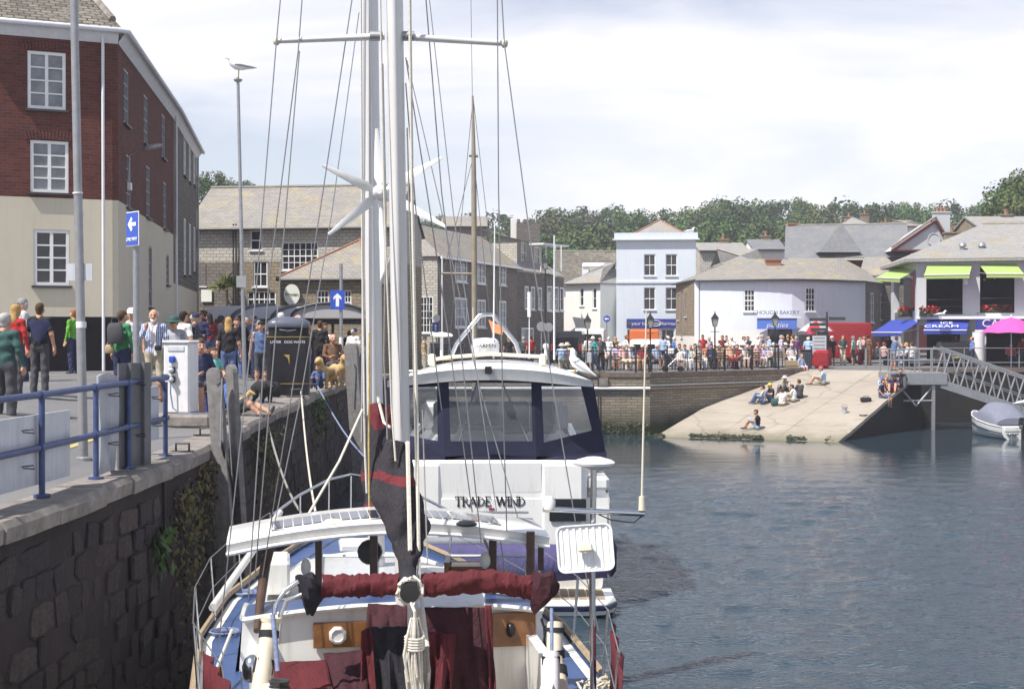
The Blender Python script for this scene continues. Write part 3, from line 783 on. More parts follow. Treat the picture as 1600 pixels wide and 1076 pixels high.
# ------- buildings
def fr(A,B):
 A, B=Vector(A[:2]), Vector(B[:2]);d=B-A;L=d.length;d.normalize();return A, B, d, Vector((d.y,-d.x)), L
def wallpanel(root,A,B,z0,z1,openings,mat,name='wall',rev=.12,rmat=None,gable=0,bands=None):
 """wall from A to B (left to right seen from outside) with real openings (s0, s1, za, zb)"""
 A, B, d, n, L=fr(A,B);mb=MB()
 ss=sorted({0,L,*[o[0]for o in openings],*[o[1]for o in openings]});zs=sorted({z0,z1,*[o[2]for o in openings],*[o[3]for o in openings],*[b[0]for b in(bands or[])]})
 P=lambda s, z, o=0:(A.x+d.x*s-n.x*o,A.y+d.y*s-n.y*o,z)
 mats=[mat]+[b[1]for b in(bands or[])]
 for i in range(len(ss)-1):
  for k in range(len(zs)-1):
   sm_, zm=(ss[i]+ss[i+1])/2, (zs[k]+zs[k+1])/2
   if any(o[0]<sm_<o[1]and o[2]<zm<o[3]for o in openings):continue
   mb.mi=0
   for j, b in enumerate(bands or[]):
    if zm<b[0]:mb.mi=j+1
   mb.quad(P(ss[i],zs[k]),P(ss[i+1],zs[k]),P(ss[i+1],zs[k+1]),P(ss[i],zs[k+1]))
 mb.mi=0
 for o in openings:
  s0, s1, a, b=o[:4]
  mb.quad(P(s0,a),P(s0,b),P(s0,b,rev),P(s0,a,rev));mb.quad(P(s1,b),P(s1,a),P(s1,a,rev),P(s1,b,rev))
  mb.quad(P(s0,b),P(s1,b),P(s1,b,rev),P(s0,b,rev));mb.quad(P(s1,a),P(s0,a),P(s0,a,rev),P(s1,a,rev))
 if gable:mb.poly([P(0,z1),P(L,z1),P(L/2,z1+gable)])
 return mb.build(name,mats,root,world=True)
def window(root,A,B,o,nx=2,nz=2,frame='white_paint',pane='pane_dark',rev=.08,sill='white_trim',split=False,bar=.035,fw=.06,sash=False,arch=None,name='window'):
 """one window in an opening: frame with glazing bars > pane(s), sill"""
 A, B, d, n, L=fr(A,B);s0, s1, a, b=o[:4]
 P=lambda s, z, off:Vector((A.x+d.x*s-n.x*off,A.y+d.y*s-n.y*off,z))
 rz=math.atan2(d.y,d.x);mb=MB();c=(s0+s1)/2;m_=(a+b)/2;e=.004
 def bx(sc_,zc,w,h,t=.06,off=0):mb.box(P(sc_,zc,rev+off),(w,t,h),rz)
 bx(s0+fw/2+e,m_,fw,b-a-2*e);bx(s1-fw/2-e,m_,fw,b-a-2*e);bx(c,a+fw/2+e,s1-s0-2*fw-2*e,fw);bx(c,b-fw/2-e,s1-s0-2*fw-2*e,fw)
 for i in range(1,nx):bx(s0+fw+(s1-s0-2*fw)*i/nx,m_,bar*(2.2 if nx in(2,4)and i==nx//2 and split else 1),b-a-2*fw,.045)
 for k in range(1,nz):bx(c,a+fw+(b-a-2*fw)*k/nz,s1-s0-2*fw,bar*(1.7 if sash and k==nz//2 else 1),.04)
 w=mb.build(name,frame,root,world=True)
 cells=[(s0+fw+(s1-s0-2*fw)*i/nx,s0+fw+(s1-s0-2*fw)*(i+1)/nx,a+fw+(b-a-2*fw)*k/nz,a+fw+(b-a-2*fw)*(k+1)/nz)for i in range(nx)for k in range(nz)]if split else[(s0+.02,s1-.02,a+.02,b-.02)]
 for(p0,p1,q0,q1)in cells:
  g=MB();j=rng.uniform(-.004,.004);g.quad(P(p0,q0,rev+.025+j),P(p1,q0,rev+.025-j),P(p1,q1,rev+.025-j),P(p0,q1,rev+.025+j));g.build('pane',pane,w,world=True)
 if sill:
  g=MB();g.box(P(c,a-.035,.02),(s1-s0+.12,.22,.06),rz);g.build('sill',sill,w,world=True)
 return w
def gable_roof(root,A,B,depth,ze,zr,mat,over=.25,end=.12,hipL=0,hipR=0,th=.12,name='roof',ridge='terracotta',back=True):
 A, B, d, n, L=fr(A,B);h=depth/2
 P=lambda s, o, z:Vector((A.x+d.x*s-n.x*o,A.y+d.y*s-n.y*o,z))
 sl_=(zr-ze)/h;eo=ze-sl_*over;mb=MB()
 a, b=-end, L+end;ra, rb=(hipL if hipL else a), (L-hipR if hipR else b);hl=over if hipL else 0
 q=[P(a,-over,eo),P(b,-over,eo),P(rb,h,zr),P(ra,h,zr),P(a,depth+over,eo),P(b,depth+over,eo)]
 mb.quad(q[0],q[1],q[2],q[3]);mb.quad(q[5],q[4],q[3],q[2])
 if hipL:mb.add([q[4],q[0],q[3]],[(0,1,2)])
 if hipR:mb.add([q[1],q[5],q[2]],[(0,1,2)])
 t=Vector((0,0,-th))
 mb.quad(q[0]+t,q[1]+t,q[1],q[0]);mb.quad(q[5]+t,q[4]+t,q[4],q[5])
 if not hipR:mb.quad(q[1]+t,q[2]+t,q[2],q[1]);mb.quad(q[2]+t,q[5]+t,q[5],q[2])
 else:mb.quad(q[1]+t,q[5]+t,q[5],q[1])
 if not hipL:mb.quad(q[3]+t,q[0]+t,q[0],q[3]);mb.quad(q[4]+t,q[3]+t,q[3],q[4])
 else:mb.quad(q[4]+t,q[0]+t,q[0],q[4])
 mb.quad(q[1]+t,q[0]+t,q[3]+t,q[2]+t)
 rf=mb.build(name,mat,root,world=True)
 if ridge:
  g=MB();g.tube([q[3]+Vector((0,0,.02)),q[2]+Vector((0,0,.02))],.09,6)
  if hipL and ridge=='terracotta':g.tube([q[3],q[0]],.07,5)
  if hipR and ridge=='terracotta':g.tube([q[2],q[1]],.07,5)
  g.build('ridge_tiles',ridge,rf,world=True)
 g=MB();g.tube([q[0]+Vector((n.x,n.y,0))*.05+t*.6,q[1]+Vector((n.x,n.y,0))*.05+t*.6],.06,6);g.build('gutter','dark_trim',rf,world=True)
 return rf
def chimney(root,x,y,z0,z1,w=.7,d=.6,m='stone_brown',pots=2,rz=0):
 mb=MB();mb.box((x,y,(z0+z1)/2),(w,d,z1-z0),rz);mb.box((x,y,z1+.05),(w+.14,d+.14,.1),rz);c=mb.build('chimney',m,root,world=True)
 for i in range(pots):
  g=MB();g.lathe([(.13,0),(.11,.3),(.14,.32),(.12,.4)],(x+(i-(pots-1)/2)*.32,y,z1+.1),8);g.build('chimney_pot','terracotta',c,world=True)
 return c
def downpipe(root,x,y,z0,z1,m='gutter_white',r_=.045):
 mb=MB();mb.bar((x,y,z0),(x,y,z1),r_,8);return mb.build('downpipe',m,root,world=True)
def house(name,label,A,B,depth,z0,ze,zr,wall,roof,wins=(),cat='house',sideR=(),sideL=(),roofkw={},winkw={},bands=None,rear=True,side_wall=None):
 """rectangular house: A-B its front; wins (s0, s1, za, zb, nx, nz) on the front, sideR/sideL the same on the ends"""
 t=thing(name,label,cat,(A[0],A[1],z0));A, B, d, n, L=fr(A,B);hipL, hipR=roofkw.get('hipL',0), roofkw.get('hipR',0)
 C, D=B-n*depth, A-n*depth;gh=zr-ze
 for(p,q,ws,g)in((A,B,wins,0),(B,C,sideR,0 if hipR or zr<=ze else gh),(D,A,sideL,0 if hipL or zr<=ze else gh),(C,D,(),0)):
  wallpanel(t,p,q,z0-.3,ze,ws,side_wall if(side_wall and p is not A)else wall,gable=g,bands=bands)
  for w in ws:window(t,p,q,w,*(w[4:6]if len(w)>5 else(2,2)),**{**winkw,**(w[6]if len(w)>6 else{})})
 if zr>ze:gable_roof(t,A,B,depth,ze,zr,roof,**roofkw)
 return t
# ---- brick warehouse on the left
BA, BB=Vector((-14.8,38.3)), Vector((-11.07,40.0));BC, BD=Vector((-12.85,54.0)), Vector((-14.75,66.6))
BZ0, BCR, BE=.45, 5.42, 10.1
wh=thing('brick_warehouse','tall red brick building with cream ground floor and black base','building',(BB.x,BB.y,BZ0))
def ufac(u,A,B):
 A, B=Vector(A), Vector(B);k=(u-800)/FPX;d=B-A;t=(k*A.y-A.x)/(d.x-k*d.y);return t*d.length
def vfac(v,A,B,s):
 A, B=Vector(A), Vector(B);q=A+(B-A).normalized()*s;return ZV(v,q.y)
fw_=[]
for(u0,u1,va,vb)in((44,104,81,171),(48,108,220,301),(53,109,359,446)):
 s0, s1=ufac(u0,BA,BB), ufac(u1,BA,BB);m_=(s0+s1)/2;fw_.append((s0,s1,vfac(vb,BA,BB,m_),vfac(va,BA,BB,m_)))
wallpanel(wh,BA,BB,BZ0-.4,BE,fw_,'brick_red',bands=[(BCR,'cream_render'),(2.15,'black_paint_wall')])
for w in fw_:window(wh,BA,BB,w,2,4,'white_paint','pane_grey' if w is not fw_[2]else 'pane_dark',split=True,fw=.085,bar=.04,rev=.05,sill='dark_trim')
A_, B_, d_, n_, L_=fr(BA,BB)
for w in fw_[:2]:
 k=15;c=(w[0]+w[1])/2
 for i in range(k):
  f=(i+.5)/k-.5;s_=c+f*(w[1]-w[0]+.35);an=-f*.55
  mb=MB();Mx=Matrix.Rotation(math.atan2(d_.y,d_.x),3,'Z')@Matrix.Rotation(-an,3,'Y')
  mb.box(Vector((A_.x+d_.x*s_+n_.x*.012,A_.y+d_.y*s_+n_.y*.012,w[3]+.16-abs(f)**2*.12)),(.072,.06,.25),M=Mx);mb.build('brick','brick_red',wh,world=True)
s1_=[]
for(u,va,vb,u2)in((195,110,195,201),(226,150,226,231),(254,180,248,258),(198,243,325,205),(229,260,340,235),(256,285,358,260)):
 a, b=ufac(u,BB,BC), ufac(u2,BB,BC);m_=(a+b)/2;s1_.append((m_-.5,m_+.5,vfac(vb,BB,BC,m_),vfac(va,BB,BC,m_)))
for(u,va,vb)in((235,385,480),(262,398,445)):
 a=ufac(u,BB,BC);s1_.append((a-.4,a+.4,vfac(vb,BB,BC,a),vfac(va,BB,BC,a)))
wallpanel(wh,BB,BC,BZ0-.4,BE,s1_,'brick_red',bands=[(BCR,'cream_render')])
for w in s1_:window(wh,BB,BC,w,2,4,'grey_paint','pane_dark',rev=.04,sill='dark_trim')
s2_=[]
for(u,va,vb)in((289,205,275),(297,215,285),(304,228,290),(289,342,430),(297,350,430),(304,355,425)):
 a=ufac(u,BC,BD);s2_.append((a-.5,a+.5,vfac(vb,BC,BD,a),vfac(va,BC,BD,a)))
wallpanel(wh,BC,BD,BZ0-.4,BE,s2_,'stone_grey',bands=[(3.6,'cream_render')])
for w in s2_:window(wh,BC,BD,w,2,4,'white_paint','pane_dark',rev=.02,sill='dark_trim')
BBk=BD+Vector((-8,-1));BAk=BA+Vector((-2,10))
wallpanel(wh,BD,BBk,BZ0-.4,BE,(),'stone_grey')
mb=MB()
for(p,q)in((BA,BB),(BB,BC),(BC,BD)):
 A_, B_, d_, n_, L_=fr(p,q);N=Vector((n_.x,n_.y,0))
 mb.prism([Vector((*A_,BE-.30))+N*.02,Vector((*B_,BE-.30))+N*.02,Vector((*B_,BE+.02))+N*.26,Vector((*A_,BE+.02))+N*.26],Vector((0,0,.06)))
mb.build('fascia','gutter_white',wh,world=True)
mb=MB();mb.tube([Vector((*BA,BE+.02))+Vector((.1,-.32,0)),Vector((*BB,BE+.02))+Vector((.18,-.3,0)),Vector((*BB,BE+.02))+Vector((.32,-.1,0)),Vector((*BC,BE+.02))+Vector((.32,0,0)),Vector((*BD,BE+.02))+Vector((.32,0,0))],.075,8);mb.build('gutter','gutter_white',wh,world=True)
mb=MB();e1=Vector((*BA,BE+.08))+Vector((-.1,-.3,0));e2=Vector((*BB,BE+.08))+Vector((.2,-.28,0));e3=Vector((*BC,BE+.08))+Vector((.3,0,0));e4=Vector((*BD,BE+.08))+Vector((.3,.2,0))
hipt=at(246,-32,44.0);rid=Vector((-18.2,66,hipt.z));ltop=Vector((-17.5,43,hipt.z+.1));hipt.x=min(hipt.x,-12.9)
hip=Vector((-13.6,43.2,12.9));rid=Vector((-17.5,66.8,12.9));lft=Vector((-17.5,41.4,12.95))
mb.add([e1,e2,hip,lft],[(0,1,2,3)]);mb.quad(e2,e3,rid+Vector((.9,-12.5,0)),hip);mb.quad(e3,e4,rid,rid+Vector((.9,-12.5,0)))
mb.build('roof','slate_roof_rough',wh,world=True)
mb=MB();mb.tube([hip+Vector((0,0,.05)),e2+Vector((-.35,.3,.32))],.11,6);mb.build('hip_ridge','kerb_stone',wh,world=True)
chimney(wh,-13.9,44.6,12.6,14.2,.5,.5,'dark_trim',1)
for(u,A2,B2)in((160,BA,BB),):
 s_=ufac(u,A2,B2);q=A2+(B2-A2).normalized()*s_;downpipe(wh,q.x+.06,q.y-.1,BZ0,BE-.1)
downpipe(wh,BC.x+.12,BC.y,.3,BE);downpipe(wh,BD.x+.1,BD.y-.2,.3,BE,'grey_paint')
q=BB+(BC-BB).normalized()*1.9
lm=thing('street_light','grey street light on a bracket from the brick corner','street light',(q.x,q.y,7.0))
mb=MB();mb.tube([(q.x+.02,q.y,6.05),(q.x+.05,q.y,6.9),(q.x+.35,q.y-.1,7.08),(q.x+.55,q.y-.15,7.1)],.025,6);mb.build('bracket','galvanised',lm,world=True)
mb=MB();mb.ball((q.x+.78,q.y-.2,7.13),(.34,.12,.09),10,6,Matrix.Rotation(-.2,3,'Y'));mb.build('lamp_head','galvanised',lm,world=True)
mb=MB();mb.box((q.x+.06,q.y-.0,6.0),(.1,.16,.22));mb.build('junction_box','white_paint',lm,world=True)
# ---- long slate-hung house behind the shelter
HA, HB=Vector((-16.6,73.0)), Vector((-6.0,71.6))
lh_w=[]
def U(u0,u1,va,vb,A,B,nx,nz,kw=None):
 s0, s1=sorted((ufac(u0,A,B),ufac(u1,A,B)));m_=(s0+s1)/2;za, zb=vfac(vb,A,B,m_), vfac(va,A,B,m_);return(s0,s1,za,zb,nx,nz,kw or{})
lh_w=[U(391,410,360,391,HA,HB,1,2),U(440,497,378,422,HA,HB,6,4),U(396,418,408,448,HA,HB,2,2),U(311,322,414,447,HA,HB,2,4),U(386,431,455,480,HA,HB,5,2)]
lhz=vfac(349,HA,HB,6)
long_house=house('slate_hung_house','long slate-hung house with lichened roof behind the vaulted shelter',HA,HB,7.5,.1,lhz,lhz+2.25,'slate_hung','slate_roof',lh_w,bands=[(vfac(408,HA,HB,5),'stone_brown')],winkw=dict(sash=True),roofkw=dict(ridge='slate_roof',over=.35))
A_, B_, d_, n_, L_=fr(HA,HB)
s_=ufac(365,HA,HB);zb=vfac(411,HA,HB,s_)
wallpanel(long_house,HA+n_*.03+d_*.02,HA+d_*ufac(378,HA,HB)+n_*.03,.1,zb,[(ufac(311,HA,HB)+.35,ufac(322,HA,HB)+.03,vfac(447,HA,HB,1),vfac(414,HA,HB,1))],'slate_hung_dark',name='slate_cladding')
for u in(366,370):
 q=HA+d_*ufac(u,HA,HB)+n_*.12;downpipe(long_house,q.x,q.y,.1,lhz,'dark_trim',.04)
mb=MB();q=HA+d_*ufac(324,HA,HB)+n_*.1;mb.box((q.x,q.y,vfac(462,HA,HB,1)),(.56,.06,.62),math.atan2(d_.y,d_.x))
tag(mb.build('wall_sign','sign_oval'),'cream square sign on the slate wall beside the brick building','sign')
q=HA+d_*ufac(362,HA,HB)+n_*.8
pt_=thing('cordyline_palm','spiky palm-like plant in front of the dark slate wall','plant',(q.x,q.y,gz(q.x,q.y)))
zc=vfac(440,HA,HB,3)-gz(q.x,q.y);mb=MB();mb.tube([(0,0,0),(.05,0,zc*.6),(0,0,zc)],[.1,.08,.07],7);mb.build('trunk','bark',pt_)
mb=MB();rr=random.Random(4)
for(cx,cz)in((0,zc),(-.35,zc-.3),(.3,zc-.2)):
 for i in range(40):
  a=rr.uniform(0,6.28);e=rr.uniform(-.5,1.3);dd=Vector((math.cos(a)*math.cos(e),math.sin(a)*math.cos(e),math.sin(e)));w=dd.cross(Vector((0,0,1))).normalized()*.03;b=Vector((cx,0,cz));l=rr.uniform(.45,.8)
  mb.quad(b-w,b+w,b+dd*l*.6+w,b+dd*l+Vector((0,0,-.15)))
mb.build('crown','leaf_olive',pt_)
# ---- low hipped house in front
KA, KB=Vector((XU(438,64.5),64.5)), Vector((XU(572,64.0),64.0));kz=ZV(431,64.5)
low=house('hipped_stone_house','low brown stone house with terracotta hips behind the blue up-arrow sign',KA,KB,6.2,.1,kz,ZV(374,67),'stone_brown','slate_roof',[U(494,514,453,476,KA,KB,3,2),U(537,549,453,474,KA,KB,2,2)],roofkw=dict(hipL=3.0,hipR=1.0,ridge='terracotta',over=.2))
mb=MB();q=at(456,460,64.2);mb.lathe([(0.0,-.04),(.36,-.04),(.36,.04),(0,.04)],q,20,Matrix.Rotation(R(90),3,'X')@Matrix.Scale(1.3,3,(0,1,0)))
s_=tag(mb.build('oval_sign','sign_oval'),'cream oval sign on the corner of the low stone house','sign')
text(s_,'KITCHEN',q+Vector((0,-.06,0)),.14,0,'leaf_mid')
# ---- slate-hung stone terrace in the middle
TA, TB=Vector((-4.45,85.0)), Vector((0.35,99.6));TC=Vector((3.9,110.5))
tz=ZV(399,85)
tw=[U(711,730,405,441,TA,TB,2,3),U(746,759,411,444,TA,TB,2,3),U(780,791,414,446,TA,TB,2,3),U(711,730,465,512,TA,TB,2,3),U(746,759,468,512,TA,TB,2,3),U(780,791,470,512,TA,TB,2,3)]
ter=thing('slate_terrace','grey slate-hung terrace with mossy roof receding along the street','house',(TA.x,TA.y,-.2))
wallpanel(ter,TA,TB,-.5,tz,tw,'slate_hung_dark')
for w in tw:window(ter,TA,TB,w,2,3,'white_paint','pane_grey',rev=.03,fw=.12)
TL=Vector((-9.2,86.4))
lw_=[U(656,677,463,520,TL,TA,4,5)]
A_, B_, d_, n_, L_=fr(TL,TA)
wallpanel(ter,TL,TA,-.5,tz,lw_,'slate_hung',gable=0)
for w in lw_:window(ter,TL,TA,w,4,5,'white_paint','pane_dark',rev=.03)
A2, B2, d2, n2, L2=fr(TA,TB)
rdg0=Vector((*(TA+(TL-TA)*.5+d2*1.6),ZV(350,88)));rdg1=Vector((*(TB+(TL-TA)*.5+d2*.0),ZV(350,88)))
mb=MB();f0=Vector((*(TA+n2*.3-d2*.15),tz-.05));f1=Vector((*(TB+n2*.3+d2*.1),tz-.05));g0=Vector((*(TL-n2*.2-d2*.15),tz-.05));g1=Vector((*(TB+(TL-TA)),tz))
mb.quad(f0,f1,rdg1,rdg0);mb.quad(g1,g0,rdg0,rdg1);mb.add([g0,f0,rdg0],[(0,1,2)])
mb.quad(f0-Vector((0,0,.12)),f1-Vector((0,0,.12)),f1,f0)
mb.build('roof','slate_roof',ter,world=True)
mb=MB();mb.tube([f0+Vector((0,0,-.08)),f1+Vector((0,0,-.08))],.07,6);mb.build('gutter','white_trim',ter,world=True)
q=at(687,450,84.7);downpipe(ter,q.x+.15,q.y,-.2,tz,'white_trim');
tz2=ZV(424,99.6);t2=thing('stone_terrace','stone terrace with roof terrace and dormer glazing beyond the slate-hung front','house',(TB.x,TB.y,-.2))
w2=[U(820,826,447,483,TB,TC,1,2),U(830,836,448,484,TB,TC,1,2),U(841,847,449,484,TB,TC,1,2),U(855,863,447,486,TB,TC,1,2),U(866,873,448,486,TB,TC,1,2),U(875,881,449,486,TB,TC,1,2),U(815,834,512,556,TB,TC,3,2)]
wallpanel(t2,TB,TC,-.5,tz2,w2,'stone_grey')
for w in w2:window(t2,TB,TC,w,1,2,'white_paint','pane_grey',rev=.03,fw=.1)
A_, B_, d_, n_, L_=fr(TB,TC);bk=-n_*5.5
wallpanel(t2,TC,TC+bk,-.5,tz2,(),'stone_grey');wallpanel(t2,TB+bk,TB,-.5,tz2+2.0,(),'slate_hung')
mb=MB();zr2=ZV(372,103)
mb.quad(Vector((*(TB+n_*.2),tz2+.1)),Vector((*(TC+n_*.2),tz2+.1)),Vector((*(TC-n_*1.3),tz2+1.0)),Vector((*(TB-n_*1.3),tz2+1.0)));mb.build('lower_roof','slate_roof_grey',t2,world=True)
P1, P2=TB-n_*1.3+d_*.1, TB-n_*1.3+d_*6.6
w3=[U(814,822,378,411,P1,P2,1,2),U(835,843,386,415,P1,P2,1,2)]
wallpanel(t2,P1,P2,tz2+.3,zr2,w3,'slate_roof',name='dormer_wall')
for w in w3:window(t2,P1,P2,w,1,2,'white_paint','pane_dark',rev=.02)
mb=MB();mb.quad(Vector((*(P1+n_*.3),zr2)),Vector((*(P2+n_*.3),zr2-.1)),Vector((*(P2+bk),zr2+1.5)),Vector((*(P1+bk-d_*3),zr2+1.7)));mb.build('upper_roof','slate_roof',t2,world=True)
mb=MB();a, b=at(838,380,104), at(878,386,107);mb.box((a+b)/2,((b-a).length,1.2,.12),math.atan2((b-a).y,(b-a).x));mb.build('balcony_canopy','white_paint',t2,world=True)
for u in(845,853,868,877):
 g=MB();p_=at(u,384,105);g.bar(p_,p_-Vector((0,0,1.9)),.05);g.build('post','white_paint',t2,world=True)
tp=thing('stone_tower','dark crenellated stone tower behind the terrace roofs','tower',(XU(823,135),135,0))
mb=MB();mb.box((XU(823,135),135,6),(2.4,2.4,12.0-.3+0.1));zt_=ZV(349,135);mb=MB();mb.box((XU(825,135),135,zt_/2),(2.2,2.2,zt_));mb.build('tower_shaft','stone_grey',tp,world=True)
for i in range(4):
 g=MB();g.box((XU(825,135)-.9+i*.6,133.99,zt_+.15),(.3,.25,.32));g.build('merlon','stone_grey',tp,world=True)
g=MB();g.box((XU(804,135),134.5,zt_/2+.2),(.75,.8,zt_+.4));g.build('chimney_stack','white_render',tp,world=True)
# ---- small houses closing the street
house('slate_roof_house','small grey rendered house with hipped slate roof at the street corner',(XU(884,113),113),(XU(938,111),111),7,-.2,ZV(440,112),ZV(410,114),'white_render','slate_roof_grey',[U(906,912,450,478,(XU(884,113),113),(XU(938,111),111),1,2),U(926,932,450,482,(XU(884,113),113),(XU(938,111),111),1,2)],roofkw=dict(hipL=2.4,hipR=2.0,ridge=None))
house('white_shop','narrow white shop between the corner house and the tall blue house',(XU(926,122),122),(XU(968,122),122),6,-.2,ZV(447,122),ZV(415,122),'white_render','slate_roof',[U(938,954,525,540,(XU(926,122),122),(XU(968,122),122),2,1),U(935,943,452,480,(XU(926,122),122),(XU(968,122),122),1,2)],roofkw=dict(ridge=None))
hb=house('dormer_house','house with tall rough slate roof and white dormer behind the white shop',(XU(872,128),128),(XU(975,128),128),9,-.2,ZV(445,128),ZV(392,132),'white_render','slate_roof_rough',roofkw=dict(ridge='slate_roof'))
mb=MB();q=at(930,428,127.6);mb.box(q+Vector((0,.8,0)),(2.2,1.8,1.3));mb.prism([q+Vector((-1.2,-.2,.65)),q+Vector((1.2,-.2,.65)),q+Vector((1.0,2,1.0)),q+Vector((-1.0,2,1.0))],(0,0,.1));d=mb.build('dormer','white_paint',hb,world=True)
g=MB();g.quad(q+Vector((-.6,-.12,-.4)),q+Vector((.6,-.12,-.4)),q+Vector((.6,-.12,.4)),q+Vector((-.6,-.12,.4)));g.build('pane','pane_grey',d,world=True)
# ---- tall blue house with the pharmacy
PA, PB=Vector((XU(963,105),105.0)), Vector((XU(1087,104.4),104.4));pzt=ZV(372,105)
pw=[U(1006,1024,397,431,PA,PB,2,2),U(1040,1058,397,431,PA,PB,2,2),U(1006,1024,449,484,PA,PB,2,2),U(1040,1058,449,484,PA,PB,2,2),U(980,1054,514,545,PA,PB,6,1)]
ph=house('blue_town_house','tall pale blue flat-fronted house with the pharmacy below',PA,PB,8,-.2,pzt,pzt,'blue_render','slate_roof',pw,winkw=dict(sash=True,rev=.1))
A_, B_, d_, n_, L_=fr(PA,PB)
rzp=math.atan2(d_.y,d_.x);mid=(PA+PB)/2
mb=MB();q=mid-n_*.15;mb.box((q.x,q.y,pzt+.12),(L_+.3,.7,.5),rzp);q=mid-n_*.1;mb.box((q.x,q.y,pzt-.12),(L_+.55,.85,.1),rzp);mb.box((PB.x-.05,PB.y+4.2,pzt+.10),(.35,8,.46));mb.build('parapet','blue_render',ph,world=True)
mb=MB();q=mid+n_*.02;mb.box((q.x,q.y,ZV(441,105)),(L_+.05,.12,.14),rzp);mb.build('string_course','blue_render',ph,world=True)
pk=at(1031,344,109);mb=MB();ee=pzt+.3;c0=Vector((PA.x+1.2,PA.y+.9,ee));c1=Vector((PB.x-.6,PB.y+.9,ee));c2=Vector((PB.x-.6,PB.y+7.5,ee));c3=Vector((PA.x+1.2,PA.y+7.5,ee))
for a, b in((c0,c1),(c1,c2),(c2,c3),(c3,c0)):mb.add([a,b,pk],[(0,1,2)])
mb.build('roof','slate_roof_grey',ph,world=True)
g=MB();g.tube([pk,c0],.08,5);g.tube([pk,c1],.08,5);g.build('hip_ridge','terracotta',ph,world=True)
fs=thing('shop_fascia','navy pharmacy sign with white lettering on the tall blue house','sign',((PA.x+PB.x)/2,PA.y-.1,ZV(507,105)))
q0, q1=at(979,498,104.6), at(1056,513,104.6)
mb=MB();mb.box(((q0.x+q1.x)/2,104.62,(q0.z+q1.z)/2),(q1.x-q0.x,.16,q0.z-q1.z));mb.build('board','shop_blue',fs,world=True)
q=at(983,505.5,104.5);mb=MB();mb.box(q,(.34,.03,.13));mb.box(q+Vector((0,-.003,0)),(.13,.03,.34));mb.build('cross','leaf_olive',fs,world=True)
text(fs,'your local',at(1002,505.5,104.5),.36,0,'sign_white');text(fs,'pharmacy',at(1045,505.5,104.5),.36,0,'sign_white')
q=at(1024,505,104.5);mb=MB();ring=[q+Vector((math.cos(a)*.42,0,math.sin(a)*.2))for a in[i*math.pi/12 for i in range(25)]];mb.tube(ring,.025,5);mb.build('logo_oval','sign_white',fs,world=True)
text(fs,'Boots',q,.26,0,'sign_white',shear=.3)
# ---- curved lilac bakery
bk=thing('lilac_bakery','low curved pale lilac building with slate roof and blue shop sign','building',(XU(1200,92),92,-.2))
bz=ZV(437,92);bez=bz
arc=[]
for i in range(15):
 t=i/14;u=1085+(1352-1085)*t;Y=93.2-2.6*math.sin(math.pi*(.12+.60*t))+5.5*max(0,t-.55)**1.6*2
 arc.append(Vector((XU(u,Y),Y)))
def arc_at(u):
 for i in range(14):
  a=ufac(u,arc[i],arc[i+1]);L=(arc[i+1]-arc[i]).length
  if-1e-6<=a<=L+1e-6:return i, a
 return 13, 0
wins={}
for(u0,u1,va,vb)in((1157,1175,452,487),(1254,1272,449,487)):
 i, a=arc_at((u0+u1)/2);L=(arc[i+1]-arc[i]).length;z0_, z1_=ZV(vb,arc[i].y), ZV(va,arc[i].y);wins[i]=(max(.03,L/2-.38),min(L-.03,L/2+.38),z0_,z1_)
for i in range(14):
 A2, B2=arc[i], arc[i+1];ops=[wins[i]]if i in wins else[]
 zsh=ZV(549,A2.y);um=1085+(1352-1085)*(i+.5)/14
 L=(B2-A2).length
 if 1200<um<1240 or 1148<um<1156:ops=ops+[(.0,L,.9-.2,2.0)]if 1200<um<1240 else ops
 wallpanel(bk,A2,B2,-.5,bz,ops,'lilac_render',bands=[(ZV(517,92),'white_render')])
 for w in ops[:1]:
  if i in wins:window(bk,A2,B2,w,3,4,'white_paint','pane_dark',rev=.05,fw=.07,bar=.04,sash=True)
 for w in(ops[1:]if i in wins else ops):
  window(bk,A2,B2,w,1,1,'dark_trim','pane_dark',rev=.1,sill=None,name='shop_window')
S0=Vector((XU(1056,101),101.0));S1=Vector((XU(1392,101),101.0))
wallpanel(bk,S0,arc[0],-.5,bz,[(1.0,1.6,2.6,4.4),(2.6,3.4,1.4,4.6),(4.6,5.2,2.8,4.4)],'stone_brown',bands=[(1.5,'white_render')])
for w in[(1.0,1.6,2.6,4.4),(2.6,3.4,1.4,4.6),(4.6,5.2,2.8,4.4)]:window(bk,S0,arc[0],w,1,2,'grey_paint','pane_dark')
wallpanel(bk,arc[-1],S1,-.5,bz,[(1.4,2.4,2.4,4.4),(4.4,5.4,2.6,4.4)],'slate_hung_dark')
for w in[(1.4,2.4,2.4,4.4),(4.4,5.4,2.6,4.4)]:window(bk,arc[-1],S1,w,2,3,'white_paint','pane_grey',rev=.03)
zr=ZV(404,98);rl, rr_=Vector((XU(1150,98.5),98.5,zr)), Vector((XU(1318,98.5),98.5,zr));mb=MB();mb.smooth=True
ev=[Vector((p.x,p.y-.3,bz-.02))for p in arc]
for i in range(14):
 a=rl+(rr_-rl)*(i/14);b=rl+(rr_-rl)*((i+1)/14);mb.quad(ev[i],ev[i+1],b,a)
s0, s1=Vector((S0.x-.3,S0.y,bz)), Vector((S1.x+.2,S1.y,bz));mb.smooth=False
mb.add([s0,ev[0],rl],[(0,1,2)]);mb.add([ev[-1],s1,rr_],[(0,1,2)]);mb.quad(s1,s0,rl,rr_)
mb.build('roof','slate_roof',bk,world=True)
mb=MB();mb.tube([p+Vector((0,-.04,-.04))for p in ev],.07,6);mb.build('gutter','dark_trim',bk,world=True)
mb=MB();mb.tube([s0,ev[0]],.07,6);mb.build('gutter','dark_trim',bk,world=True)
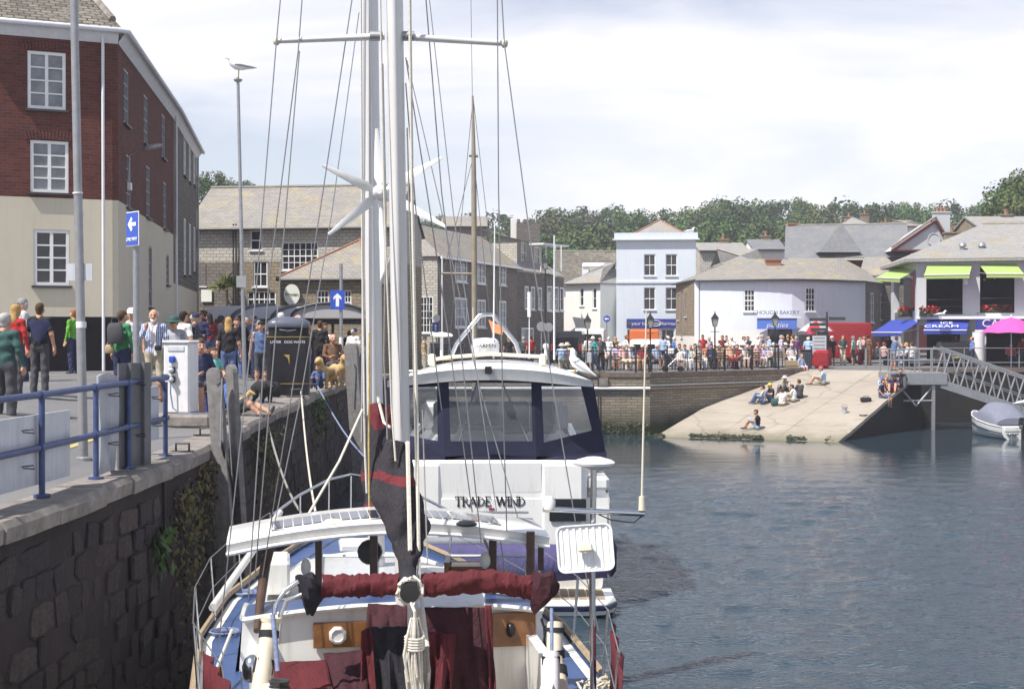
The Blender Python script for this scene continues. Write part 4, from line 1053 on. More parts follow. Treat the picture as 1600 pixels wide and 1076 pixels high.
downpipe(bk,arc[0].x+.3,arc[0].y-.12,-.2,bz,'grey_paint')
chimney(bk,XU(1208,96),96,zr-1.2,ZV(406,95),.95,.7,'terracotta',0)
i, a=arc_at(1214);q=at(1214,500,arc[i].y-.55)
sg=thing('shop_banner','bright blue bakery sign board under grey lettering','sign',(q.x,q.y,q.z))
mb=MB();w_=(1244-1182)/FPX*q.y;h_=(514-497)/FPX*q.y;mb.box(ZQ:=Vector((q.x,q.y,ZV(505.5,q.y))),(w_,.08,h_));mb.build('board','banner_blue',sg,world=True)
mb=MB();mb.box(Vector((q.x,q.y+.05,ZV(495.5,q.y))),(w_+.5,.3,.12));mb.build('canopy_box','white_trim',sg,world=True)
text(sg,'pasties',ZQ+Vector((0,-.06,-.1)),.46,0,'sign_white',shear=.25,sx=1.1)
text(sg,'CHOUGH BAKERY',Vector((q.x-.05,q.y-.02,ZV(488.5,q.y))),.36,0,'letter_grey',ext=.03,sx=1.0)
# ---- institute with pediment behind
IA, IB=Vector((XU(1228,117),117.0)), Vector((XU(1420,115),115.0));iz=ZV(397,116)
ins=house('slate_institute','large dark slate-roofed hall with pyramid turret and red pediment',IA,IB,9,-.2,iz,ZV(352,121),'dark_red_trim','slate_roof_clean',cat='building',roofkw=dict(ridge='slate_roof',over=.5))
mb=MB();q=at(1313,394,115.4);a=1.75;pk=at(1314,347,117);cs=[q+Vector(p)for p in((-a,0,0),(a,0,0),(a,3.4,0),(-a,3.4,0))]
for i in range(4):mb.add([cs[i],cs[(i+1)%4],pk],[(0,1,2)])
mb.build('turret_roof','slate_roof_clean',ins,world=True)
mb=MB();mb.bar(pk,pk+Vector((0,0,.35)),.05);mb.ball(pk+Vector((0,0,.38)),.1);mb.build('finial','grey_paint',ins,world=True)
mb=MB();mb.box(((IA.x+IB.x)/2,115.4,iz-.45),((IB-IA).length,.5,.16));mb.build('cornice','cream_render',ins,world=True)
p0, p1, pp=at(1392,392,113.6), at(1488,392,113.6), at(1461,345,113.6)
mb=MB();mb.prism([p0,p1,pp],(0,4,0));mb.build('pediment','grey_render',ins,world=True)
mb=MB();f=Vector((0,-.2,0));mb.tube([p0+f,pp+f],.12,4);mb.tube([pp+f,p1+f],.12,4);mb.tube([p0+f,p1+f],.11,4);mb.build('pediment_trim','dark_red_trim',ins,world=True)
mb=MB();mb.tube([p0+f*.5+Vector((0,0,.28)),pp+f*.5+Vector((0,0,.3))],.1,4);mb.tube([pp+f*.5+Vector((0,0,.3)),p1+f*.5+Vector((0,0,.28))],.1,4);mb.build('pediment_coping','kerb_stone',ins,world=True)
mb=MB();q=at(1459,374,113.5);mb.lathe([(.52,0),(.52,.08),(.45,.08),(.45,.03),(0.01,.03)],q,20,Matrix.Rotation(R(90),3,'X'));mb.build('roundel','grey_render',ins,world=True)
mb=MB();a_, b_=at(1375,406,113.4), at(1490,440,113.4);mb.box(((a_.x+b_.x)/2,115,(a_.z+0)/2-.2),(b_.x-a_.x,3.0,a_.z));mb.build('porch_wall','dark_red_trim',ins,world=True)
chimney(ins,XU(1241,121),121.6,iz,ZV(346,118),.9,.8,'terracotta',0);chimney(ins,XU(1470,119),119,iz,ZV(333,119),1.3,.7,'grey_render',3);chimney(ins,XU(1502,116),116,iz-2,ZV(350,116),1.2,.8,'stone_brown',0);chimney(ins,XU(1487,112),112,iz-3,ZV(365,112),1.1,.8,'stone_brown',1)
# ---- roofs on the slope between
def roofhouse(label,u0,u1,ve,vr,Y,wall,roof,dep=6,hip=0,ch=None):
 t=house('hill_house',label,(XU(u0,Y),Y),(XU(u1,Y),Y),dep,-.2 if Y<140 else ZV(ve,Y)-4,ZV(ve,Y),ZV(vr,Y+dep/2),wall,roof,roofkw=dict(hipL=hip,hipR=hip,ridge=None))
 for(u,v)in ch or():chimney(t,XU(u,Y+1),Y+dep/2,ZV(ve,Y),ZV(v,Y),.8,.6,'stone_brown',1)
roofhouse('grey house with shallow roof just right of the tall blue house',1094,1168,390,379,116,'slate_hung','slate_roof_grey',7,0,[(1137,371)])
roofhouse('small gabled roof peeking over the left end of the bakery',1128,1192,410,389,104,'slate_hung','slate_roof_grey',5,3.0)
roofhouse('blue-grey slate roof with chimney left of the big hall',1178,1226,388,374,128,'white_render','slate_roof_clean',7,0,[(1204,366),(1226,378)])
roofhouse('distant roof with white chimney among trees above the hall',1320,1362,352,338,150,'white_render','slate_roof_grey',6,1.5,[(1333,336),(1358,332)])
roofhouse('distant brown roof above the pediment hall ridge',1400,1440,352,344,152,'white_render','slate_roof',6,2.5,[(1391,345)])
roofhouse('grey slate house behind the cafe roof at far right',1528,1640,352,338,108,'stone_brown','slate_roof_grey',6,0,[(1550,345),(1585,332)])
house('red_brick_corner_house','dark brick house with lichened roof between bakery and cafe',(XU(1345,99),99),(XU(1412,98),98),6,-.2,ZV(428,99),ZV(402,102),'stone_grey','slate_roof',roofkw=dict(hipR=1.5,ridge=None))
roofhouse('flat slate-sided block behind the slate terrace roof',690,760,352,338,128,'slate_hung_dark','slate_roof',7)
# ---- cafe with lime awnings
CA, CB=Vector((XU(1432,82),82.0)), Vector((XU(1680,79.5),79.5));CS=Vector((XU(1392,92),92.0))
cz, cf=ZV(404,81.5), ZV(493,81.5)
cf_=thing('harbour_cafe','two-storey cafe with lime green awnings and open balcony','building',(CA.x,CA.y,-.2))
cw=[U(1447,1504,420,491,CA,CB,1,1),U(1531,1585,418,489,CA,CB,1,1),U(1612,1665,418,489,CA,CB,1,1),U(1436,1500,508,573,CA,CB,1,1),U(1541,1660,520,573,CA,CB,1,1)]
wallpanel(cf_,CA,CB,-.5,cz,cw,'grey_render',rev=.35);
sw_=[(1.2,9.4,cf+.3,cz-.7),(2.0,8.6,.0,2.2)]
wallpanel(cf_,CS,CA,-.5,cz,sw_,'grey_render',rev=.35)
A_, B_, d_, n_, L_=fr(CA,CB);mb=MB();i0, i1=CA-n_*5+d_*.5, CB-n_*5
for(z0_,z1_)in((-.2,cf-.15),(cf-.1,cz-.1)):
 mb.quad(Vector((*i0,z0_)),Vector((*i1,z0_)),Vector((*i1,z1_)),Vector((*i0,z1_)))
 mb.quad(Vector((*(CA-n_*.4+d_*.1),z0_+.02)),Vector((*(CB-n_*.4),z0_+.02)),Vector((*i1,z0_+.02)),Vector((*i0,z0_+.02)));mb.quad(Vector((*(CB-n_*.4),z1_)),Vector((*(CA-n_*.4+d_*.1),z1_)),Vector((*i0,z1_)),Vector((*i1,z1_)))
mb.build('interior','interior_dark',cf_,world=True)
for w in cw[:3]:
 g=MB();s0_, s1_, za_, zb_=w[:4];p_=CA+d_*((s0_+s1_)/2)
 for zz_ in(za_+.1,za_+.45,za_+.85):g.box((p_.x+n_.x*-.2,p_.y-n_.y*.2,zz_),(s1_-s0_,.04,.04),math.atan2(d_.y,d_.x))
 g.build('balcony_rail','dark_trim',cf_,world=True)
mb=MB();zr=ZV(350,88)
e0=Vector((*(CA+n_*.5-d_*.6),cz));e1_=Vector((*(CB+n_*.5),cz));es=Vector((CS.x-.7,CS.y,cz));r0_=at(1535,350,88);r1_=Vector((CB.x,87.5,r0_.z));bkp=Vector((r1_.x,95,cz))
mb.quad(e0,e1_,r1_,r0_);mb.add([es,e0,r0_],[(0,1,2)]);mb.quad(es+Vector((2,3,0)),es,r0_,r1_)
t=Vector((0,0,-.18));mb.quad(e0+t,e1_+t,e1_,e0);mb.quad(es+t,e0+t,e0,es);mb.quad(e1_+t,e0+t,es+t,bkp+t)
mb.build('roof','slate_roof_grey',cf_,world=True)
mb=MB();mb.tube([r0_,r1_],.12,6);mb.build('ridge_tiles','slate_roof',cf_,world=True)
for u in(1504,1534):
 g=MB();p_=at(u,398,82.6);g.lathe([(.14,0),(.14,.45),(.24,.5),(.2,.65),(.05,.75)],p_,10);g.build('roof_vent','galvanised',cf_,world=True)
mb=MB();pz=Vector((*(CA+n_*.12),0));mb.box(Vector((*((CA+CB)/2+n_*.25),cf-.12)),(L_,.6,.16),math.atan2(d_.y,d_.x));mb.build('balcony_ledge','white_trim',cf_,world=True)
def awning(name,label,p0,p1,drop,m,valance=.22,txt=None,cat='awning',poles=False,stripe=None):
 """cloth between wall points p0, p1 and the outer edge offset by drop"""
 t=thing(name,label,cat,p0);drop=Vector(drop);mb=MB();k=10
 for i in range(k):
  a, b=p0+(p1-p0)*i/k, p0+(p1-p0)*(i+1)/k;sag=lambda f, s_:Vector((0,0,-.03*math.sin(math.pi*f)))
  for j in range(4):mb.quad(a+drop*(j/4)+sag(j/4,0),a+drop*((j+1)/4)+sag((j+1)/4,0),b+drop*((j+1)/4)+sag((j+1)/4,0),b+drop*(j/4)+sag(j/4,0))
 mb.build('canopy',m,t,world=True)
 a, b=p0+drop, p1+drop;mb=MB();v=Vector((0,0,-valance));mb.quad(a+v,b+v,b,a);mb.build('valance',m,t,world=True)
 mb=MB();mb.bar(a,b,.035,6);mb.build('front_bar',stripe or 'white_paint',t,world=True)
 mb=MB();mb.bar(p0+Vector((0,0,-.5)),a,.022,5);mb.build('arm','grey_paint',t,world=True);mb=MB();mb.bar(p1+Vector((0,0,-.5)),b,.022,5);mb.build('arm','grey_paint',t,world=True)
 return t
zz_=ZV(413,81.5)
awning('awning','lime green awning over the first cafe window',at(1449,414,81.6),at(1519,413,81.0),(-.55,-1.25,-.62),'lime_canvas')
awning('awning','lime green awning over the right-hand cafe window',at(1530,412,80.9),at(1588,412,80.4),(0,-1.25,-.62),'lime_canvas')
awning('awning','lime green awning on the left flank of the cafe',at(1400,416,90),at(1440,416,82.6),(-1.5,-.9,-.75),'lime_canvas')
awning('awning','plain blue awning left of the ice cream stall',at(1392,500,86.5),at(1440,499,82.0),(-1.5,-1.3,-.75),'awning_blue')
ic=awning('awning','navy ice cream awning with white lettering',at(1449,499,81.6),at(1515,499,81.2),(-.65,-1.5,-.62),'awning_blue')
text(ic,'ICE',at(1478,504.5,80.45),.38,0,'sign_white',rx=R(25),sx=1.3,shear=.2);text(ic,'CREAM',at(1470,509.5,80.1),.42,0,'sign_white',rx=R(25),sx=1.45,shear=.2)
sg=thing('cafe_sign','navy cafe fascia with bold white lettering behind the pink umbrella','sign',at(1565,510,80.2))
q0, q1=at(1524,499,80.4), at(1650,515,80.0);mb=MB();mb.box(((q0.x+q1.x)/2,80.2,(q0.z+q1.z)/2),(q1.x-q0.x,.2,q0.z-q1.z));mb.build('board','shop_blue',sg,world=True)
mb=MB();mb.box(((q0.x+q1.x)/2,80.2,q1.z-.06),(q1.x-q0.x+.1,.26,.1));mb.build('trim','white_paint',sg,world=True)
text(sg,'CAFE',at(1534,505.5,80.05),.62,0,'sign_white',align='LEFT',sx=1.15)
mb=MB();q=at(1530,545,80.15);mb.lathe([(.34,0),(.34,1.95)],(q.x,80.3,-.2),14);tag(mb.build('white_pillar','white_paint'),'round white pillar below the cafe sign','pillar')
mb=MB();q=at(1509,437,80.6);mb.lathe([(.0,-.1),(.30,-.1),(.30,.1),(0,.1)],q,16,Matrix.Rotation(R(70),3,'Z')@Matrix.Rotation(R(90),3,'X'));tag(mb.build('round_sign','white_trim'),'small round sign projecting between the lime awnings','sign')
rr=random.Random(9)
for(u,v,w,lab)in((1452,486,1.1,'red flowers in a box on the left cafe balcony'),(1552,484,2.0,'red flowers in a box under the right-hand cafe window'),(1420,487,1.2,'dark red flowers on the flank of the cafe balcony')):
 Y=81.2 if u>1440 else 83.6;q=at(u,v+4,Y);t=thing('flower_box',lab,'flowers',q);mb=MB();mb.cbox(q+Vector((0,0,-.05)),(w,.25,.2),.03);mb.build('planter','dark_trim',t,world=True)
 for nm, m_, n_l in(('blossom','flower_red',90),('leaves','leaf_mid',110)):
  mb=MB()
  for i in range(n_l):
   p_=q+Vector((rr.uniform(-w/2,w/2),rr.uniform(-.2,.12),rr.uniform(.05,.42)if nm=='blossom' else rr.uniform(-.12,.3)));a=Vector((rr.gauss(0,1),rr.gauss(-.5,1),rr.gauss(.4,1))).normalized();b=a.orthogonal().normalized();c=a.cross(b);e=rr.uniform(.04,.08)
   mb.quad(p_-b*e-c*e,p_+b*e-c*e,p_+b*e+c*e,p_-b*e+c*e)
  mb.build(nm,m_,t,world=True)
for(u,v,lab)in((1495,434,'small amber lamp glowing inside the first cafe window'),(1538,437,'left of two amber lamps inside the right cafe window'),(1554,434,'right of two amber lamps inside the right cafe window')):
 mb=MB();q=at(u,v,82.5);t=thing('pendant_lamp',lab,'lamp',q);mb.ball(q,.07,8,6);mb.build('bulb','lamp_glow' if 'lamp_glow' in MAT else 'lamp_amber',t,world=True);mb=MB();mb.bar(q,(q.x,q.y,cz-.12),.01);mb.build('cord','dark_trim',t,world=True)
# ------- bodies: one continuous skin over a jointed figure
def field_mesh(caps,res,k=.035,folds=False):
 """smooth union of tapered capsules (p, q, rp, rq, squash axis scale, tag) -> (verts, quads, tag per face)"""
 P=np.array([list(c[0])for c in caps]+[list(c[1])for c in caps]);rm=max(max(c[2],c[3])for c in caps)+.06
 lo=P.min(0)-rm;hi=P.max(0)+rm;n=np.ceil((hi-lo)/res).astype(int)+1
 ax=[lo[i]+res*np.arange(n[i])for i in range(3)]
 D=np.full(n,1.0);Tm=np.zeros(n,dtype=np.int16);Dm=np.full(n,1.0)
 for c in caps:
  p, q=np.array(c[0],float), np.array(c[1],float);rp, rq=c[2], c[3];sq=np.array(c[4]if c[4]else(1,1,1),float);R_=max(rp,rq)*max(sq)+.10
  a=np.maximum(((np.minimum(p,q)-R_-lo)/res).astype(int),0);b=np.minimum(((np.maximum(p,q)+R_-lo)/res).astype(int)+2,n)
  sl=tuple(slice(a[i],b[i])for i in range(3))
  X, Y_, Z=np.meshgrid(ax[0][sl[0]],ax[1][sl[1]],ax[2][sl[2]],indexing='ij')
  d=q-p;L=max(d@d,1e-9);t=np.clip(((X-p[0])*d[0]+(Y_-p[1])*d[1]+(Z-p[2])*d[2])/L,0,1)
  r_=np.sqrt(((X-p[0]-d[0]*t)/sq[0])**2+((Y_-p[1]-d[1]*t)/sq[1])**2+((Z-p[2]-d[2]*t)/sq[2])**2)-(rp+(rq-rp)*t)
  old=D[sl];h=np.maximum(k-np.abs(old-r_),0)/k;D[sl]=np.minimum(old,r_)-h*h*k*.25
  om=Dm[sl];m_=r_<om;T2=Tm[sl];T2[m_]=c[5];om[m_]=r_[m_]
 if folds:
  X, Y_, Z=np.meshgrid(*ax,indexing='ij');w=.0075*np.sin(34*Z+5*np.sin(11*X+7*Y_)+9*Y_)+.005*np.sin(52*(X+Y_)+21*Z);cl=(Tm==1)|(Tm==4)|(Tm==2)|(Tm==5);D=D+np.where(cl,np.where(Tm>=4,w*.45,w*.8),0)
 inside=D<0
 cell=np.zeros(n-1,dtype=np.int8);pos=np.zeros((*(n-1),3));cnt=np.zeros(n-1)
 corners=[(i,j,l)for i in(0,1)for j in(0,1)for l in(0,1)]
 V={c:D[c[0]:n[0]-1+c[0],c[1]:n[1]-1+c[1],c[2]:n[2]-1+c[2]]for c in corners}
 for c in corners:
  for a in range(3):
   if c[a]==0:
    e=list(c);e[a]=1;e=tuple(e);v0, v1=V[c], V[e];x=(v0<0)!=(v1<0)
    t=np.where(x,v0/np.where(x,v0-v1,1),0)
    for b in range(3):pos[...,b]+=np.where(x,(t if b==a else c[b]),0)
    cnt+=x
 act=cnt>0;idx=-np.ones(n-1,dtype=int);idx[act]=np.arange(act.sum())
 ii=np.argwhere(act);vv=lo+res*(ii+pos[act]/cnt[act][:,None])
 faces=[]
 for a in range(3):
  b, c=(a+1)%3, (a+2)%3
  s0=[slice(1,n[i]-1)for i in range(3)];s0[a]=slice(0,n[a]-1);s1=list(s0);s1[a]=slice(1,n[a])
  x=inside[tuple(s0)]!=inside[tuple(s1)];w=np.argwhere(x)
  off=np.array([1,1,1]);off[a]=0;w=w+off;ins=inside[w[:,0],w[:,1],w[:,2]]
  def g(db,dc):
   q=w.copy();q[:,b]-=db;q[:,c]-=dc;return idx[q[:,0],q[:,1],q[:,2]]
  F=np.stack([g(1,1),g(0,1),g(0,0),g(1,0)],1);F[~ins]=F[~ins][:,::-1];faces.append(F)
 F=np.concatenate(faces);F=F[(F>=0).all(1)]
 cen=vv[F].mean(1);ci=np.clip(np.round((cen-lo)/res).astype(int),0,n-1);tg=Tm[ci[:,0],ci[:,1],ci[:,2]]
 return vv, F, tg
def fuse(segs,res,k=.04):
 caps=[]
 for pts, rr in segs:
  for i in range(len(pts)-1):caps.append((pts[i],pts[i+1],rr[i],rr[i+1],None,0))
 v, f, t=field_mesh(caps,res,k);mb=MB();mb.smooth=True;mb.add(v.tolist(),f.tolist());return mb
SKIN, TOP, SLEEVE, FOREARM, HIPS, SHIN, SHOE, DARK, LIP=range(9)
def V3(*a):return Vector(a)
def figure(pose,res=.03,fingers=False,seed=0,loose=False):
 """joints of a 1.75 m figure facing +x, feet (or seat) at the origin, in one of the poses"""
 r=random.Random(seed);J={};lean=0.0
 def legs(hip,L,Rr):
  for s, spec in((1,L),(-1,Rr)):
   h=hip+V3(0,s*.095,0);kn, an, toe=[V3(*q)for q in spec];J[('hip',s)]=h;J[('kn',s)]=V3(kn.x,kn.y*s,kn.z);J[('an',s)]=V3(an.x,an.y*s,an.z);J[('toe',s)]=V3(toe.x,toe.y*s,toe.z)
 def arms(sh,L,Rr):
  for s, spec in((1,L),(-1,Rr)):
   J[('sh',s)]=sh+V3(0,s*.185,0);e, w, f=[V3(*q)for q in spec]
   J[('el',s)]=V3(e.x,e.y*s,e.z);J[('wr',s)]=V3(w.x,w.y*s,w.z);J[('fi',s)]=V3(f.x,f.y*s,f.z)
 if pose in('stand','hold','hand_up','crossed','leanfwd'):
  hip=V3(0,0,.92);w=.04;lx=.12 if pose=='leanfwd' else 0
  legs(hip,((.03,.11,.49),(-.02,.12,.08),(.14,.15,.025)),((.02,.10,.49),(-.01,.11,.08),(.15,.14,.025)))
  ch=V3(.0+lx,0,1.30);sh=V3(-.01+lx*1.4,0,1.43);hd=V3(.03+lx*2,0,1.62)
  down=((-.02+lx,.25,1.15),(.05+lx,.28,.90),(.08+lx,.28,.74));fwd=((-.03,.26,1.14),(.22,.18,1.08),(.33,.10,1.12));up=((.06,.27,1.17),(.24,.14,1.36),(.26,.08,1.48));cr=((-.02,.27,1.15),(.20,.05,1.16),(.2,-.10,1.18));rail_=((.2,.26,1.2),(.42,.22,1.06),(.5,.2,1.03))
  A={'stand':(down,down),'hold':(fwd,fwd),'hand_up':(down,up),'crossed':(cr,cr),'leanfwd':(rail_,rail_)}[pose];arms(sh,*A)
 elif pose=='walk':
  hip=V3(0,0,.90);legs(hip,((.16,.10,.50),(.20,.10,.10),(.36,.11,.05)),((-.04,.10,.47),(-.34,.10,.16),(-.24,.11,.03)));ch=V3(.02,0,1.28);sh=V3(.02,0,1.41);hd=V3(.07,0,1.60)
  arms(sh,((-.14,.24,1.15),(-.12,.25,.92),(-.10,.24,.77)),((.12,.25,1.14),(.26,.22,.94),(.32,.2,.81)))
 elif pose=='bench':
  hip=V3(0,0,.52);legs(hip,((.43,.13,.53),(.42,.13,.08),(.58,.15,.025)),((.42,.12,.53),(.46,.12,.08),(.62,.14,.025)));ch=V3(-.06,0,.88);sh=V3(-.07,0,1.01);hd=V3(-.0,0,1.20)
  arms(sh,((.02,.25,.76),(.22,.15,.66),(.34,.08,.64)),((.02,.25,.76),(.24,.14,.70),(.34,.06,.74)))
 elif pose=='edge':
  hip=V3(0,0,.09);legs(hip,((.42,.13,.10),(.44,.13,-.36),(.58,.15,-.42)),((.42,.12,.10),(.38,.12,-.37),(.53,.14,-.43)));ch=V3(.0,0,.45);sh=V3(.02,0,.58);hd=V3(.09,0,.77)
  arms(sh,((.05,.25,.33),(.24,.18,.22),(.33,.13,.18)),((-.02,.25,.33),(.15,.24,.16),(.2,.26,.08)))
 elif pose=='ground':
  hip=V3(0,0,.10);legs(hip,((.36,.14,.46),(.60,.12,.08),(.75,.13,.03)),((.32,.15,.43),(.52,.13,.08),(.67,.15,.03)));ch=V3(-.03,0,.46);sh=V3(-.0,0,.59);hd=V3(.08,0,.77)
  arms(sh,((.12,.25,.38),(.34,.18,.40),(.44,.1,.40)),((.12,.25,.38),(.32,.18,.44),(.42,.1,.42)))
 elif pose=='slouch':
  hip=V3(0,0,.10);legs(hip,((.40,.16,.24),(.78,.14,.08),(.84,.16,.20)),((.36,.2,.34),(.66,.12,.08),(.78,.14,.05)));ch=V3(-.10,0,.44);sh=V3(-.12,0,.57);hd=V3(-.05,0,.76)
  arms(sh,((-.2,.26,.34),(-.26,.28,.10),(-.3,.3,.03)),((.06,.25,.36),(.28,.16,.30),(.38,.1,.3)))
 C=[]
 def cap(a,b,ra,rb,tg,sq=None):C.append((tuple(a),tuple(b),ra,rb,sq,tg))
 up=(ch-hip).normalized()
 T=TOP
 cap(hip+V3(0,.06,.0),hip+V3(0,-.06,.0),.112,.112,HIPS);cap(hip+up*.02,hip+up*.08,.115,.115,HIPS,(1,1.15,1))
 cap(hip+up*.06,ch-up*.08,.128,.126,T,(1,1.24,1));cap(ch-up*.04,ch+up*.05,.128,.12,T,(1,1.3,1));cap(sh+V3(0,.13,-.005),sh+V3(0,-.13,-.005),.072,.072,T)
 nk=sh+V3(0,0,.05);cap(nk,hd-V3(.015,0,.07),.058,.052,SKIN)
 for s in(1,-1):
  h, kn, an, toe=J[('hip',s)], J[('kn',s)], J[('an',s)], J[('toe',s)]
  cap(h,kn,.096 if loose else.090,.078 if loose else.062,HIPS);q_=(.077,.074,.070)if loose else(.060,.058,.040);cap(kn,kn+(an-kn)*.35,q_[0],q_[1],SHIN);cap(kn+(an-kn)*.35,an+(an-kn)*(-.04 if loose else 0),q_[1],q_[2],SHIN);cap(an+V3(-.03,0,-.03),toe,.043,.034,SHOE)
  a, e, w, f=J[('sh',s)], J[('el',s)], J[('wr',s)], J[('fi',s)]
  cap(a,a+(e-a)*.7,.056,.049,SLEEVE);cap(a+(e-a)*.7,e,.046,.041,FOREARM);cap(e,w,.041,.029,FOREARM)
  hd_=(f-w)
  if fingers:
   d=hd_.normalized();side=d.cross(V3(0,0,1));side=side.normalized()if side.length>.2 else V3(1,0,0);pal=w+d*.075;cap(w,pal,.028,.031,SKIN);nrm=d.cross(side).normalized()
   for i, (o,l)in enumerate(((-.03,.062),(-.01,.075),(.011,.07),(.031,.052))):
    b0=pal+side*o;m1=b0+d*l*.55-nrm*.006;cap(b0,m1,.0115,.0105,SKIN);cap(m1,m1+d*l*.5-nrm*.018,.0105,.009,SKIN)
   tb=w+d*.025-side*.025;cap(tb,tb+d*.035-side*.03,.0125,.011,SKIN);cap(tb+d*.035-side*.03,tb+d*.065-side*.028,.011,.0095,SKIN)
  else:cap(w,w+hd_*.75,.033,.028,SKIN)
 cap(hd+V3(-.015,0,.03),hd+V3(.0,0,.02),.098,.095,SKIN,(1.02,.82,1.06));cap(hd+V3(.03,0,-.035),hd+V3(.035,0,-.06),.062,.05,SKIN,(1,.9,1))
 cap(hd+V3(.09,0,.01),hd+V3(.108,0,-.022),.010,.016,SKIN)
 for s in(1,-1):cap(hd+V3(-.01,s*.082,.005),hd+V3(-.005,s*.086,-.03),.016,.012,SKIN)
 v, f, t=field_mesh(C,res,.03,folds=True)
 cen=v[f].mean(1);H=np.array(hd);rel=cen-H
 if fingers:
  for s in(1,-1):t[(np.abs(rel[:,0]-.085)<.03)&(np.abs(rel[:,1]-s*.033)<.013)&(np.abs(rel[:,2]-.022)<.010)]=DARK
  t[(rel[:,0]>.06)&(np.abs(rel[:,1])<.024)&(np.abs(rel[:,2]+.052)<.008)]=LIP
 mb=MB();mb.smooth=True;mb.add(v.tolist(),f.tolist());mb.m=[int(x)for x in t]
 me=mb.mesh('body');
 for i in range(9):me.materials.append(None)
 return me, hd, J, sh, ch, hip
def hair_mesh(kind,res=.02):
 """hair or hat round a head centre at the origin"""
 if kind=='short':C=[((-.03,0,.055),(-.0,0,.065),.095,.088,(1.05,.86,.95),0),((-.055,0,.0),(-.06,0,-.04),.07,.055,(.8,1.1,1),0)]
 elif kind=='long':C=[((-.03,0,.05),(.0,0,.06),.098,.09,(1.05,.9,1),0),((-.06,0,-.02),(-.09,0,-.16),.085,.075,(.75,1.05,1),0),((-.09,0,-.16),(-.1,0,-.28),.075,.05,(.6,1.15,1),0)]
 elif kind=='tied':C=[((-.03,0,.055),(-.0,0,.065),.095,.088,(1.05,.86,.95),0),((-.11,0,.03),(-.13,0,.0),.04,.045,None,0),((-.055,0,.0),(-.06,0,-.03),.07,.05,(.8,1.1,1),0)]
 elif kind=='fringe':C=[((-.06,0,.0),(-.07,0,-.03),.075,.06,(.8,1.15,1),0),((-.05,.05,.03),(-.05,-.05,.03),.07,.07,(.9,.6,1),0)]
 if kind=='sunhat':
  mb=MB();mb.lathe([(.185,.035),(.19,.045),(.112,.072),(.105,.13),(.08,.165),(.02,.175)],(0,0,0),18);return mb
 if kind=='cap':
  mb=MB();mb.lathe([(.102,.035),(.104,.07),(.09,.125),(.05,.155),(.005,.162)],(-.01,0,0),16);mb.loft([[(.07,y,.045+z)for y,z in((-.075,0),(.075,0),(.075,.012),(-.075,.012))],[(.175,y,.03+z)for y,z in((-.045,0),(.045,0),(.045,.01),(-.045,.01))]]);return mb
 v, f, t=field_mesh(C,res,.03);mb=MB();mb.smooth=True;mb.add(v.tolist(),f.tolist());return mb
FIG={};HAIRM={};PRNG=random.Random(77)
def get_fig(pose,near,loose):
 k=(pose,near,loose)
 if k not in FIG:FIG[k]=figure(pose,.0145 if near else.027,near,0,loose)
 return FIG[k]
CLOTH={}
def cloth(c,rough=.85):
 k=tuple(c)
 if k not in CLOTH:
  nm='cloth_%d'%len(CLOTH);M(nm,c[:3],rough,.2,7,.25);CLOTH[k]=nm
  if len(c)>3:
   nt=MAT[nm].node_tree;p=[n for n in nt.nodes if n.type=='BSDF_PRINCIPLED'][0]
   w=nd(nt,'ShaderNodeTexWave',Scale=c[6],Distortion=1.2);w.bands_direction='Y';nt.links.new(objv(nt),w.inputs['Vector']);f=w.outputs['Fac']
   if c[7]:
    w2=nd(nt,'ShaderNodeTexWave',Scale=c[6],Distortion=1.2);w2.bands_direction='Z';nt.links.new(objv(nt),w2.inputs['Vector']);f=mixrgb(nt,.5,w.outputs['Fac'],w2.outputs['Fac'])
   nt.links.new(mixrgb(nt,ramp(nt,f,[(.35,0),(.6,1)]),c[:3],c[3:6]),p.inputs['Base Color'])
 return MAT[CLOTH[k]]
PAL=dict(white=(.78,.77,.75),cream=(.66,.60,.48),black=(.018,.017,.02),navy=(.025,.032,.085),blue=(.10,.20,.52),lightblue=(.38,.52,.72),teal=(.06,.34,.34),aqua=(.16,.50,.44),green=(.04,.20,.08),lime=(.12,.36,.04),darkgreen=(.035,.09,.085),red=(.36,.02,.02),maroon=(.20,.025,.03),pink=(.66,.40,.40),rose=(.55,.10,.12),orange=(.62,.25,.11),yellow=(.72,.58,.05),grey=(.24,.24,.25),lightgrey=(.48,.48,.5),charcoal=(.07,.07,.08),brown=(.15,.08,.045),tan=(.42,.31,.19),khaki=(.46,.41,.31),denim=(.09,.14,.28),lilac=(.48,.44,.62),purple=(.15,.05,.16),stripeblue=(.10,.16,.40,.66,.70,.78,9,0),stripenavy=(.05,.06,.13,.66,.66,.68,14,0),checkred=(.50,.10,.10,.68,.60,.56,7,1),checklilac=(.40,.36,.52,.7,.68,.70,8,1),checkorange=(.60,.24,.12,.68,.50,.36,7,1),skin=(.55,.31,.21),skin2=(.46,.24,.155),skin3=(.62,.38,.28))
HAIRC=dict(dark=(.025,.016,.012),brown=(.085,.045,.022),blond=(.42,.26,.10),grey=(.42,.41,.40),white=(.72,.70,.68),ginger=(.28,.10,.035))
M('eye_dark',(.03,.02,.018),.3);M('lip',(.38,.14,.12),.5)
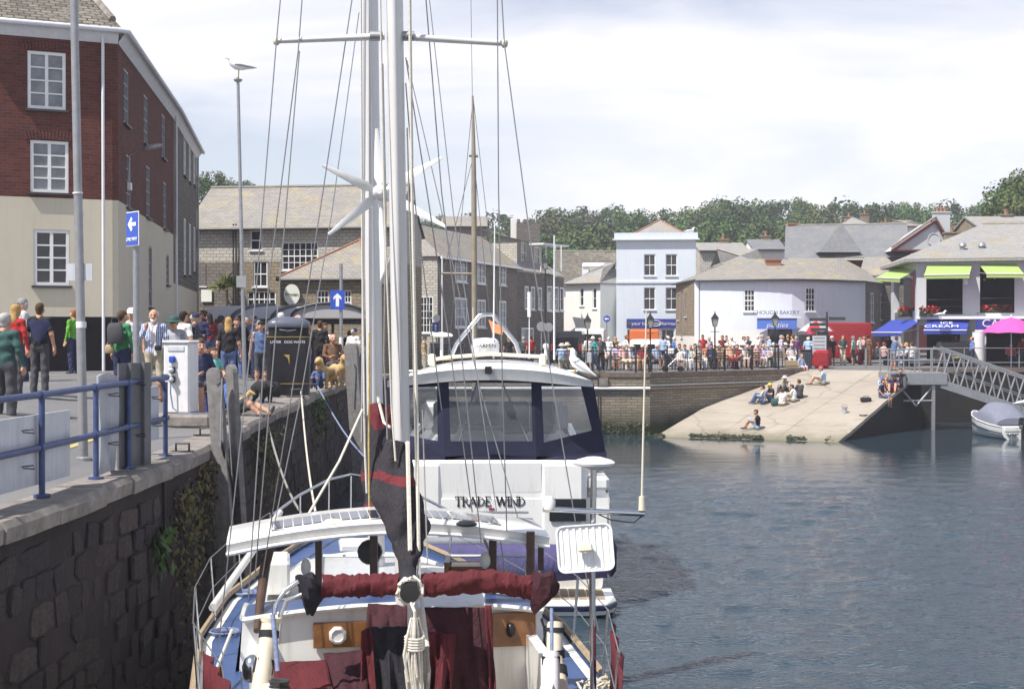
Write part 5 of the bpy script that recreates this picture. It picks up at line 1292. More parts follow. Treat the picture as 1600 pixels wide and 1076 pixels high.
def person(label,loc,rz,pose='stand',top='navy',bottom='denim',sleeve='short',legs='long',hair=('short','brown'),skin='skin',shoe='charcoal',s_=1.0,near=False,group=None,hat=None,tilt=0):
 me, hd, J, sh, ch, hip=get_fig(pose,near,legs=='long')
 t=thing('person',label,'person',loc,rz,group);w_=s_*PRNG.uniform(.93,1.14);t.scale=(w_,w_,s_);tilt=tilt or PRNG.uniform(-.035,.035)
 if tilt:t.rotation_euler=(0,tilt,rz)
 b=bpy.data.objects.new('body',me);col.objects.link(b);b.parent=t
 sk, tp_, bt=cloth(PAL[skin]), cloth(PAL[top]), cloth(PAL[bottom])
 mats=[sk,tp_,tp_ if sleeve!='none' else sk,tp_ if sleeve=='long' else sk,bt,bt if legs=='long' else sk,cloth(PAL[shoe]),MAT['eye_dark'],MAT['lip']]
 for i, m_ in enumerate(mats):b.material_slots[i].link='OBJECT';b.material_slots[i].material=m_
 for kind, c in([hair]if hair else[])+([hat]if hat else[]):
  k=(kind,near)
  if k not in HAIRM:
   mesh=hair_mesh(kind,.014 if near else.024).mesh(kind);mesh.materials.append(None);HAIRM[k]=mesh
  h=bpy.data.objects.new('hat' if kind in('sunhat','cap')else 'hair',HAIRM[k]);col.objects.link(h);h.parent=t;h.location=hd
  h.material_slots[0].link='OBJECT';h.material_slots[0].material=cloth(PAL[c])if kind in('sunhat','cap')else cloth(HAIRC[c])
 return t
# ------- things on the near quay
def G(u,v_or_Y,Y=None):
 """ground point under column u at distance Y"""
 x=XU(u,v_or_Y);return Vector((x,v_or_Y,gz(x,v_or_Y)))
def rx(y):return-4.83+(y-14.6)*.055
rail=thing('blue_railing','blue painted tube railing along the near quay edge','railing',(rx(14.6),14.6,0))
PY=[10.9,12.7,14.6,16.2,17.35,18.85]
for y in PY:
 mb=MB();z0=gz(rx(y),y);mb.tube([(rx(y),y,z0-.05),(rx(y),y,z0+(1.02 if y<18 else 1.0))],.032,10);mb.lathe([(.09,0),(.09,.025),(.05,.03)],(rx(y),y,z0+.012),10);mb.build('post','rail_blue',rail,world=True)
for h in(1.06,.52):
 pts=[(rx(y),y,gz(rx(y),y)+h)for y in(9.5,12,14.6,16.2,17.35)]
 pts+=[(rx(18.5),18.5,gz(rx(18.5),18.5)+h),(rx(18.72),18.72,gz(rx(18.5),18.5)+h-.04),(rx(18.85),18.85,gz(rx(18.5),18.5)+h-.16)]if h>1 else[(rx(18.85),18.85,gz(rx(18.5),18.5)+h)]
 mb=MB();mb.tube(pts,.035,10);o=mb.build('handrail','rail_blue',rail,world=True)
 for y in PY[1:]:
  g=MB();a=Vector((rx(y),y,gz(rx(y),y)+h));g.tube([a-Vector((0,.07,0)),a+Vector((0,.07,0))],.044,10);g.build('joint_collar','rail_blue',o,world=True)
def board(label,y0,y1,z0,z1,m,dx=-.07,turn=0,rib=0,sag=0):
 t=thing('notice_board',label,'board',(rx(y0)+dx,y0,z0))
 a, b=Vector((rx(y0)+dx,y0,0)), Vector((rx(y1)+dx+turn,y1,0));d=(b-a);mb=MB();k=8
 n=Vector((d.y,-d.x,0)).normalized()
 for i in range(k):
  for j in range(6):
   def q(ii,jj,off):
    f, g_=ii/k, jj/6;p_=a+d*f;w=sag*math.sin(f*5+g_*3)*(1-g_);return Vector((p_.x+n.x*(w+off),p_.y+n.y*(w+off),z0+(z1-z0)*g_+(.03*math.sin(f*4)if sag and jj in(0,6)else 0)))
   mb.quad(q(i,j,.012),q(i+1,j,.012),q(i+1,j+1,.012),q(i,j+1,.012));mb.quad(q(i+1,j,-.012),q(i,j,-.012),q(i,j+1,-.012),q(i+1,j+1,-.012))
 for(jj)in(0,6):
  for i in range(k):mb.quad(q(i,jj,-.012),q(i+1,jj,-.012),q(i+1,jj,.012),q(i,jj,.012))
 for ii in(0,k):
  for j in range(6):mb.quad(q(ii,j,-.012),q(ii,j,.012),q(ii,j+1,.012),q(ii,j+1,-.012))
 mb.build('panel',m,t,world=True)
 for i in range(rib):
  f=(i+.7)/(rib+.4);p_=a+d*f;g=MB();g.box((p_.x+n.x*.035,p_.y+n.y*.035,(z0+z1)/2),(.05,.05,z1-z0),math.atan2(d.y,d.x));g.build('stiffener','board_grey',t,world=True)
 for zz_ in(z0+(z1-z0)*.3,z0+(z1-z0)*.8):
  p_=a+d*.5;g=MB();g.tube([(p_.x-.03,p_.y,zz_),(p_.x+.13,p_.y,zz_+.02),(p_.x+.13,p_.y+.03,zz_-.02),(p_.x-.03,p_.y+.04,zz_-.01)],.006,4);g.build('tie','rubber',t,world=True)
board('long pale grey board tied behind the railing at the left edge',12.9,15.55,.14,.86,'board_white')
board('low pale board at the foot of the railing, cut by the left edge',11.6,12.8,.0,.42,'board_white')
board('crumpled translucent plastic sheet tied to the railing',16.45,17.15,.05,1.2,'plastic_sheet',sag=.05)
board('dark grey ribbed metal sheet standing against the railing',17.2,18.0,.05,1.33,'board_grey',dx=-.08,turn=.14,rib=2)
board('small white board at the curved end of the railing',18.15,18.75,.30,1.0,'board_white')
def pole(name,label,p,h,r0,r1,m='galvanised',lean=(0,0),cat='pole'):
 t=thing(name,label,cat,p);mb=MB();n=6
 mb.tube([(lean[0]*i/n,lean[1]*i/n,h*i/n-(.03 if i==0 else 0))for i in range(n+1)],[r0+(r1-r0)*i/n for i in range(n+1)],12);mb.build('shaft',m,t);mb=MB();mb.lathe([(r0*1.7,0),(r0*1.7,.04),(r0*1.05,.06)],(0,0,.0),12);mb.build('base_collar',m,t)
 return t
p_=G(130,18.4);lp=pole('lamp_post','tall grey metal lamp post at the left behind the boards',p_,6.6,.062,.05,lean=(-.12,0))
mb=MB();mb.tube([(-.065,0,3.45),(-.066,0,3.47)],.066,12);mb.lathe([(.066,0),(.066,.08)],(-.025,0,1.72),12);mb.build('band','white_paint',lp)
for sx_ in(-1,1):
 mb=MB();mb.box((-.045+sx_*.105,.0,2.44),(.12,.012,.22));mb.build('name_plate','board_white',lp)
p_=G(213,21.6);sp=pole('sign_post','grey post carrying the one way sign beside the railing',p_,3.42,.05,.05)
Mx=Matrix.Rotation(R(-38),3,'Z')
s1g=thing('one_way_sign','blue one way sign with white arrow pointing left','sign',p_+Vector((-.03,-.08,3.18)),R(-48))
mb=MB();mb.cbox((0,0,0),(.40,.012,.52),.004);mb.build('backing','sign_white',s1g)
mb=MB();mb.cbox((0,-.008,0),(.375,.008,.495),.003);mb.build('plate','sign_blue',s1g)
mb=MB();a=[(-.13,.07),(-.02,.18),(.02,.14),(-.025,.098),(.13,.098),(.13,.042),(-.025,.042),(.02,0),(-.02,-.04)];mb.prism([(x,-.0125,z)for x,z in a],(0,-.004,0));mb.build('arrow','sign_white',s1g)
text(s1g,'ONE WAY',worldloc(s1g),.075,0,'sign_white').location=(0,-.016,-.16)
p_=G(383,29.6);fp=pole('flagpole','slim grey pole with a seagull perched on its cap',p_,6.75,.045,.032,lean=(-.14,0),m='galvanised')
mb=MB();mb.lathe([(.06,0),(.09,.03),(.09,.05),(.02,.07)],(-.14,0,6.75),12);mb.build('cap','galvanised',fp)
mb=MB();mb.box((-.07,-.05,2.6),(.2,.012,.24));mb.build('plate','grey_paint',fp)
p_=G(533,43.2);up=pole('sign_post','black and white banded post with the blue up-arrow sign',p_,3.6,.055,.05)
for z0_, m_ in((.0,'white_paint'),(.55,'bin_black'),(.85,'white_paint')):
 mb=MB();mb.lathe([(.065,0),(.065,.5 if m_=='white_paint' else.3)],(0,0,z0_+.02),12);mb.build('band',m_,up)
s2g=thing('arrow_sign','blue square sign with white arrow pointing up','sign',p_+Vector((-.1,-.08,2.5)))
mb=MB();mb.cbox((0,0,0),(.44,.012,.58),.004);mb.build('plate','sign_blue',s2g)
mb=MB();a=[(-.05,-.2),(.05,-.2),(.05,.06),(.12,0),(.12,.09),(0,.2),(-.12,.09),(-.12,0),(-.05,.06)];mb.prism([(x,-.008,z)for x,z in a],(0,-.005,0));mb.build('arrow','sign_white',s2g)
p_=G(283,24.3);pl=thing('plinth','round-nosed concrete plinth under the white pedestal','plinth',p_)
mb=MB();mb.cbox((.08,.0,.1),(1.02,.95,.24),.05);mb.build('block','kerb_stone',pl)
pd=thing('power_pedestal','white electric supply pedestal with blue socket and cable','pedestal',p_+Vector((0,0,.22)),R(-10))
mb=MB();mb.cbox((0,0,.6),(.47,.42,1.2),.03);mb.build('cabinet','pedestal_white',pd)
mb=MB();mb.cbox((0,-.01,1.215),(.5,.46,.05),.02);mb.build('lid','pedestal_white',pd)
mb=MB();mb.cbox((0,-.215,1.1),(.3,.02,.09),.01);mb.build('label_plate','board_white',pd)
for(x,z,m_)in((-.06,.92,'socket_blue'),(-.06,.74,'plastic_black'),(-.06,.58,'plastic_black')):
 mb=MB();mb.cbox((x,-.24,z),(.1,.07,.11),.015);o=mb.build('socket',m_,pd)
 if m_!='socket_blue':g=MB();g.lathe([(.045,0),(.045,.05),(.02,.07)],(x,-.27,z),10,Matrix.Rotation(R(90),3,'X'));g.build('plug','board_white',o)
mb=MB();mb.tube([(-.06,-.3,.56),(-.06,-.31,.35),(-.03,-.28,.1),(.1,-.3,.01),(.35,-.35,.01),(.6,-.1,.012)],.012,6);mb.build('cable','rope_blue',pd)
p_=G(451,34.4);bn=thing('litter_bin','large black double litter bin with gold bands on the quay','litter bin',p_,R(6))
def stad(w,d,z,n=24):
 pts=[]
 for i in range(n):
  a=2*math.pi*i/n;c, s_=math.cos(a), math.sin(a);e=.45
  pts.append((math.copysign(abs(c)**e,c)*w/2,math.copysign(abs(s_)**e,s_)*d/2,z))
 return pts
mb=MB();mb.smooth=True;mb.loft([stad(1.0,.75,0),stad(1.04,.78,.3),stad(1.05,.8,1.42)]);mb.build('body','bin_black',bn)
mb=MB();mb.smooth=True;mb.loft([stad(.96,.72,1.42),stad(.96,.72,1.62),stad(1.0,.76,1.66)]);mb.build('mouth','interior_dark',bn)
mb=MB();mb.smooth=True;mb.loft([stad(1.0,.78,1.63),stad(1.04,.82,1.68),stad(.98,.76,1.78),stad(.7,.52,1.86),stad(.2,.2,1.885)]);mb.build('hood','bin_grey',bn)
for z in(.28,1.40):
 mb=MB();mb.loft([stad(1.062,.812,z),stad(1.062,.812,z+.014)]);mb.build('gold_band','gold',bn)
mb=MB();mb.tube([(-.2,-.40,1.58),(0,-.43,1.55),(.2,-.40,1.57)],.014,6);mb.build('handle','steel',bn)
text(bn,'LITTER   DOG WASTE',(0,0,0),.085,0,'sign_white',ext=.003).location=(0,-.405,1.28)
mb=MB();mb.prism([(-.1,-.402,.98),(.04,-.402,.98),(.04,-.402,.74),(.0,-.402,.9)],(0,-.006,0));mb.build('emblem','gold',bn)
mb=MB();mb.cbox((.505,.1,1.0),(.04,.5,.5),.01);mb.build('door','bin_grey',bn)
def plank(t,a,b,w,th,rz,m='timber_weathered',n=7):
 """board from a (foot) to b (head), rounded head"""
 a, b=Vector(a), Vector(b);d=b-a;L=d.length;mb=MB();pts=[(-w/2,0),(w/2,0)]+[(math.cos(math.pi*i/n)*w/2,L-w/2+math.sin(math.pi*i/n)*w/2)for i in range(n+1)]
 Mr=Matrix.Rotation(rz,3,'Z');up=d.normalized();xx=(Mr@Vector((1,0,0)));yy_=up.cross(xx).normalized();xx=yy_.cross(up)
 mb.prism([a+xx*x+up*y-yy_*th/2 for x,y in pts],yy_*th);return mb.build('plank',m,t,world=True,bevel=.008)
tp=thing('fender_post','pair of weathered round-topped timber fender posts leaning at the quay edge','post',(-4.2,20.6,-2.6))
plank(tp,(-4.02,20.5,-2.8),(-4.32,20.6,1.2),.23,.09,R(-14));plank(tp,(-3.86,20.72,-2.8),(-4.12,20.85,1.24),.24,.09,R(-52))
mb=MB();mb.tube([(-4.30,20.5,1.02),(-4.18,20.5,1.05),(-4.2,20.46,.0),(-4.22,20.46,.05)],.014,6);mb.build('iron_rod','galvanised',tp,world=True)
mb=MB();mb.bar((-4.2,20.48,.15),(-3.98,20.62,-.75),.02);mb.build('brace','black_iron',tp,world=True)
tp2=thing('fender_post','single grey round-topped timber post at the far quay bend','post',(-4.35,38.4,-2.6))
plank(tp2,(-4.05,38.3,-2.8),(-4.35,38.4,1.42),.36,.2,R(-10));plank(tp2,(-3.92,38.55,-2.8),(-4.1,38.7,1.36),.3,.14,R(-60))
mb=MB();mb.tube([(-4.34,38.2,1.0),(-4.26,38.2,.9),(-4.3,38.2,-.2)],.02,6);mb.build('iron_rod','galvanised',tp2,world=True)
def ring(label,x,y,s_=1):
 z=gz(x,y)+.0;t=thing('mooring_ring',label,'mooring ring',(x,y,z));mb=MB();mb.tube([(-.09*s_,0,.0),(-.09*s_,0,.13*s_),(.09*s_,0,.13*s_),(.09*s_,0,.0)],.018*s_,6);mb.build('staple','black_iron',t);mb=MB();mb.box((0,0,.018),(.3*s_,.12*s_,.02));mb.build('plate','black_iron',t)
ring('iron mooring staple nearest the paired timber posts',edge_x(19.5)-.2,19.5);ring('iron mooring staple right of the litter bin holding a rope',edge_x(33.2)-.22,33.2,1.4);ring('iron mooring staple at the far quay bend',edge_x(36.6)-.25,36.6,1.4);ring('flat iron eye on the coping below the plinth',edge_x(22.2)-.35,22.2)
sh=thing('vaulted_shelter','dark framed bus shelter with pale curved roof panels','shelter',(-9.2,52,.4))
Yb, zlo, zhi=50.5, 2.12, 2.72
for i, (u0,u1)in enumerate(((300,362),(362,424),(424,486))):
 mb=MB();mb.smooth=True;x0, x1=XU(u0,Yb), XU(u1,Yb)
 for k in range(6):
  a0, a1=math.pi/2*k/6, math.pi/2*(k+1)/6
  f=lambda a:(Yb+3.0*(1-math.cos(a)),zlo+(zhi-zlo)*math.sin(a),1.0*(1-math.cos(a)))
  p0_, p1_=f(a0), f(a1);mb.quad((x0+p0_[2]+.04,p0_[0],p0_[1]),(x1+p0_[2]-.04,p0_[0],p0_[1]),(x1+p1_[2]-.04,p1_[0],p1_[1]),(x0+p1_[2]+.04,p1_[0],p1_[1]))
 mb.build('roof_panel','umbrella_grey',sh,world=True)
 mb=MB();mb.tube([(x1+f(math.pi/2*k/6)[2],f(math.pi/2*k/6)[0],f(math.pi/2*k/6)[1]+.03)for k in range(7)],.085,6);mb.build('rib','dark_trim',sh,world=True)
x0, x1=XU(455,49.5), XU(575,49.5);xm=(x0+x1)/2
ar=[(xm+(x0-xm)*math.cos(math.pi*k/14),0,zlo+.1+.5*math.sin(math.pi*k/14))for k in range(15)]
mb=MB();mb.prism([(x,49.5,z)for x,y,z in ar],(0,.12,0));mb.build('arched_fascia','umbrella_grey',sh,world=True)
mb=MB();mb.smooth=True
for k in range(14):mb.quad((ar[k][0],49.62,ar[k][2]),(ar[k+1][0],49.62,ar[k+1][2]),(ar[k+1][0],53,ar[k+1][2]),(ar[k][0],53,ar[k][2]))
mb.build('vault','dark_trim',sh,world=True)
mb=MB();mb.tube([(x,49.46,z+.02)for x,y,z in ar],.05,6);mb.build('arch_trim','dark_trim',sh,world=True)
mb=MB();mb.box(((XU(300,Yb)+x1)/2,50.2,zlo-.02),(x1-XU(300,Yb),.16,.2));mb.build('front_beam','dark_trim',sh,world=True)
for u in(306,362,424,470,520,570):
 x=XU(u,50.6);mb=MB();mb.bar((x,50.6,gz(x,50.6)-.05),(x,50.6,zlo),.05,8);mb.build('post','dark_trim',sh,world=True)
# ------- animals
def gull(loc,rz,label,s_=1.0,sit=False,up=0):
 t=thing('seagull',label,'seagull',loc,rz,'herring gulls');t.scale=(s_,s_,s_);t.rotation_euler=(0,-up,rz);h=.13 if not sit else.0
 body=MB();body.tube([(-.30,0,h+.10),(-.2,0,h+.115),(-.08,0,h+.12),(.06,0,h+.13),(.14,0,h+.17),(.17,0,h+.235),(.19,0,h+.275),(.225,0,h+.285),(.245,0,h+.28)],[.012,.045,.078,.085,.062,.043,.042,.034,.012],10);body.build('body','gull_white',t)
 for s in(-1,1):
  w=MB();w.tube([(.1,s*.075,h+.15),(-.02,s*.088,h+.145),(-.16,s*.07,h+.125),(-.3,s*.03,h+.115),(-.37,s*.02,h+.11)],[.02,.04,.035,.02,.006],8,squash=.8);w.build('wing','gull_grey',t)
  if not sit:l=MB();l.tube([(-.0,s*.03,h+.06),(.01,s*.03,.03),(.0,s*.03,.008),(.05,s*.03,.006)],.008,5);l.build('leg','gold',t)
 b=MB();b.tube([(.235,0,h+.28),(.28,0,h+.275),(.295,0,h+.262)],[.016,.01,.004],6);b.build('beak','yellow_paint',t)
 for s in(-1,1):e=MB();e.ball((.212,s*.033,h+.292),.006,6,4);e.build('eye','plastic_black',t)
 return t
gull(fp.location+Vector((-.12,0,6.82)),R(200),'white seagull perched on top of the slim grey pole',1.0)
def dog(label,loc,rz,m,s_=1.0,sit=False,head_up=.1):
 t=thing('dog',label,'dog',loc,rz);t.scale=(s_,)*3;mb=MB()
 segs=[([(-.36,0,.46),(-.25,0,.49),(0,0,.47),(.22,0,.48),(.33,0,.53)],[.07,.12,.125,.15,.12]),([(.3,0,.54),(.42,0,.64+head_up),(.5,0,.70+head_up)],[.10,.085,.09]),([(.5,0,.71+head_up),(.6,0,.67+head_up),(.68,0,.65+head_up)],[.09,.055,.035]),([(-.36,0,.48),(-.5,0,.42),(-.6,0,.30)],[.04,.035,.015])]
 for s in(-1,1):
  segs+=[([(.24,s*.08,.46),(.25,s*.09,.25),(.23,s*.09,.12),(.24,s*.09,.03),(.29,s*.09,.02)],[.075,.05,.036,.034,.03]),([(-.26,s*.09,.45),(-.18,s*.1,.29),(-.33,s*.1,.16),(-.31,s*.1,.03),(-.26,s*.1,.02)],[.10,.065,.035,.034,.03])]
 body=fuse(segs,.022);body.build('body',m,t)
 for s in(-1,1):e=MB();e.tube([(.47,s*.07,.76+head_up),(.48,s*.105,.70+head_up),(.49,s*.1,.62+head_up)],[.02,.03,.014],6);e.build('ear',m,t)
 e=MB();e.ball((.69,0,.665+head_up),.022,6,4);e.build('nose','plastic_black',t)
 return t
# ------- the ketch in the foreground
def bcx(y):return-.95-.165*(y-12.4)
def bhw(y):return interp(y,[9.6,10.4,12.4,14.5,16.5,18.2,19.6,20.8,21.4],[1.15,1.45,1.82,1.88,1.68,1.25,.78,.28,.03])
def bdz(y):return interp(y,[9.6,13,17,21.4],[-1.42,-1.42,-1.36,-1.15])
def BP(y,t,z):return Vector((bcx(y)+t*.987,y+t*.163,z))
kt=thing('sailing_ketch','blue-decked ketch yacht with maroon sail covers moored along the quay','sailboat',(bcx(12.4),12.4,WATER))
def kb(mb,name,m,parent=None,bevel=0):return mb.build(name,m,parent or kt,world=True,bevel=bevel)
YS=[9.6,10.4,11.4,12.4,13.4,14.5,15.5,16.5,17.4,18.2,19.0,19.6,20.2,20.8,21.4]
mb=MB();mb.smooth=True;secs=[]
for y in YS:
 w, dz_=bhw(y), bdz(y);prof=[(w,dz_+.06),(w*1.0,dz_-.5),(w*.93,dz_-1.1),(w*.78,WATER),(w*.35,WATER-.5),(0,WATER-.7)]
 secs.append([BP(y,t,z)for t,z in prof]+[BP(y,-t,z)for t,z in reversed(prof[:-1])])
mb.loft(secs,closed=False,caps=False);mb.poly([p for p in secs[0]]);kb(mb,'hull','gelcoat')
mb=MB()
for i in range(len(YS)-1):
 a, b=YS[i], YS[i+1]
 if b<=13.45:
  for s in(-1,1):mb.quad(*[BP(y,s*t,bdz(y))for y,t in((a,bhw(a)),(b,bhw(b)),(b,bhw(b)-.52),(a,max(.4,bhw(a)-.52)))])
 else:
  mb.quad(BP(a,-bhw(a),bdz(a)),BP(a,bhw(a),bdz(a)),BP(b,bhw(b),bdz(b)),BP(b,-bhw(b),bdz(b)))
kb(mb,'deck','gelcoat_blue')
mb=MB();mb.quad(*[BP(y,t,-2.0)for y,t in((9.8,-1.0),(9.8,1.0),(13.4,1.35),(13.4,-1.35))]);kb(mb,'cockpit_sole','teak')
for s in(-1,1):
 mb=MB()
 for a, b in((9.8,11.4),(11.4,12.4),(12.4,13.35)):
  for t0, t1, z0, z1 in((.50,.60,-2.0,-1.16),):
   p=[BP(a,s*(bhw(a)-t1),z0),BP(b,s*(bhw(b)-t1),z0),BP(b,s*(bhw(b)-t1),z1),BP(a,s*(bhw(a)-t1),z1)];mb.prism(p,BP(a,s*(bhw(a)-t0),0)-BP(a,s*(bhw(a)-t1),0))
 kb(mb,'cockpit_coaming','gelcoat')
 mb=MB()
 pts=[BP(y,s*bhw(y)*.985,bdz(y)+.07)for y in YS];mb.tube(pts,.035,6);kb(mb,'toe_rail','teak')
 mb=MB()
 for a, b in((11.4,12.4),(12.4,13.4),(13.4,14.5),(14.5,15.5),(15.5,16.5),(16.5,17.4),(17.4,18.2)):
  mb.quad(*[BP(y,s*(bhw(y)-t),bdz(y)+.006)for y,t in((a,.06),(b,.06),(b,.15),(a,.15))])
 kb(mb,'deck_margin','gelcoat')
def cw_(y):return interp(y,[13.3,15,17,18.2],[1.40,1.36,1.05,.7])
def roofz(y,t):return interp(y,[13.3,14.0,15.0,18.2],[-.93,-.95,-1.17,-1.2])+.10*(1-(t/cw_(y))**2)
mb=MB();cy=[13.3,14.0,15.0,16.0,17.0,18.2];tt_=[-1,-.75,-.5,-.25,0,.25,.5,.75,1]
for s in(-1,1):
 for i in range(5):mb.quad(BP(cy[i],s*cw_(cy[i])*1.05,bdz(cy[i])-.02),BP(cy[i+1],s*cw_(cy[i+1])*1.05,bdz(cy[i+1])-.02),BP(cy[i+1],s*cw_(cy[i+1]),roofz(cy[i+1],cw_(cy[i+1]))),BP(cy[i],s*cw_(cy[i]),roofz(cy[i],cw_(cy[i]))))
top=[BP(13.3,t*cw_(13.3),roofz(13.3,t*cw_(13.3)))for t in tt_]
mb.poly([BP(13.3,-1.47,-2.0),BP(13.3,1.47,-2.0)]+list(reversed(top)));mb.poly([BP(18.2,.72,bdz(18))]+[BP(18.2,t*cw_(18.2),roofz(18.2,t*cw_(18.2)))for t in reversed(tt_)]+[BP(18.2,-.72,bdz(18))])
kb(mb,'cabin_trunk','gelcoat')
mb=MB();mb.smooth=True
for i in range(5):
 for j in range(8):mb.quad(*[BP(y+(-.05 if y==13.3 else 0),t*cw_(y)*1.01,roofz(y,t*cw_(y))+.012)for y,t in((cy[i],tt_[j]),(cy[i],tt_[j+1]),(cy[i+1],tt_[j+1]),(cy[i+1],tt_[j]))])
for i_, f_ in enumerate(mb.f):mb.m[i_]=0 if mb.v[f_[0]][1]<13.9+(mb.v[f_[0]][0]-bcx(13))*.165-.1 else 1
kb(mb,'cabin_roof',['gelcoat_blue','gelcoat'])
mb=MB();mb.tube([BP(13.24,t*cw_(13.3),roofz(13.3,t*cw_(13.3))+.0)for t in tt_],.028,6);kb(mb,'roof_moulding','gelcoat')
mb=MB()
for s in(-1,1):mb.tube([BP(y,s*cw_(y),roofz(y,cw_(y))+.01)for y in cy],.03,6)
kb(mb,'roof_edge','gelcoat')
def bulk(u0,u1,va,vb,m,name,off=.03,parent=None):
 Y=13.15;a, b=at(u0,va,Y), at(u1,vb,Y);mb=MB();c=(a+b)/2;y0=13.3+(c.x-bcx(13.3))*.165;mb.cbox((c.x,y0-off,c.z),(b.x-a.x,.03,a.z-b.z),.006,R(9.4));return kb(mb,name,m,parent), Vector((c.x,y0-off,c.z))
pnl, c=bulk(489,572,972,1012,'varnish','varnished_panel',.03)
mb=MB();mb.lathe([(.085,0),(.085,.03),(.06,.045),(.055,.035),(.0,.03)],c+Vector((-.02,-.02,0)),8,Matrix.Rotation(R(9.4),3,'Z')@Matrix.Rotation(R(90),3,'X')@Matrix.Rotation(R(22.5),3,'Z'));kb(mb,'instrument','pedestal_white',pnl)
pnl, c=bulk(768,838,966,1020,'varnish','varnished_panel',.03)
mb=MB();mb.ball(c+Vector((-.03,-.03,0)),(.045,.05,.07),10,8);kb(mb,'compass','plastic_black',pnl)
bulk(560,640,1020,1030,'canvas_black','hatch_slide',.05)
mb=MB();mb.tube([BP(13.12,1.36,-.98),BP(13.12,1.40,-1.1),BP(13.1,1.36,-1.3),BP(13.08,1.27,-1.5),BP(13.08,1.26,-1.58)],.012,6);kb(mb,'cable','rubber')
HY0, HY1=13.75, 14.85
def htz(t):return-.135-.17*(abs(t)/1.55)**1.8
mb=MB();mb.smooth=True;hw=1.56;n=14;secs=[]
for y, dz_, e in((HY0,-.04,.0),(HY0-.03,.0,.02),(HY0+.15,.035,.0),(HY1-.2,.05,0),(HY1,.0,0)):
 top=[BP(y,hw*(1-.04*(1 if y>14.9 else 0))*(-1+2*i/n),htz(hw*(-1+2*i/n))+dz_)for i in range(n+1)];secs.append(top)
mb.loft(secs,closed=False,caps=False)
bot=[[p+Vector((0,0,-.075))for p in s]for s in(secs[0],secs[-1])];mb.loft([bot[0],secs[0]],closed=False,caps=False);mb.loft([secs[-1],bot[1]],closed=False,caps=False);mb.loft([bot[1],bot[0]],closed=False,caps=False)
mb.smooth=False
for i in(0,n):mb.poly([s[i]for s in secs]+[bot[1][i],bot[0][i]])
ht=kb(mb,'hardtop','gelcoat')
mb=MB();mb.tube([p+Vector((0,-.02,-.055))for p in secs[0]],.022,6);kb(mb,'hardtop_trim','gelcoat',ht)
for t0, t1, cnt in((-1.12,-.1,11),(.15,1.08,10)):
 pn=MB()
 for i in range(cnt):
  a, b=t0+(t1-t0)*(i+.06)/cnt, t0+(t1-t0)*(i+.94)/cnt;mb=MB()
  mb.quad(*[BP(y,t,htz(t)+z)for y,t,z in((HY0+.14,a,.042),(HY0+.14,b,.042),(HY0+.62,b,.053),(HY0+.62,a,.053))]);kb(mb,'solar_cell','solar_cell',ht)
 pn.add([BP(y,t,htz(t)+z)for y,t,z in((HY0+.10,t0-.02,.034),(HY0+.10,t1+.02,.034),(HY0+.66,t1+.02,.047),(HY0+.66,t0-.02,.047))],[(0,1,2,3)]);kb(pn,'solar_backing','board_grey',ht)
for(u,v,m_)in((521,816,'plastic_cream'),(729,818,'plastic_black')):
 mb=MB();q=at(u,v+4,HY0+.05);mb.lathe([(.055,0),(.10,.01),(.105,.03),(.07,.055),(.03,.06)],q,14);kb(mb,'antenna_puck',m_,ht)
for(u,v0,v1,Y,w)in((584,840,905,14.0,.05),(770,836,905,14.2,.05),(826,836,905,13.9,.055),(498,842,900,14.6,.045),(842,836,870,14.6,.04)):
 mb=MB();a, b=at(u,v0-6,Y), at(u+6*(u>800),v1+20,Y);mb.box((a+b)/2,(w*1.5,w,(a-b).length));kb(mb,'hardtop_post','brown_post')
mb=MB();mb.tube([at(424,845,13.9),at(415,880,13.9),at(408,930,13.4),at(401,985,12.9)],[.05,.05,.045,.03],8);kb(mb,'hardtop_post','brown_post')
for(ua,ub)in((505,580),(590,640),(700,765),(775,822)):
 mb=MB();Y=15.2;a, b=at(ua,868,Y), at(ub,868,Y);c0, c1=at(ua,905,Y), at(ub,905,Y);mb.tube([a,b,c1,c0,a],.018,5);f_=kb(mb,'windscreen_frame','aluminium');mb=MB();mb.quad(c0,c1,b,a);kb(mb,'pane','clear_vinyl',f_)
def mast(name,u0,v0,u1,v1,Y,r_,dx=0):
 a, b=at(u0,v0,Y), at(u1,v1,Y);mb=MB();d=b-a;k=12
 secs=[]
 for i in range(k+1):
  p=a+d*i/k;secs.append([p+Vector((math.cos(t)*r_,math.sin(t)*r_*1.45,0))for t in[2*math.pi*j/16 for j in range(16)]])
 mb.smooth=True;mb.loft(secs);m_=kb(mb,name,'mast_alloy')
 mb=MB();mb.tube([a+Vector((r_*.15,-r_*1.47,0)),b+Vector((r_*.15,-r_*1.47,0))],r_*.16,6);kb(mb,'sail_track','aluminium',m_)
 return m_, a, b
mm, ma, mtop=mast('main_mast',589,905,576,-170,17.0,.098)
zm, za, zt_=mast('mizzen_mast',632,990,614,-150,13.0,.078)
kb(MB().tube([at(566,690,16.8),at(571,-150,16.8)],.02,6),'halyard_tube','aluminium',mm)
sp_=MB();r0=at(606,57,13.0);tl, tr_=at(432,64,13.05), at(788,68,13.05)
for s, tip in((0,tl),(1,tr_)):
 mb=MB();mb.tube([r0+Vector((.08 if s else-.03,0,0)),tip],[.034,.026],8);o=kb(mb,'spreader','mast_alloy',zm)
 mb=MB();mb.ball(tip,(.035,.035,.045),8,6);kb(mb,'tip_cap','plastic_cream',o);mb=MB();mb.tube([r0+Vector((.11 if s else-.05,-.01,0)),r0+Vector((.24 if s else-.16,-.01,.0))],.045,8);kb(mb,'root_bracket','galvanised',o)
def rig(name,m,r_,pts):
 mb=MB();mb.tube([at(*p)for p in pts],r_,5);return kb(mb,name,m)
W_=.006
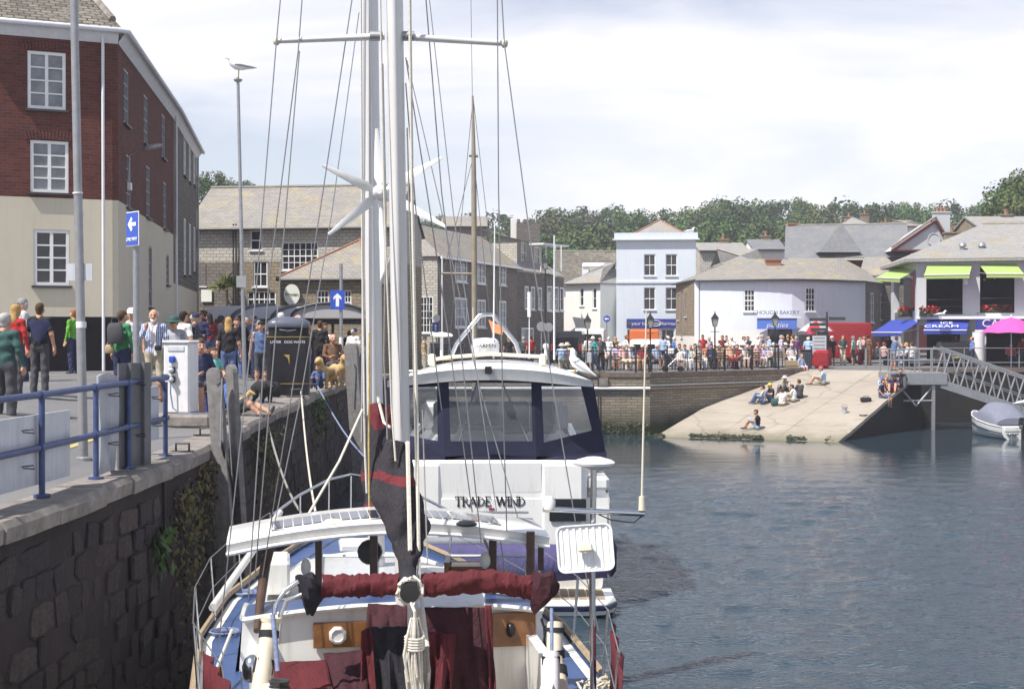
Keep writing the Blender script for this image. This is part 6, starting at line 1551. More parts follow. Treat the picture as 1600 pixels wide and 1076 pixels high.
for pts in([(442,-40,13),(432,64,13),(398,480,12.8),(341,1015,12.4)],[(468,80,13),(434,480,12.8),(398,905,12.5)],[(472,0,13),(466,80,13),(420,440,12.9),(388,940,12.4)],[(553,-20,13.1),(500,330,13),(455,620,12.9),(410,900,12.9)],[(561,20,16.5),(519,330,15.6),(470,620,14.6),(424,842,14.0)],[(782,-40,13),(788,68,13),(832,400,12.8),(863,600,12.7),(905,850,12.5),(935,985,12.4)],[(777,-20,13),(779,300,13),(785,600,13),(792,830,13)],[(664,-20,13.2),(690,300,13),(722,560,12.9),(752,850,12.8)],[(671,0,16.8),(708,330,16),(762,700,15.2),(790,900,14.8)],[(634,90,13),(672,330,13),(700,520,13),(738,800,13)],[(636,95,16.6),(690,330,16),(748,600,15.5),(830,880,14.6)],[(634,130,13),(650,330,13),(690,640,13)]):
 rig('shroud','wire',W_,pts)
for pts, m_, r_ in(([(594,-20,12.9),(600,300,12.85),(612,640,12.8),(618,720,12.7)],'rope_white',.009),([(640,-20,12.9),(644,300,12.85),(651,640,12.7),(655,905,12.2),(668,1010,11.6)],'rope_white',.016),([(636,200,12.9),(646,560,12.8),(655,930,12.2)],'rope_grey',.008),([(637,690,12.75),(641,860,12.2)],'rope_white',.02),([(564,0,16.6),(566,400,16.4),(570,700,16.2),(573,770,16.1)],'rope_white',.012),([(577,520,15.5),(576,700,15.4),(577,800,15.3)],'yellow_line',.010),([(598,100,13),(603,330,13),(600,560,13),(606,700,13)],'rope_grey',.008),([(566,640,16.2),(530,720,15.6),(480,806,14.8)],'rope_white',.016),([(590,620,13.5),(600,660,13.3),(610,668,13.2)],'rope_white',.014),([(660,640,12.7),(664,760,12.5),(668,880,12.2)],'rope_grey',.006),([(754,836,14.4),(768,870,14.3),(775,900,14.2)],'rope_white',.014)):
 rig('rope',m_,r_,pts)
for a, b, m_ in((Vector((edge_x(33.2)-.1,33.2,.33)),BP(20.3,-.5,-1.1),'rope_white'),(Vector((edge_x(36.6)-.1,36.6,.33)),Vector((-2.2,27.5,-1.2)),'rope_blue'),(Vector((edge_x(27)-.05,27,.1)),BP(20.2,-.55,-1.1),'rope_grey')):
 mb=MB();mb.tube([a+(b-a)*f+Vector((0,0,-.35*math.sin(math.pi*f)))for f in[i/8 for i in range(9)]],.02,6);o=mb.build('mooring_line',m_)
 tag(o,{'rope_white':'pale mooring rope from the staple by the bin to the bow','rope_blue':'blue flecked mooring rope from the far quay bend','rope_grey':'dark mooring rope slanting down the wall to the bow'}[m_],'rope')
hub=at(594,300,14.3)
wg=kb(MB().tube([hub+Vector((.01,.05,-.1)),hub+Vector((.02,.08,-.55)),hub+Vector((.06,-.3,-.9)),at(617,395,13.15)],.035,8),'generator_bracket','plastic_white')
mb=MB();mb.tube([hub+Vector((0,-.10,0)),hub+Vector((0,-.02,0)),hub+Vector((.02,.25,0)),hub+Vector((.05,.4,0))],[.03,.075,.085,.04],12);gh=kb(mb,'generator_body','plastic_white')
for k_, (u,v)in enumerate(((504,258),(589,201),(691,247),(697,355),(513,366))):
 tip=at(u,v,14.25);d=tip-hub;L=d.length;d.normalize();sd=d.cross(Vector((0,-1,0))).normalized();mb=MB();mb.smooth=True;secs=[]
 for f, w, tw in((.05,.028,.9),(.12,.036,.8),(.24,.066,.5),(.5,.05,.3),(.8,.032,.15),(1.0,.018,.1)):
  c=hub+d*L*f;ax=(sd*math.cos(tw)+Vector((0,-1,0))*math.sin(tw));th=d.cross(ax).normalized()*.008
  secs.append([c-ax*w,c+th,c+ax*w*.7,c-th])
 mb.loft(secs);kb(mb,'blade','plastic_white')
def bundle(name,pts,m,seed=1,n=14,amp=.18,red=None):
 r=random.Random(seed);mb=MB();mb.smooth=True;P=[at(*p[:3])for p in pts];secs=[]
 k=5
 for i in range(len(P)-1):
  for j in range(k):
   f=j/k;c=P[i].lerp(P[i+1],f);rr_=pts[i][3]+(pts[i+1][3]-pts[i][3])*f
   secs.append((c,rr_))
 secs.append((P[-1],pts[-1][3]));rings=[];ph=[r.uniform(0,6.28)for _ in range(6)]
 for i, (c,rr_)in enumerate(secs):
  rings.append([c+Vector((math.cos(t)*rr_*(1+amp*(math.sin(3*t+ph[0]+i*.35)+.6*math.sin(5*t+ph[1]-i*.5))),math.sin(t)*rr_*(1+amp*math.sin(4*t+ph[2]+i*.4)),.02*math.sin(2*t+ph[3])))for t in[2*math.pi*q/n for q in range(n)]])
 mb.loft(rings)
 if red:
  nf=len(mb.f)
  for i in range(nf):
   row, q=divmod(i,n)
   for(r0_,r1_,q0,q1)in red:
    if r0_<=row<=r1_ and q0<=q<=q1:mb.m[i]=1
 return kb(mb,name,m)
bundle('mizzen_sail',[(614,690,12.9,.085),(619,730,12.85,.15),(624,775,12.7,.20),(630,812,12.6,.20),(635,838,12.5,.15),(641,868,12.3,.09),(640,890,12.2,.05)],'sail_cloth',3,28,.2)
bundle('main_sail',[(592,632,16.6,.13),(595,660,16.6,.16),(600,710,16.5,.2),(598,760,16.3,.22),(596,795,16.2,.2),(598,825,16.0,.12)],'sail_cloth',8,24,.2)
be=at(640,926,11.5);bs=at(634,868,12.8)
mb=MB();mb.tube([be,bs],.075,14);bo=kb(mb,'mizzen_boom','canvas_black');mb=MB();mb.lathe([(.08,0),(.08,.03),(.0,.035)],be+Vector((0,.02,0)),14,Matrix.Rotation(R(90),3,'X'));kb(mb,'end_cap','rubber',bo)
r_=random.Random(2)
mb=MB()
for i in range(7):
 a=r_.uniform(0,6.28);mb.tube([be+Vector((math.cos(a+t)*(.08+r_.uniform(0,.03)),.05+r_.uniform(-.05,.1),math.sin(a+t)*(.08+r_.uniform(0,.03))+.01))for t in(0,.6,1.2,1.8,2.4,3.0)],.012,5)
kb(mb,'lashing','rope_white',bo)
mb=MB();c0=at(648,965,11.4)
for i in range(15):
 x=r_.uniform(-.07,.07);y=r_.uniform(-.06,.06);l=r_.uniform(.45,.75)
 mb.tube([c0+Vector((x*.4,y*.3,.0)),c0+Vector((x*.8,y,-.12)),c0+Vector((x*1.3,y,-l*.6)),c0+Vector((x*1.1+.02,y,-l)),c0+Vector((x*.6+.04,y+.02,-l*.98)),c0+Vector((x*.9+.03,y+.04,-l*.5)),c0+Vector((x*.3,y*.5+.02,-.02))],.011,5)
for k_ in range(5):mb.tube([c0+Vector((math.cos(t)*.075,math.sin(t)*.07,-.15-k_*.022+.01*math.sin(t)))for t in[i*.63 for i in range(11)]],.012,5)
mb.tube([be+Vector((0,.03,-.06)),c0+Vector((0,0,.05)),c0],.013,5)
kb(mb,'rope_coil','rope_white')
mb=MB();c0=at(667,1010,11.4)
for i in range(6):
 x=r_.uniform(-.03,.03);mb.tube([c0+Vector((x,0,0)),c0+Vector((x*1.6,.02,-.2)),c0+Vector((x,.03,-.4)),c0+Vector((x*.4+.02,.01,-.2)),c0],.010,5)
kb(mb,'rope_coil','rope_grey')
def roll(name,pts,m,r_,seed,red=None,n=28):
 rr_=random.Random(seed);mb=MB();mb.smooth=True;rings=[];P=[at(*p)for p in pts];k=14
 tot=(len(P)-1)*k
 for i in range(tot+1):
  a, f=divmod(i,k);a_=min(a,len(P)-2);f=(i-a_*k)/k;c=P[a_].lerp(P[a_+1],f);R_=r_*(1+.07*math.sin(i*.9+seed)+.05*math.sin(i*2.3+seed)+.03*math.sin(i*4.1))
  rings.append([c+Vector((.012*math.sin(3*t+i),math.cos(t)*R_*(1+.10*math.sin(3*t+i*.35)),math.sin(t)*R_*(1+.12*math.sin(5*t+i*.3+.8*math.sin(i*.5)))))for t in[2*math.pi*q/n for q in range(n)]])
 mb.loft(rings);return kb(mb,name,m)
roll('rolled_canvas',[(505,916,12.35),(560,914,12.3),(625,913,12.25)],'canvas_maroon',.092,1);roll('rolled_canvas',[(655,915,12.25),(720,909,12.25),(780,908,12.3),(838,920,12.35)],'canvas_maroon',.095,4)
bundle('canvas_end',[(478,898,12.3,.075),(484,915,12.3,.10),(486,935,12.3,.09),(484,958,12.3,.03)],'canvas_black',5,12);bundle('canvas_end',[(852,895,12.3,.08),(850,915,12.3,.12),(846,935,12.3,.10),(836,955,12.3,.03)],'canvas_dark_maroon',6,12)
def drape(name,m,quad,nx=10,nz=8,fold=.04,ph=0):
 nx, nz=nx*2, nz*2
 (a,b,c,d)=[at(*q)for q in quad];mb=MB();mb.smooth=True;rows=[]
 for j in range(nz+1):
  g_=j/nz;l, r2=a.lerp(d,g_), b.lerp(c,g_);rows.append([l.lerp(r2,i/nx)+Vector((0,-fold*(math.sin(i*.62+ph+g_*1.6)+.5*math.sin(i*1.45+ph*2-g_*3))*(.3+g_),.4*fold*math.sin(i*.5+ph)*g_))for i in range(nx+1)])
 for j in range(nz):
  for i in range(nx):mb.quad(rows[j+1][i],rows[j+1][i+1],rows[j][i+1],rows[j][i])
 o=kb(mb,name,m);sd_=o.modifiers.new('solid','SOLIDIFY');sd_.thickness=.012;return o
drape('curtain','canvas_black',[(578,978,12.6),(636,978,12.5),(640,1085,12.3),(584,1085,12.4)],ph=1)
drape('curtain_edge','canvas_maroon',[(566,985,12.55),(580,978,12.58),(588,1085,12.38),(566,1085,12.4)],4,8,.05,2)
drape('curtain','canvas_dark_maroon',[(662,948,12.7),(766,948,12.75),(772,1090,12.5),(668,1090,12.45)],ph=3,fold=.03)
drape('curtain_edge','canvas_maroon',[(758,945,12.73),(768,945,12.74),(774,1090,12.49),(765,1090,12.48)],3,8,.03,1)
drape('curtain_flap','canvas_maroon',[(668,985,12.5),(712,990,12.55),(705,1090,12.2),(664,1085,12.2)],8,8,.09,1)
drape('hatch_cover','canvas_dark_maroon',[(575,942,12.9),(636,945,12.9),(636,985,12.6),(574,985,12.6)],ph=2)
drape('seat_cushion','canvas_maroon',[(428,1034,12.7),(510,1030,12.8),(520,1090,12.1),(430,1090,12.1)],8,5,.03,1);drape('seat_cushion','canvas_dark_maroon',[(505,1020,12.9),(578,1014,12.9),(575,1090,12.2),(520,1090,12.2)],8,5,.06,4)
drape('white_awning','plastic_white',[(648,925,13.35),(758,918,13.35),(758,946,13.05),(648,950,13.05)],8,4,.015)
bx_=MB();q=at(740,892,14.9);bx_.cbox(q,(.5,.4,.16),.02);kb(bx_,'wooden_tray','varnish');bx_=MB();bx_.box(q+Vector((0,0,.0))+Vector((-.27,-.05,.02)),(.05,.5,.24));kb(bx_,'wooden_tray_side','varnish')
mb=MB();q=at(758,875,14.1);mb.ball(q,(.055,.05,.085),12,8);kb(mb,'winch_handle_pocket','plastic_cream');mb=MB();q=at(478,886,13.9);mb.ball(q,(.05,.05,.09),12,8);kb(mb,'lifebuoy_light','plastic_cream')
mb=MB();q=at(578,862,14.4);mb.lathe([(.02,-.06),(.12,-.05),(.13,0),(.12,.05),(.02,.06)],q,14,Matrix.Rotation(R(80),3,'X'));kb(mb,'horn_speaker','plastic_black')
def tubeobj(name,m,pts,r_,n=10):mb=MB();mb.tube([at(*p)for p in pts],r_,n);return kb(mb,name,m)
a1=tubeobj('life_raft_tube','fender_cream',[(424,968,11.9),(405,1085,11.6)],.075,14);tubeobj('tube_band','rubber',[(421,985,11.85),(420,996,11.83)],.085,14).parent=a1;tubeobj('tube_cap','fender_cream',[(425,962,11.9),(424,970,11.9)],.09,14).parent=a1;tubeobj('tube_band','rubber',[(414,1030,11.75),(410,1052,11.7)],.083,14).parent=a1
a2=tubeobj('life_raft_tube','fender_cream',[(867,972,12.3),(866,1020,12.2),(878,1090,11.9)],.07,14);tubeobj('tube_band','rubber',[(868,980,12.28),(868,988,12.27)],.078,14).parent=a2;tubeobj('tube_band','rubber',[(868,1015,12.2),(869,1028,12.19)],.078,14).parent=a2;tubeobj('tube_band','rubber',[(872,1042,12.1),(874,1056,12.05)],.076,14).parent=a2
a3=tubeobj('outboard_leg','pedestal_white',[(861,1020,11.8),(862,1090,11.6)],.07,14);tubeobj('leg_band','rubber',[(861,1024,11.79),(861,1038,11.78)],.078,14).parent=a3
for o in(a1,a2,a3):
 for c in o.children:c.location=Vector((0,0,0));c.data.transform(Matrix.Translation(Vector((0,0,0))))
tubeobj('mooring_bow','steel',[(466,908,12.1),(445,922,12.05),(430,945,12.0),(426,985,11.95)],.022,8);tubeobj('mooring_bow','steel',[(472,928,11.9),(448,938,11.9),(438,960,11.9),(434,1000,11.85)],.02,8)
tubeobj('rope_post','rope_blue',[(426,960,11.8),(430,1000,11.7),(434,1048,11.6)],.02,8);tubeobj('rope_post','rope_blue',[(862,950,12.0),(862,1018,11.8)],.016,8)
mb=MB();q=at(394,1045,11.8);mb.lathe([(.05,-.10),(.08,-.08),(.085,.03),(.06,.09),(.02,.12)],q,14);kb(mb,'winch','steel');mb=MB();q=at(436,1072,11.5);mb.lathe([(.09,-.1),(.09,.0),(.075,.01),(.085,.05),(.02,.06)],q,14);kb(mb,'winch','plastic_black')
sp0=at(928,1090,11.9);tubeobj('antenna_pole','steel',[(927,1090,11.9),(925,860,11.9),(928,725,11.9)],.028,10)
mb=MB();q=at(928,722,11.9);mb.lathe([(.03,-.06),(.06,-.045),(.17,-.02),(.178,.0),(.15,.02),(.06,.045),(.01,.05)],q,22);kb(mb,'satellite_dome','plastic_white')
tubeobj('antenna_crossbar','steel',[(848,795,11.9),(1007,802,11.85)],.024,10);tubeobj('whip_base','plastic_cream',[(1003,797,11.85),(1003,775,11.85)],[.03,.025],10);tubeobj('whip_aerial','plastic_cream',[(1003,780,11.85),(1006,640,11.85),(1010,486,11.85)],[.011,.009,.006],6);mb=MB();q=at(858,786,11.9);mb.lathe([(.05,-.05),(.055,.02),(.03,.06)],q,12);kb(mb,'gps_antenna','plastic_white')
tubeobj('antenna_cable','rubber',[(1003,806,11.85),(990,816,11.85),(955,812,11.85),(935,803,11.87)],.006,5)
c=at(914,856,11.75);mb=MB();w, h, cr_=.235, .195, .06
pts=[]
for sx_, sz_, a0 in((1,1,0),(-1,1,90),(-1,-1,180),(1,-1,270)):
 for i in range(5):a=R(a0+i*22.5);pts.append(Vector((sx_*(w-cr_)+math.cos(a)*cr_,0,sz_*(h-cr_)+math.sin(a)*cr_)))
Mr=Matrix.Rotation(R(-4),3,'Y')@Matrix.Rotation(R(-12),3,'X');mb.smooth=False
rings=[[c+Mr@(p+Vector((0,.03,0)))for p in pts],[c+Mr@(p*1.0+Vector((0,-.02,0)))for p in pts],[c+Mr@(p*.94+Vector((0,-.02,0)))for p in pts],[c+Mr@(p*.91+Vector((0,.0,0)))for p in pts]];mb.loft(rings);pa=kb(mb,'panel_antenna','plastic_white')
for i in range(8):
 mb=MB();mb.cbox(c+Mr@Vector((-.19+i*.054,-.004,0)),(.026,.012,.34),.004,M=Mr);kb(mb,'rib','plastic_white',pa)
mb=MB();mb.cbox(c+Mr@Vector((.0,-.07,.0)),(.12,.06,.07),.012,M=Mr);mb.cbox(c+Mr@Vector((.03,-.04,.0)),(.05,.08,.05),.01,M=Mr);kb(mb,'feed_horn','plastic_cream',pa)
for s in(-1,1):
 prev=[]
 for y in(10.6,12.2,13.8,15.4,17.0,18.4):
  b=BP(y,s*(bhw(y)-.05),bdz(y)+.03);t=b+Vector((s*.05,0,.66));mb=MB();mb.bar(b,t,.014,8);kb(mb,'stanchion','steel');prev.append((b,t))
 for f in(1.0,.52):
  mb=MB();mb.tube([b.lerp(t,f)for b,t in prev],.006,5);kb(mb,'lifeline','wire')
 rr_=random.Random(s+5);mb=MB();mb.smooth=True;N_=14;ya, yb=10.2, 11.9 if s>0 else 11.35
 for i in range(N_):
  def w_(ii,f):y=ya+(yb-ya)*ii/N_;b=BP(y,s*(bhw(y)-.02),bdz(y)+.08);return b+Vector((s*(.04+.03*math.sin(ii*1.4+f*2)),0,.56*f-.05*math.sin(ii*1.1)*(f<.5)))
  mb.quad(w_(i,0),w_(i+1,0),w_(i+1,1),w_(i,1))
 o=kb(mb,'weathercloth','canvas_maroon');sd_=o.modifiers.new('solid','SOLIDIFY');sd_.thickness=.01
bp=[BP(18.4,-1.15,bdz(18)+.68),BP(19.6,-.78,bdz(19.6)+.72),BP(20.7,-.35,bdz(20.8)+.75),BP(21.3,0,bdz(21)+.75),BP(20.7,.35,bdz(20.8)+.75),BP(19.6,.78,bdz(19.6)+.72),BP(18.4,1.15,bdz(18)+.68)]
mb=MB();mb.tube(bp,.02,8)
for p in bp[1:6]:mb.bar(p,p+Vector((0,-.05,-.74)),.018,6)
kb(mb,'bow_pulpit','steel')
mb=MB();mb.tube([BP(14.0,-1.70,-.95),BP(18.4,-1.05,-.6)],.04,10);kb(mb,'spinnaker_pole','mast_alloy')
mb=MB();mb.cbox(BP(15.6,-1.1,-.9),(.3,.75,.35),.03,R(9));kb(mb,'deck_hatch','gelcoat');mb=MB();mb.cbox(BP(18.9,0,-1.12),(.55,.6,.12),.03,R(9));kb(mb,'foredeck_hatch','gelcoat');mb=MB();mb.cbox(BP(19.9,.05,-1.05),(.22,.3,.2),.03,R(9));kb(mb,'anchor_windlass','galvanised')
for(y,t)in((14.8,-1.62),(16.8,-1.45)):
 mb=MB();p=BP(y,t,bdz(y)+.02);mb.tube([p+Vector((math.cos(a)*(.13+.01*k_),math.sin(a)*(.13+.01*k_),.012*k_))for k_ in range(3)for a in[i*.7 for i in range(9)]],.012,5);kb(mb,'rope_coil','rope_blue')
mb=MB();mb.tube([BP(13.4,-1.5,-1.05),BP(12.6,-1.6,-1.2),BP(11.6,-1.66,-1.32)],.016,6);kb(mb,'rope','rope_white')
mb=MB()
for i in range(9):
 a=BP(11.9+r_.uniform(-.2,.2),1.62+r_.uniform(-.1,.1),-1.36);mb.tube([a+Vector((math.cos(t)*.08,math.sin(t)*.08,.03+.05*math.sin(t*1.7+i)))for t in(0,1.1,2.2,3.3,4.4)],.013,5)
kb(mb,'rope_tangle','rope_white')
# ------- motor yacht astern of it
TY=25.0
tw_=thing('motor_yacht','white motor yacht with navy canvas flybridge enclosure, stern towards the camera','motor yacht',(at(766,900,TY).x,TY,WATER))
def yb(mb,name,m,parent=None):return mb.build(name,m,parent or tw_,world=True)
cx=at(766,600,TY).x
def yz(v,Y=TY):return ZV(v,Y)
mb=MB();mb.smooth=True;secs=[]
for y, w, dz_ in((25.0,2.1,-1.2),(26.5,2.15,-1.2),(30,2.1,-1.1),(33,1.6,-.9),(35.5,.8,-.7),(37,.05,-.6)):
 pr=[(w,dz_),(w*.99,dz_-.6),(w*.94,WATER+.35),(w*.86,WATER),(w*.4,WATER-.5),(0,WATER-.6)]
 secs.append([Vector((cx+t,y,z))for t,z in pr]+[Vector((cx-t,y,z))for t,z in reversed(pr[:-1])])
mb.loft(secs,closed=False,caps=False);mb.smooth=False;mb.poly(secs[0]);mb.quad(*[Vector((cx+t,y,-1.2))for t,y in((-2.1,25),(2.1,25),(2.1,30),(-2.1,30))]);mb.poly([Vector((cx+t,y,z))for t,y,z in((-2.1,30,-1.1),(2.1,30,-1.1),(1.6,33,-.9),(.8,35.5,-.7),(0,37,-.6),(-.8,35.5,-.7),(-1.6,33,-.9))])
yb(mb,'hull','gelcoat')
pz0=yz(936,24.2);mb=MB();mb.smooth=False
def plat(e,z):return[Vector((cx+t,y,z))for t,y in((-2.1-e,25.05),(-2.1-e,24.25),(-1.95-e,23.95-e),(-1.6,23.85-e),(1.6,23.85-e),(1.95+e,23.95-e),(2.12+e,24.25),(2.12+e,25.05))]
mb.loft([plat(0,WATER+.05),plat(.04,WATER+.14),plat(.04,WATER+.24),plat(0,WATER+.3)]);sp=yb(mb,'swim_platform','gelcoat')
mb=MB();mb.loft([plat(.048,WATER+.13),plat(.055,WATER+.16),plat(.055,WATER+.2),plat(.048,WATER+.22)]);yb(mb,'rubbing_strake','gelcoat_navy',sp)
for i in range(26):
 mb=MB();x=cx-1.92+i*.1525;mb.box((x,24.48,WATER+.306),(.135,.98,.012));yb(mb,'teak_slat','teak',sp)
mb=MB();mb.cbox((cx+.05,24.96,yz(750)),(3.3,.12,yz(718)-yz(782)),.05);yb(mb,'transom_coaming','gelcoat')
mb=MB();mb.cbox((cx-.02,24.935,yz(802)),(3.0,.10,.6),.03);tn=yb(mb,'name_panel','gelcoat')
mb=MB();x0, x1=at(689,0,TY).x, at(843,0,TY).x;mb.prism([Vector((x0-.03,24.87,yz(722))),Vector((x1+.03,24.87,yz(722))),Vector((x1+.03,24.895,yz(766))),Vector((x1-.08,24.90,yz(769))),Vector((x0+.08,24.90,yz(769))),Vector((x0-.03,24.895,yz(766)))],(0,.1,0));yb(mb,'locker_lid','gelcoat')
for(u0,u1,v0,v1,dy,m_)in((846,912,722,860,.0,'gelcoat'),(640,690,722,860,.0,'gelcoat'),(570,640,735,900,.25,'gelcoat')):
 a, b=at(u0,v0,TY), at(u1,v1,TY);mb=MB();mb.cbox(((a.x+b.x)/2,25.1+dy,(a.z+b.z)/2),(b.x-a.x,.5,a.z-b.z),.05);yb(mb,'wing_bulkhead',m_)
a, b=at(858,777,TY), at(915,812,TY);mb=MB();mb.cbox(((a.x+b.x)/2,24.82,(a.z+b.z)/2),(b.x-a.x,.04,a.z-b.z),.015);yb(mb,'side_window','car_glass')
for(u0,u1,v0,v1)in((916,950,740,762),(918,951,790,845),(914,950,850,860)):
 a, b=at(u0,v0,TY+.4), at(u1,v1,TY+.4);mb=MB();mb.cbox(((a.x+b.x)/2,25.5,(a.z+b.z)/2),(b.x-a.x,1.1,a.z-b.z),.06);yb(mb,'side_moulding','gelcoat')
for s in(-1,1):
 mb=MB();mb.prism([Vector((cx+s*1.9,25.4,-1.2)),Vector((cx+s*2.0,33,-1.0)),Vector((cx+s*1.7,31.5,-.3)),Vector((cx+s*1.75,25.6,-.55))],(s*-.15,0,0));yb(mb,'side_deckhouse','gelcoat')
mb=MB();mb.cbox((cx,28.7,-.75),(3.1,5.4,.75),.08);yb(mb,'flybridge_deck','gelcoat')
mb=MB();mb.cbox((cx+.0,30.9,-.12),(3.2,.6,.7),.12);yb(mb,'helm_console','gelcoat')
mb=MB();mb.cbox((cx-.35,30.4,-.02),(.9,.3,.5),.04);yb(mb,'instrument_panel','seat_grey')
for(x,w)in((.45,.55),(1.0,.5),(-.95,.5)):
 mb=MB();mb.cbox((cx+x,28.6,.02),(w,.16,.62),.06);mb.cbox((cx+x,28.2,-.2),(w,.6,.18),.05);yb(mb,'seat','seat_grey')
zt1, zb1=yz(600), yz(712);Yb=TY+.1
def pts_of(us,vs_):return[at(u,v,Yb)for u,v in zip(us,vs_)]
def cpanel(name,outer,inner):
 """navy canvas with a clear window cut into it"""
 o=[Vector(p)for p in outer];i_=[Vector(p)for p in inner];mb=MB();n=len(o)
 for k_ in range(n):mb.quad(o[k_],o[(k_+1)%n],i_[(k_+1)%n],i_[k_])
 c=yb(mb,name,'canvas_navy');sd_=c.modifiers.new('solid','SOLIDIFY');sd_.thickness=.012
 mb=MB();mb.poly(i_);yb(mb,'clear_window','clear_vinyl',c);return c
Y0, Y1=TY+.1, TY+.55
cpanel('canvas_panel',[at(695,722,Y0),at(838,722,Y0),at(835,590,Y0),at(690,588,Y0)],[at(704,689,Y0),at(832,689,Y0),at(830,598,Y0),at(701,597,Y0)])
cpanel('canvas_panel',[at(838,722,Y0),at(948,715,Y1),at(926,592,Y1),at(835,590,Y0)],[at(850,691,Y0+.05),at(925,672,Y1-.05),at(908,604,Y1-.05),at(846,602,Y0+.05)])
cpanel('canvas_panel',[at(580,715,Y1),at(695,722,Y0),at(690,588,Y0),at(604,592,Y1)],[at(600,672,Y1),at(684,689,Y0+.04),at(683,603,Y0+.04),at(618,606,Y1)])
R0, R1=at(948,715,Y1), at(926,592,Y1);RB0, RB1=Vector((R0.x+.1,30.8,R0.z+.1)), Vector((R1.x-.05,30.6,R1.z))
L0_, L1_=at(580,715,Y1), at(604,592,Y1);LB0, LB1=Vector((L0_.x-.1,30.8,L0_.z+.1)), Vector((L1_.x+.05,30.6,L1_.z))
def lerp2(a,b,c,d,f,g):return a.lerp(b,f).lerp(d.lerp(c,f),g)
cpanel('canvas_side',[R0,RB0,RB1,R1],[lerp2(R0,RB0,RB1,R1,f,g)for f,g in((.06,.34),(.94,.25),(.94,.92),(.04,.92))]);cpanel('canvas_side',[LB0,L0_,L1_,LB1],[lerp2(LB0,L0_,L1_,LB1,f,g)for f,g in((.06,.25),(.94,.34),(.94,.92),(.06,.92))])
mb=MB();mb.quad(LB0,RB0,RB1,LB1);ws_=yb(mb,'windscreen','clear_vinyl')
mb=MB();mb.tube([LB0,RB0,RB1,LB1,LB0],.04,6);mb.bar((cx-.4,30.8,LB0.z),(cx-.35,30.6,LB1.z),.06,6);yb(mb,'windscreen_frame','gelcoat',ws_)
for(u0,u1)in((718,745),(785,825)):
 mb=MB();mb.bar(at(u0 if u0<750 else u1,690,Y0+.3),at(u1 if u0<750 else u0,598,Y0+.3),.018,6);yb(mb,'canopy_strut','steel')
mb=MB();mb.smooth=True
lo_=[at(u,v,Y0-.02)for u,v in((640,716),(695,724),(766,720),(838,724),(900,722),(948,716))]
for i in range(5):mb.quad(lo_[i]+Vector((0,0,-.06)),lo_[i+1]+Vector((0,0,-.05)),lo_[i+1]+Vector((0,.01,.12)),lo_[i]+Vector((0,.01,.12)))
yb(mb,'canvas_skirt','canvas_navy')
mb=MB();mb.smooth=True;N_=16;secs=[]
for y, w, dz_ in((TY-.12,1.80,-.10),(TY-.16,1.82,.0),(TY+.1,1.80,.04),(TY+1.2,1.78,.08),(TY+3.5,1.72,.09),(TY+5.6,1.5,.05),(TY+5.9,1.4,.0)):
 secs.append([Vector((cx+w*(-1+2*i/N_),y,yz(588)+.22*(1-abs(-1+2*i/N_)**2.2)-.08+dz_*(1-abs(-1+2*i/N_)**4)))for i in range(N_+1)])
mb.loft(secs,closed=False,caps=False);mb.loft([[p+Vector((0,.03,-.10))for p in secs[0]],secs[0]],closed=False,caps=False);mb.loft([[p+Vector((0,0,-.1))for p in secs[-1]],[p+Vector((0,.03,-.10))for p in secs[0]]],closed=False,caps=False)
yb(mb,'flybridge_roof','gelcoat')
mb=MB();mb.cbox(at(763,578,TY-.2),(.12,.1,.13),.01);yb(mb,'stern_light','plastic_black')
zr_=yz(563);mb=MB();mb.tube([at(675,562,26.2),at(700,558,26.2),at(766,553,26.2),at(846,557,26.2)],.035,8);yb(mb,'roof_rail','plastic_cream')
for u in(675,848):
 mb=MB();mb.cbox(at(u,562,26.3),(.13,.3,.22),.03);yb(mb,'rail_foot','plastic_cream')
mb=MB();mb.tube([at(705,556,27.5),at(713,537,27.5),at(750,492,27.5),at(770,491,27.5),at(806,536,27.5),at(812,556,27.5)],.045,8);yb(mb,'radar_arch','steel')
mb=MB();q=at(758.5,540,26.6);mb.lathe([(.22,-.16),(.255,-.13),(.262,.0),(.245,.09),(.19,.135),(.02,.15)],q,24);rd=yb(mb,'radar_dome','plastic_white')
text(rd,'GARMIN',q+Vector((0,-.268,.0)),.105,0,'letter_dark',ext=.004)
mb=MB();mb.prism([q+Vector((.155,-.262,.075)),q+Vector((.195,-.262,.075)),q+Vector((.175,-.262,.115))],(0,-.006,0));yb(mb,'logo_triangle','sign_blue',rd)
mb=MB();q=at(690,524,26.5);mb.lathe([(.04,-.03),(.2,-.02),(.215,.0),(.19,.035),(.05,.06),(.01,.065)],q,20);mb.bar(q,q+Vector((0,0,-.45)),.03,8);yb(mb,'tv_dome','plastic_white')
mb=MB();q=at(853,545,26.5);mb.ball(q+Vector((0,0,.05)),(.06,.06,.06),10,6);mb.bar(q,q+Vector((0,0,-.2)),.03,8);yb(mb,'gps_mushroom','plastic_white')
for(u0,v0,u1,v1,r_)in((866,562,866,368,.022),(771,560,773,350,.02),(827,560,827,458,.012),(739,560,739,480,.01)):
 mb=MB();mb.tube([at(u0,v0,26.7),at(u1,v1,26.7)],[r_,r_*.6],6);o=yb(mb,'whip_aerial','plastic_white')
mb=MB();mb.bar(at(827,495,26.7),at(827,456,26.7),.035,8);yb(mb,'aerial_sleeve','plastic_white')
mb=MB();a=[at(763,499,27.4),at(787,512,27.4),at(785,523,27.4),at(769,519,27.4)];mb.prism(a,(0,.02,0));yb(mb,'burgee','flag_orange')
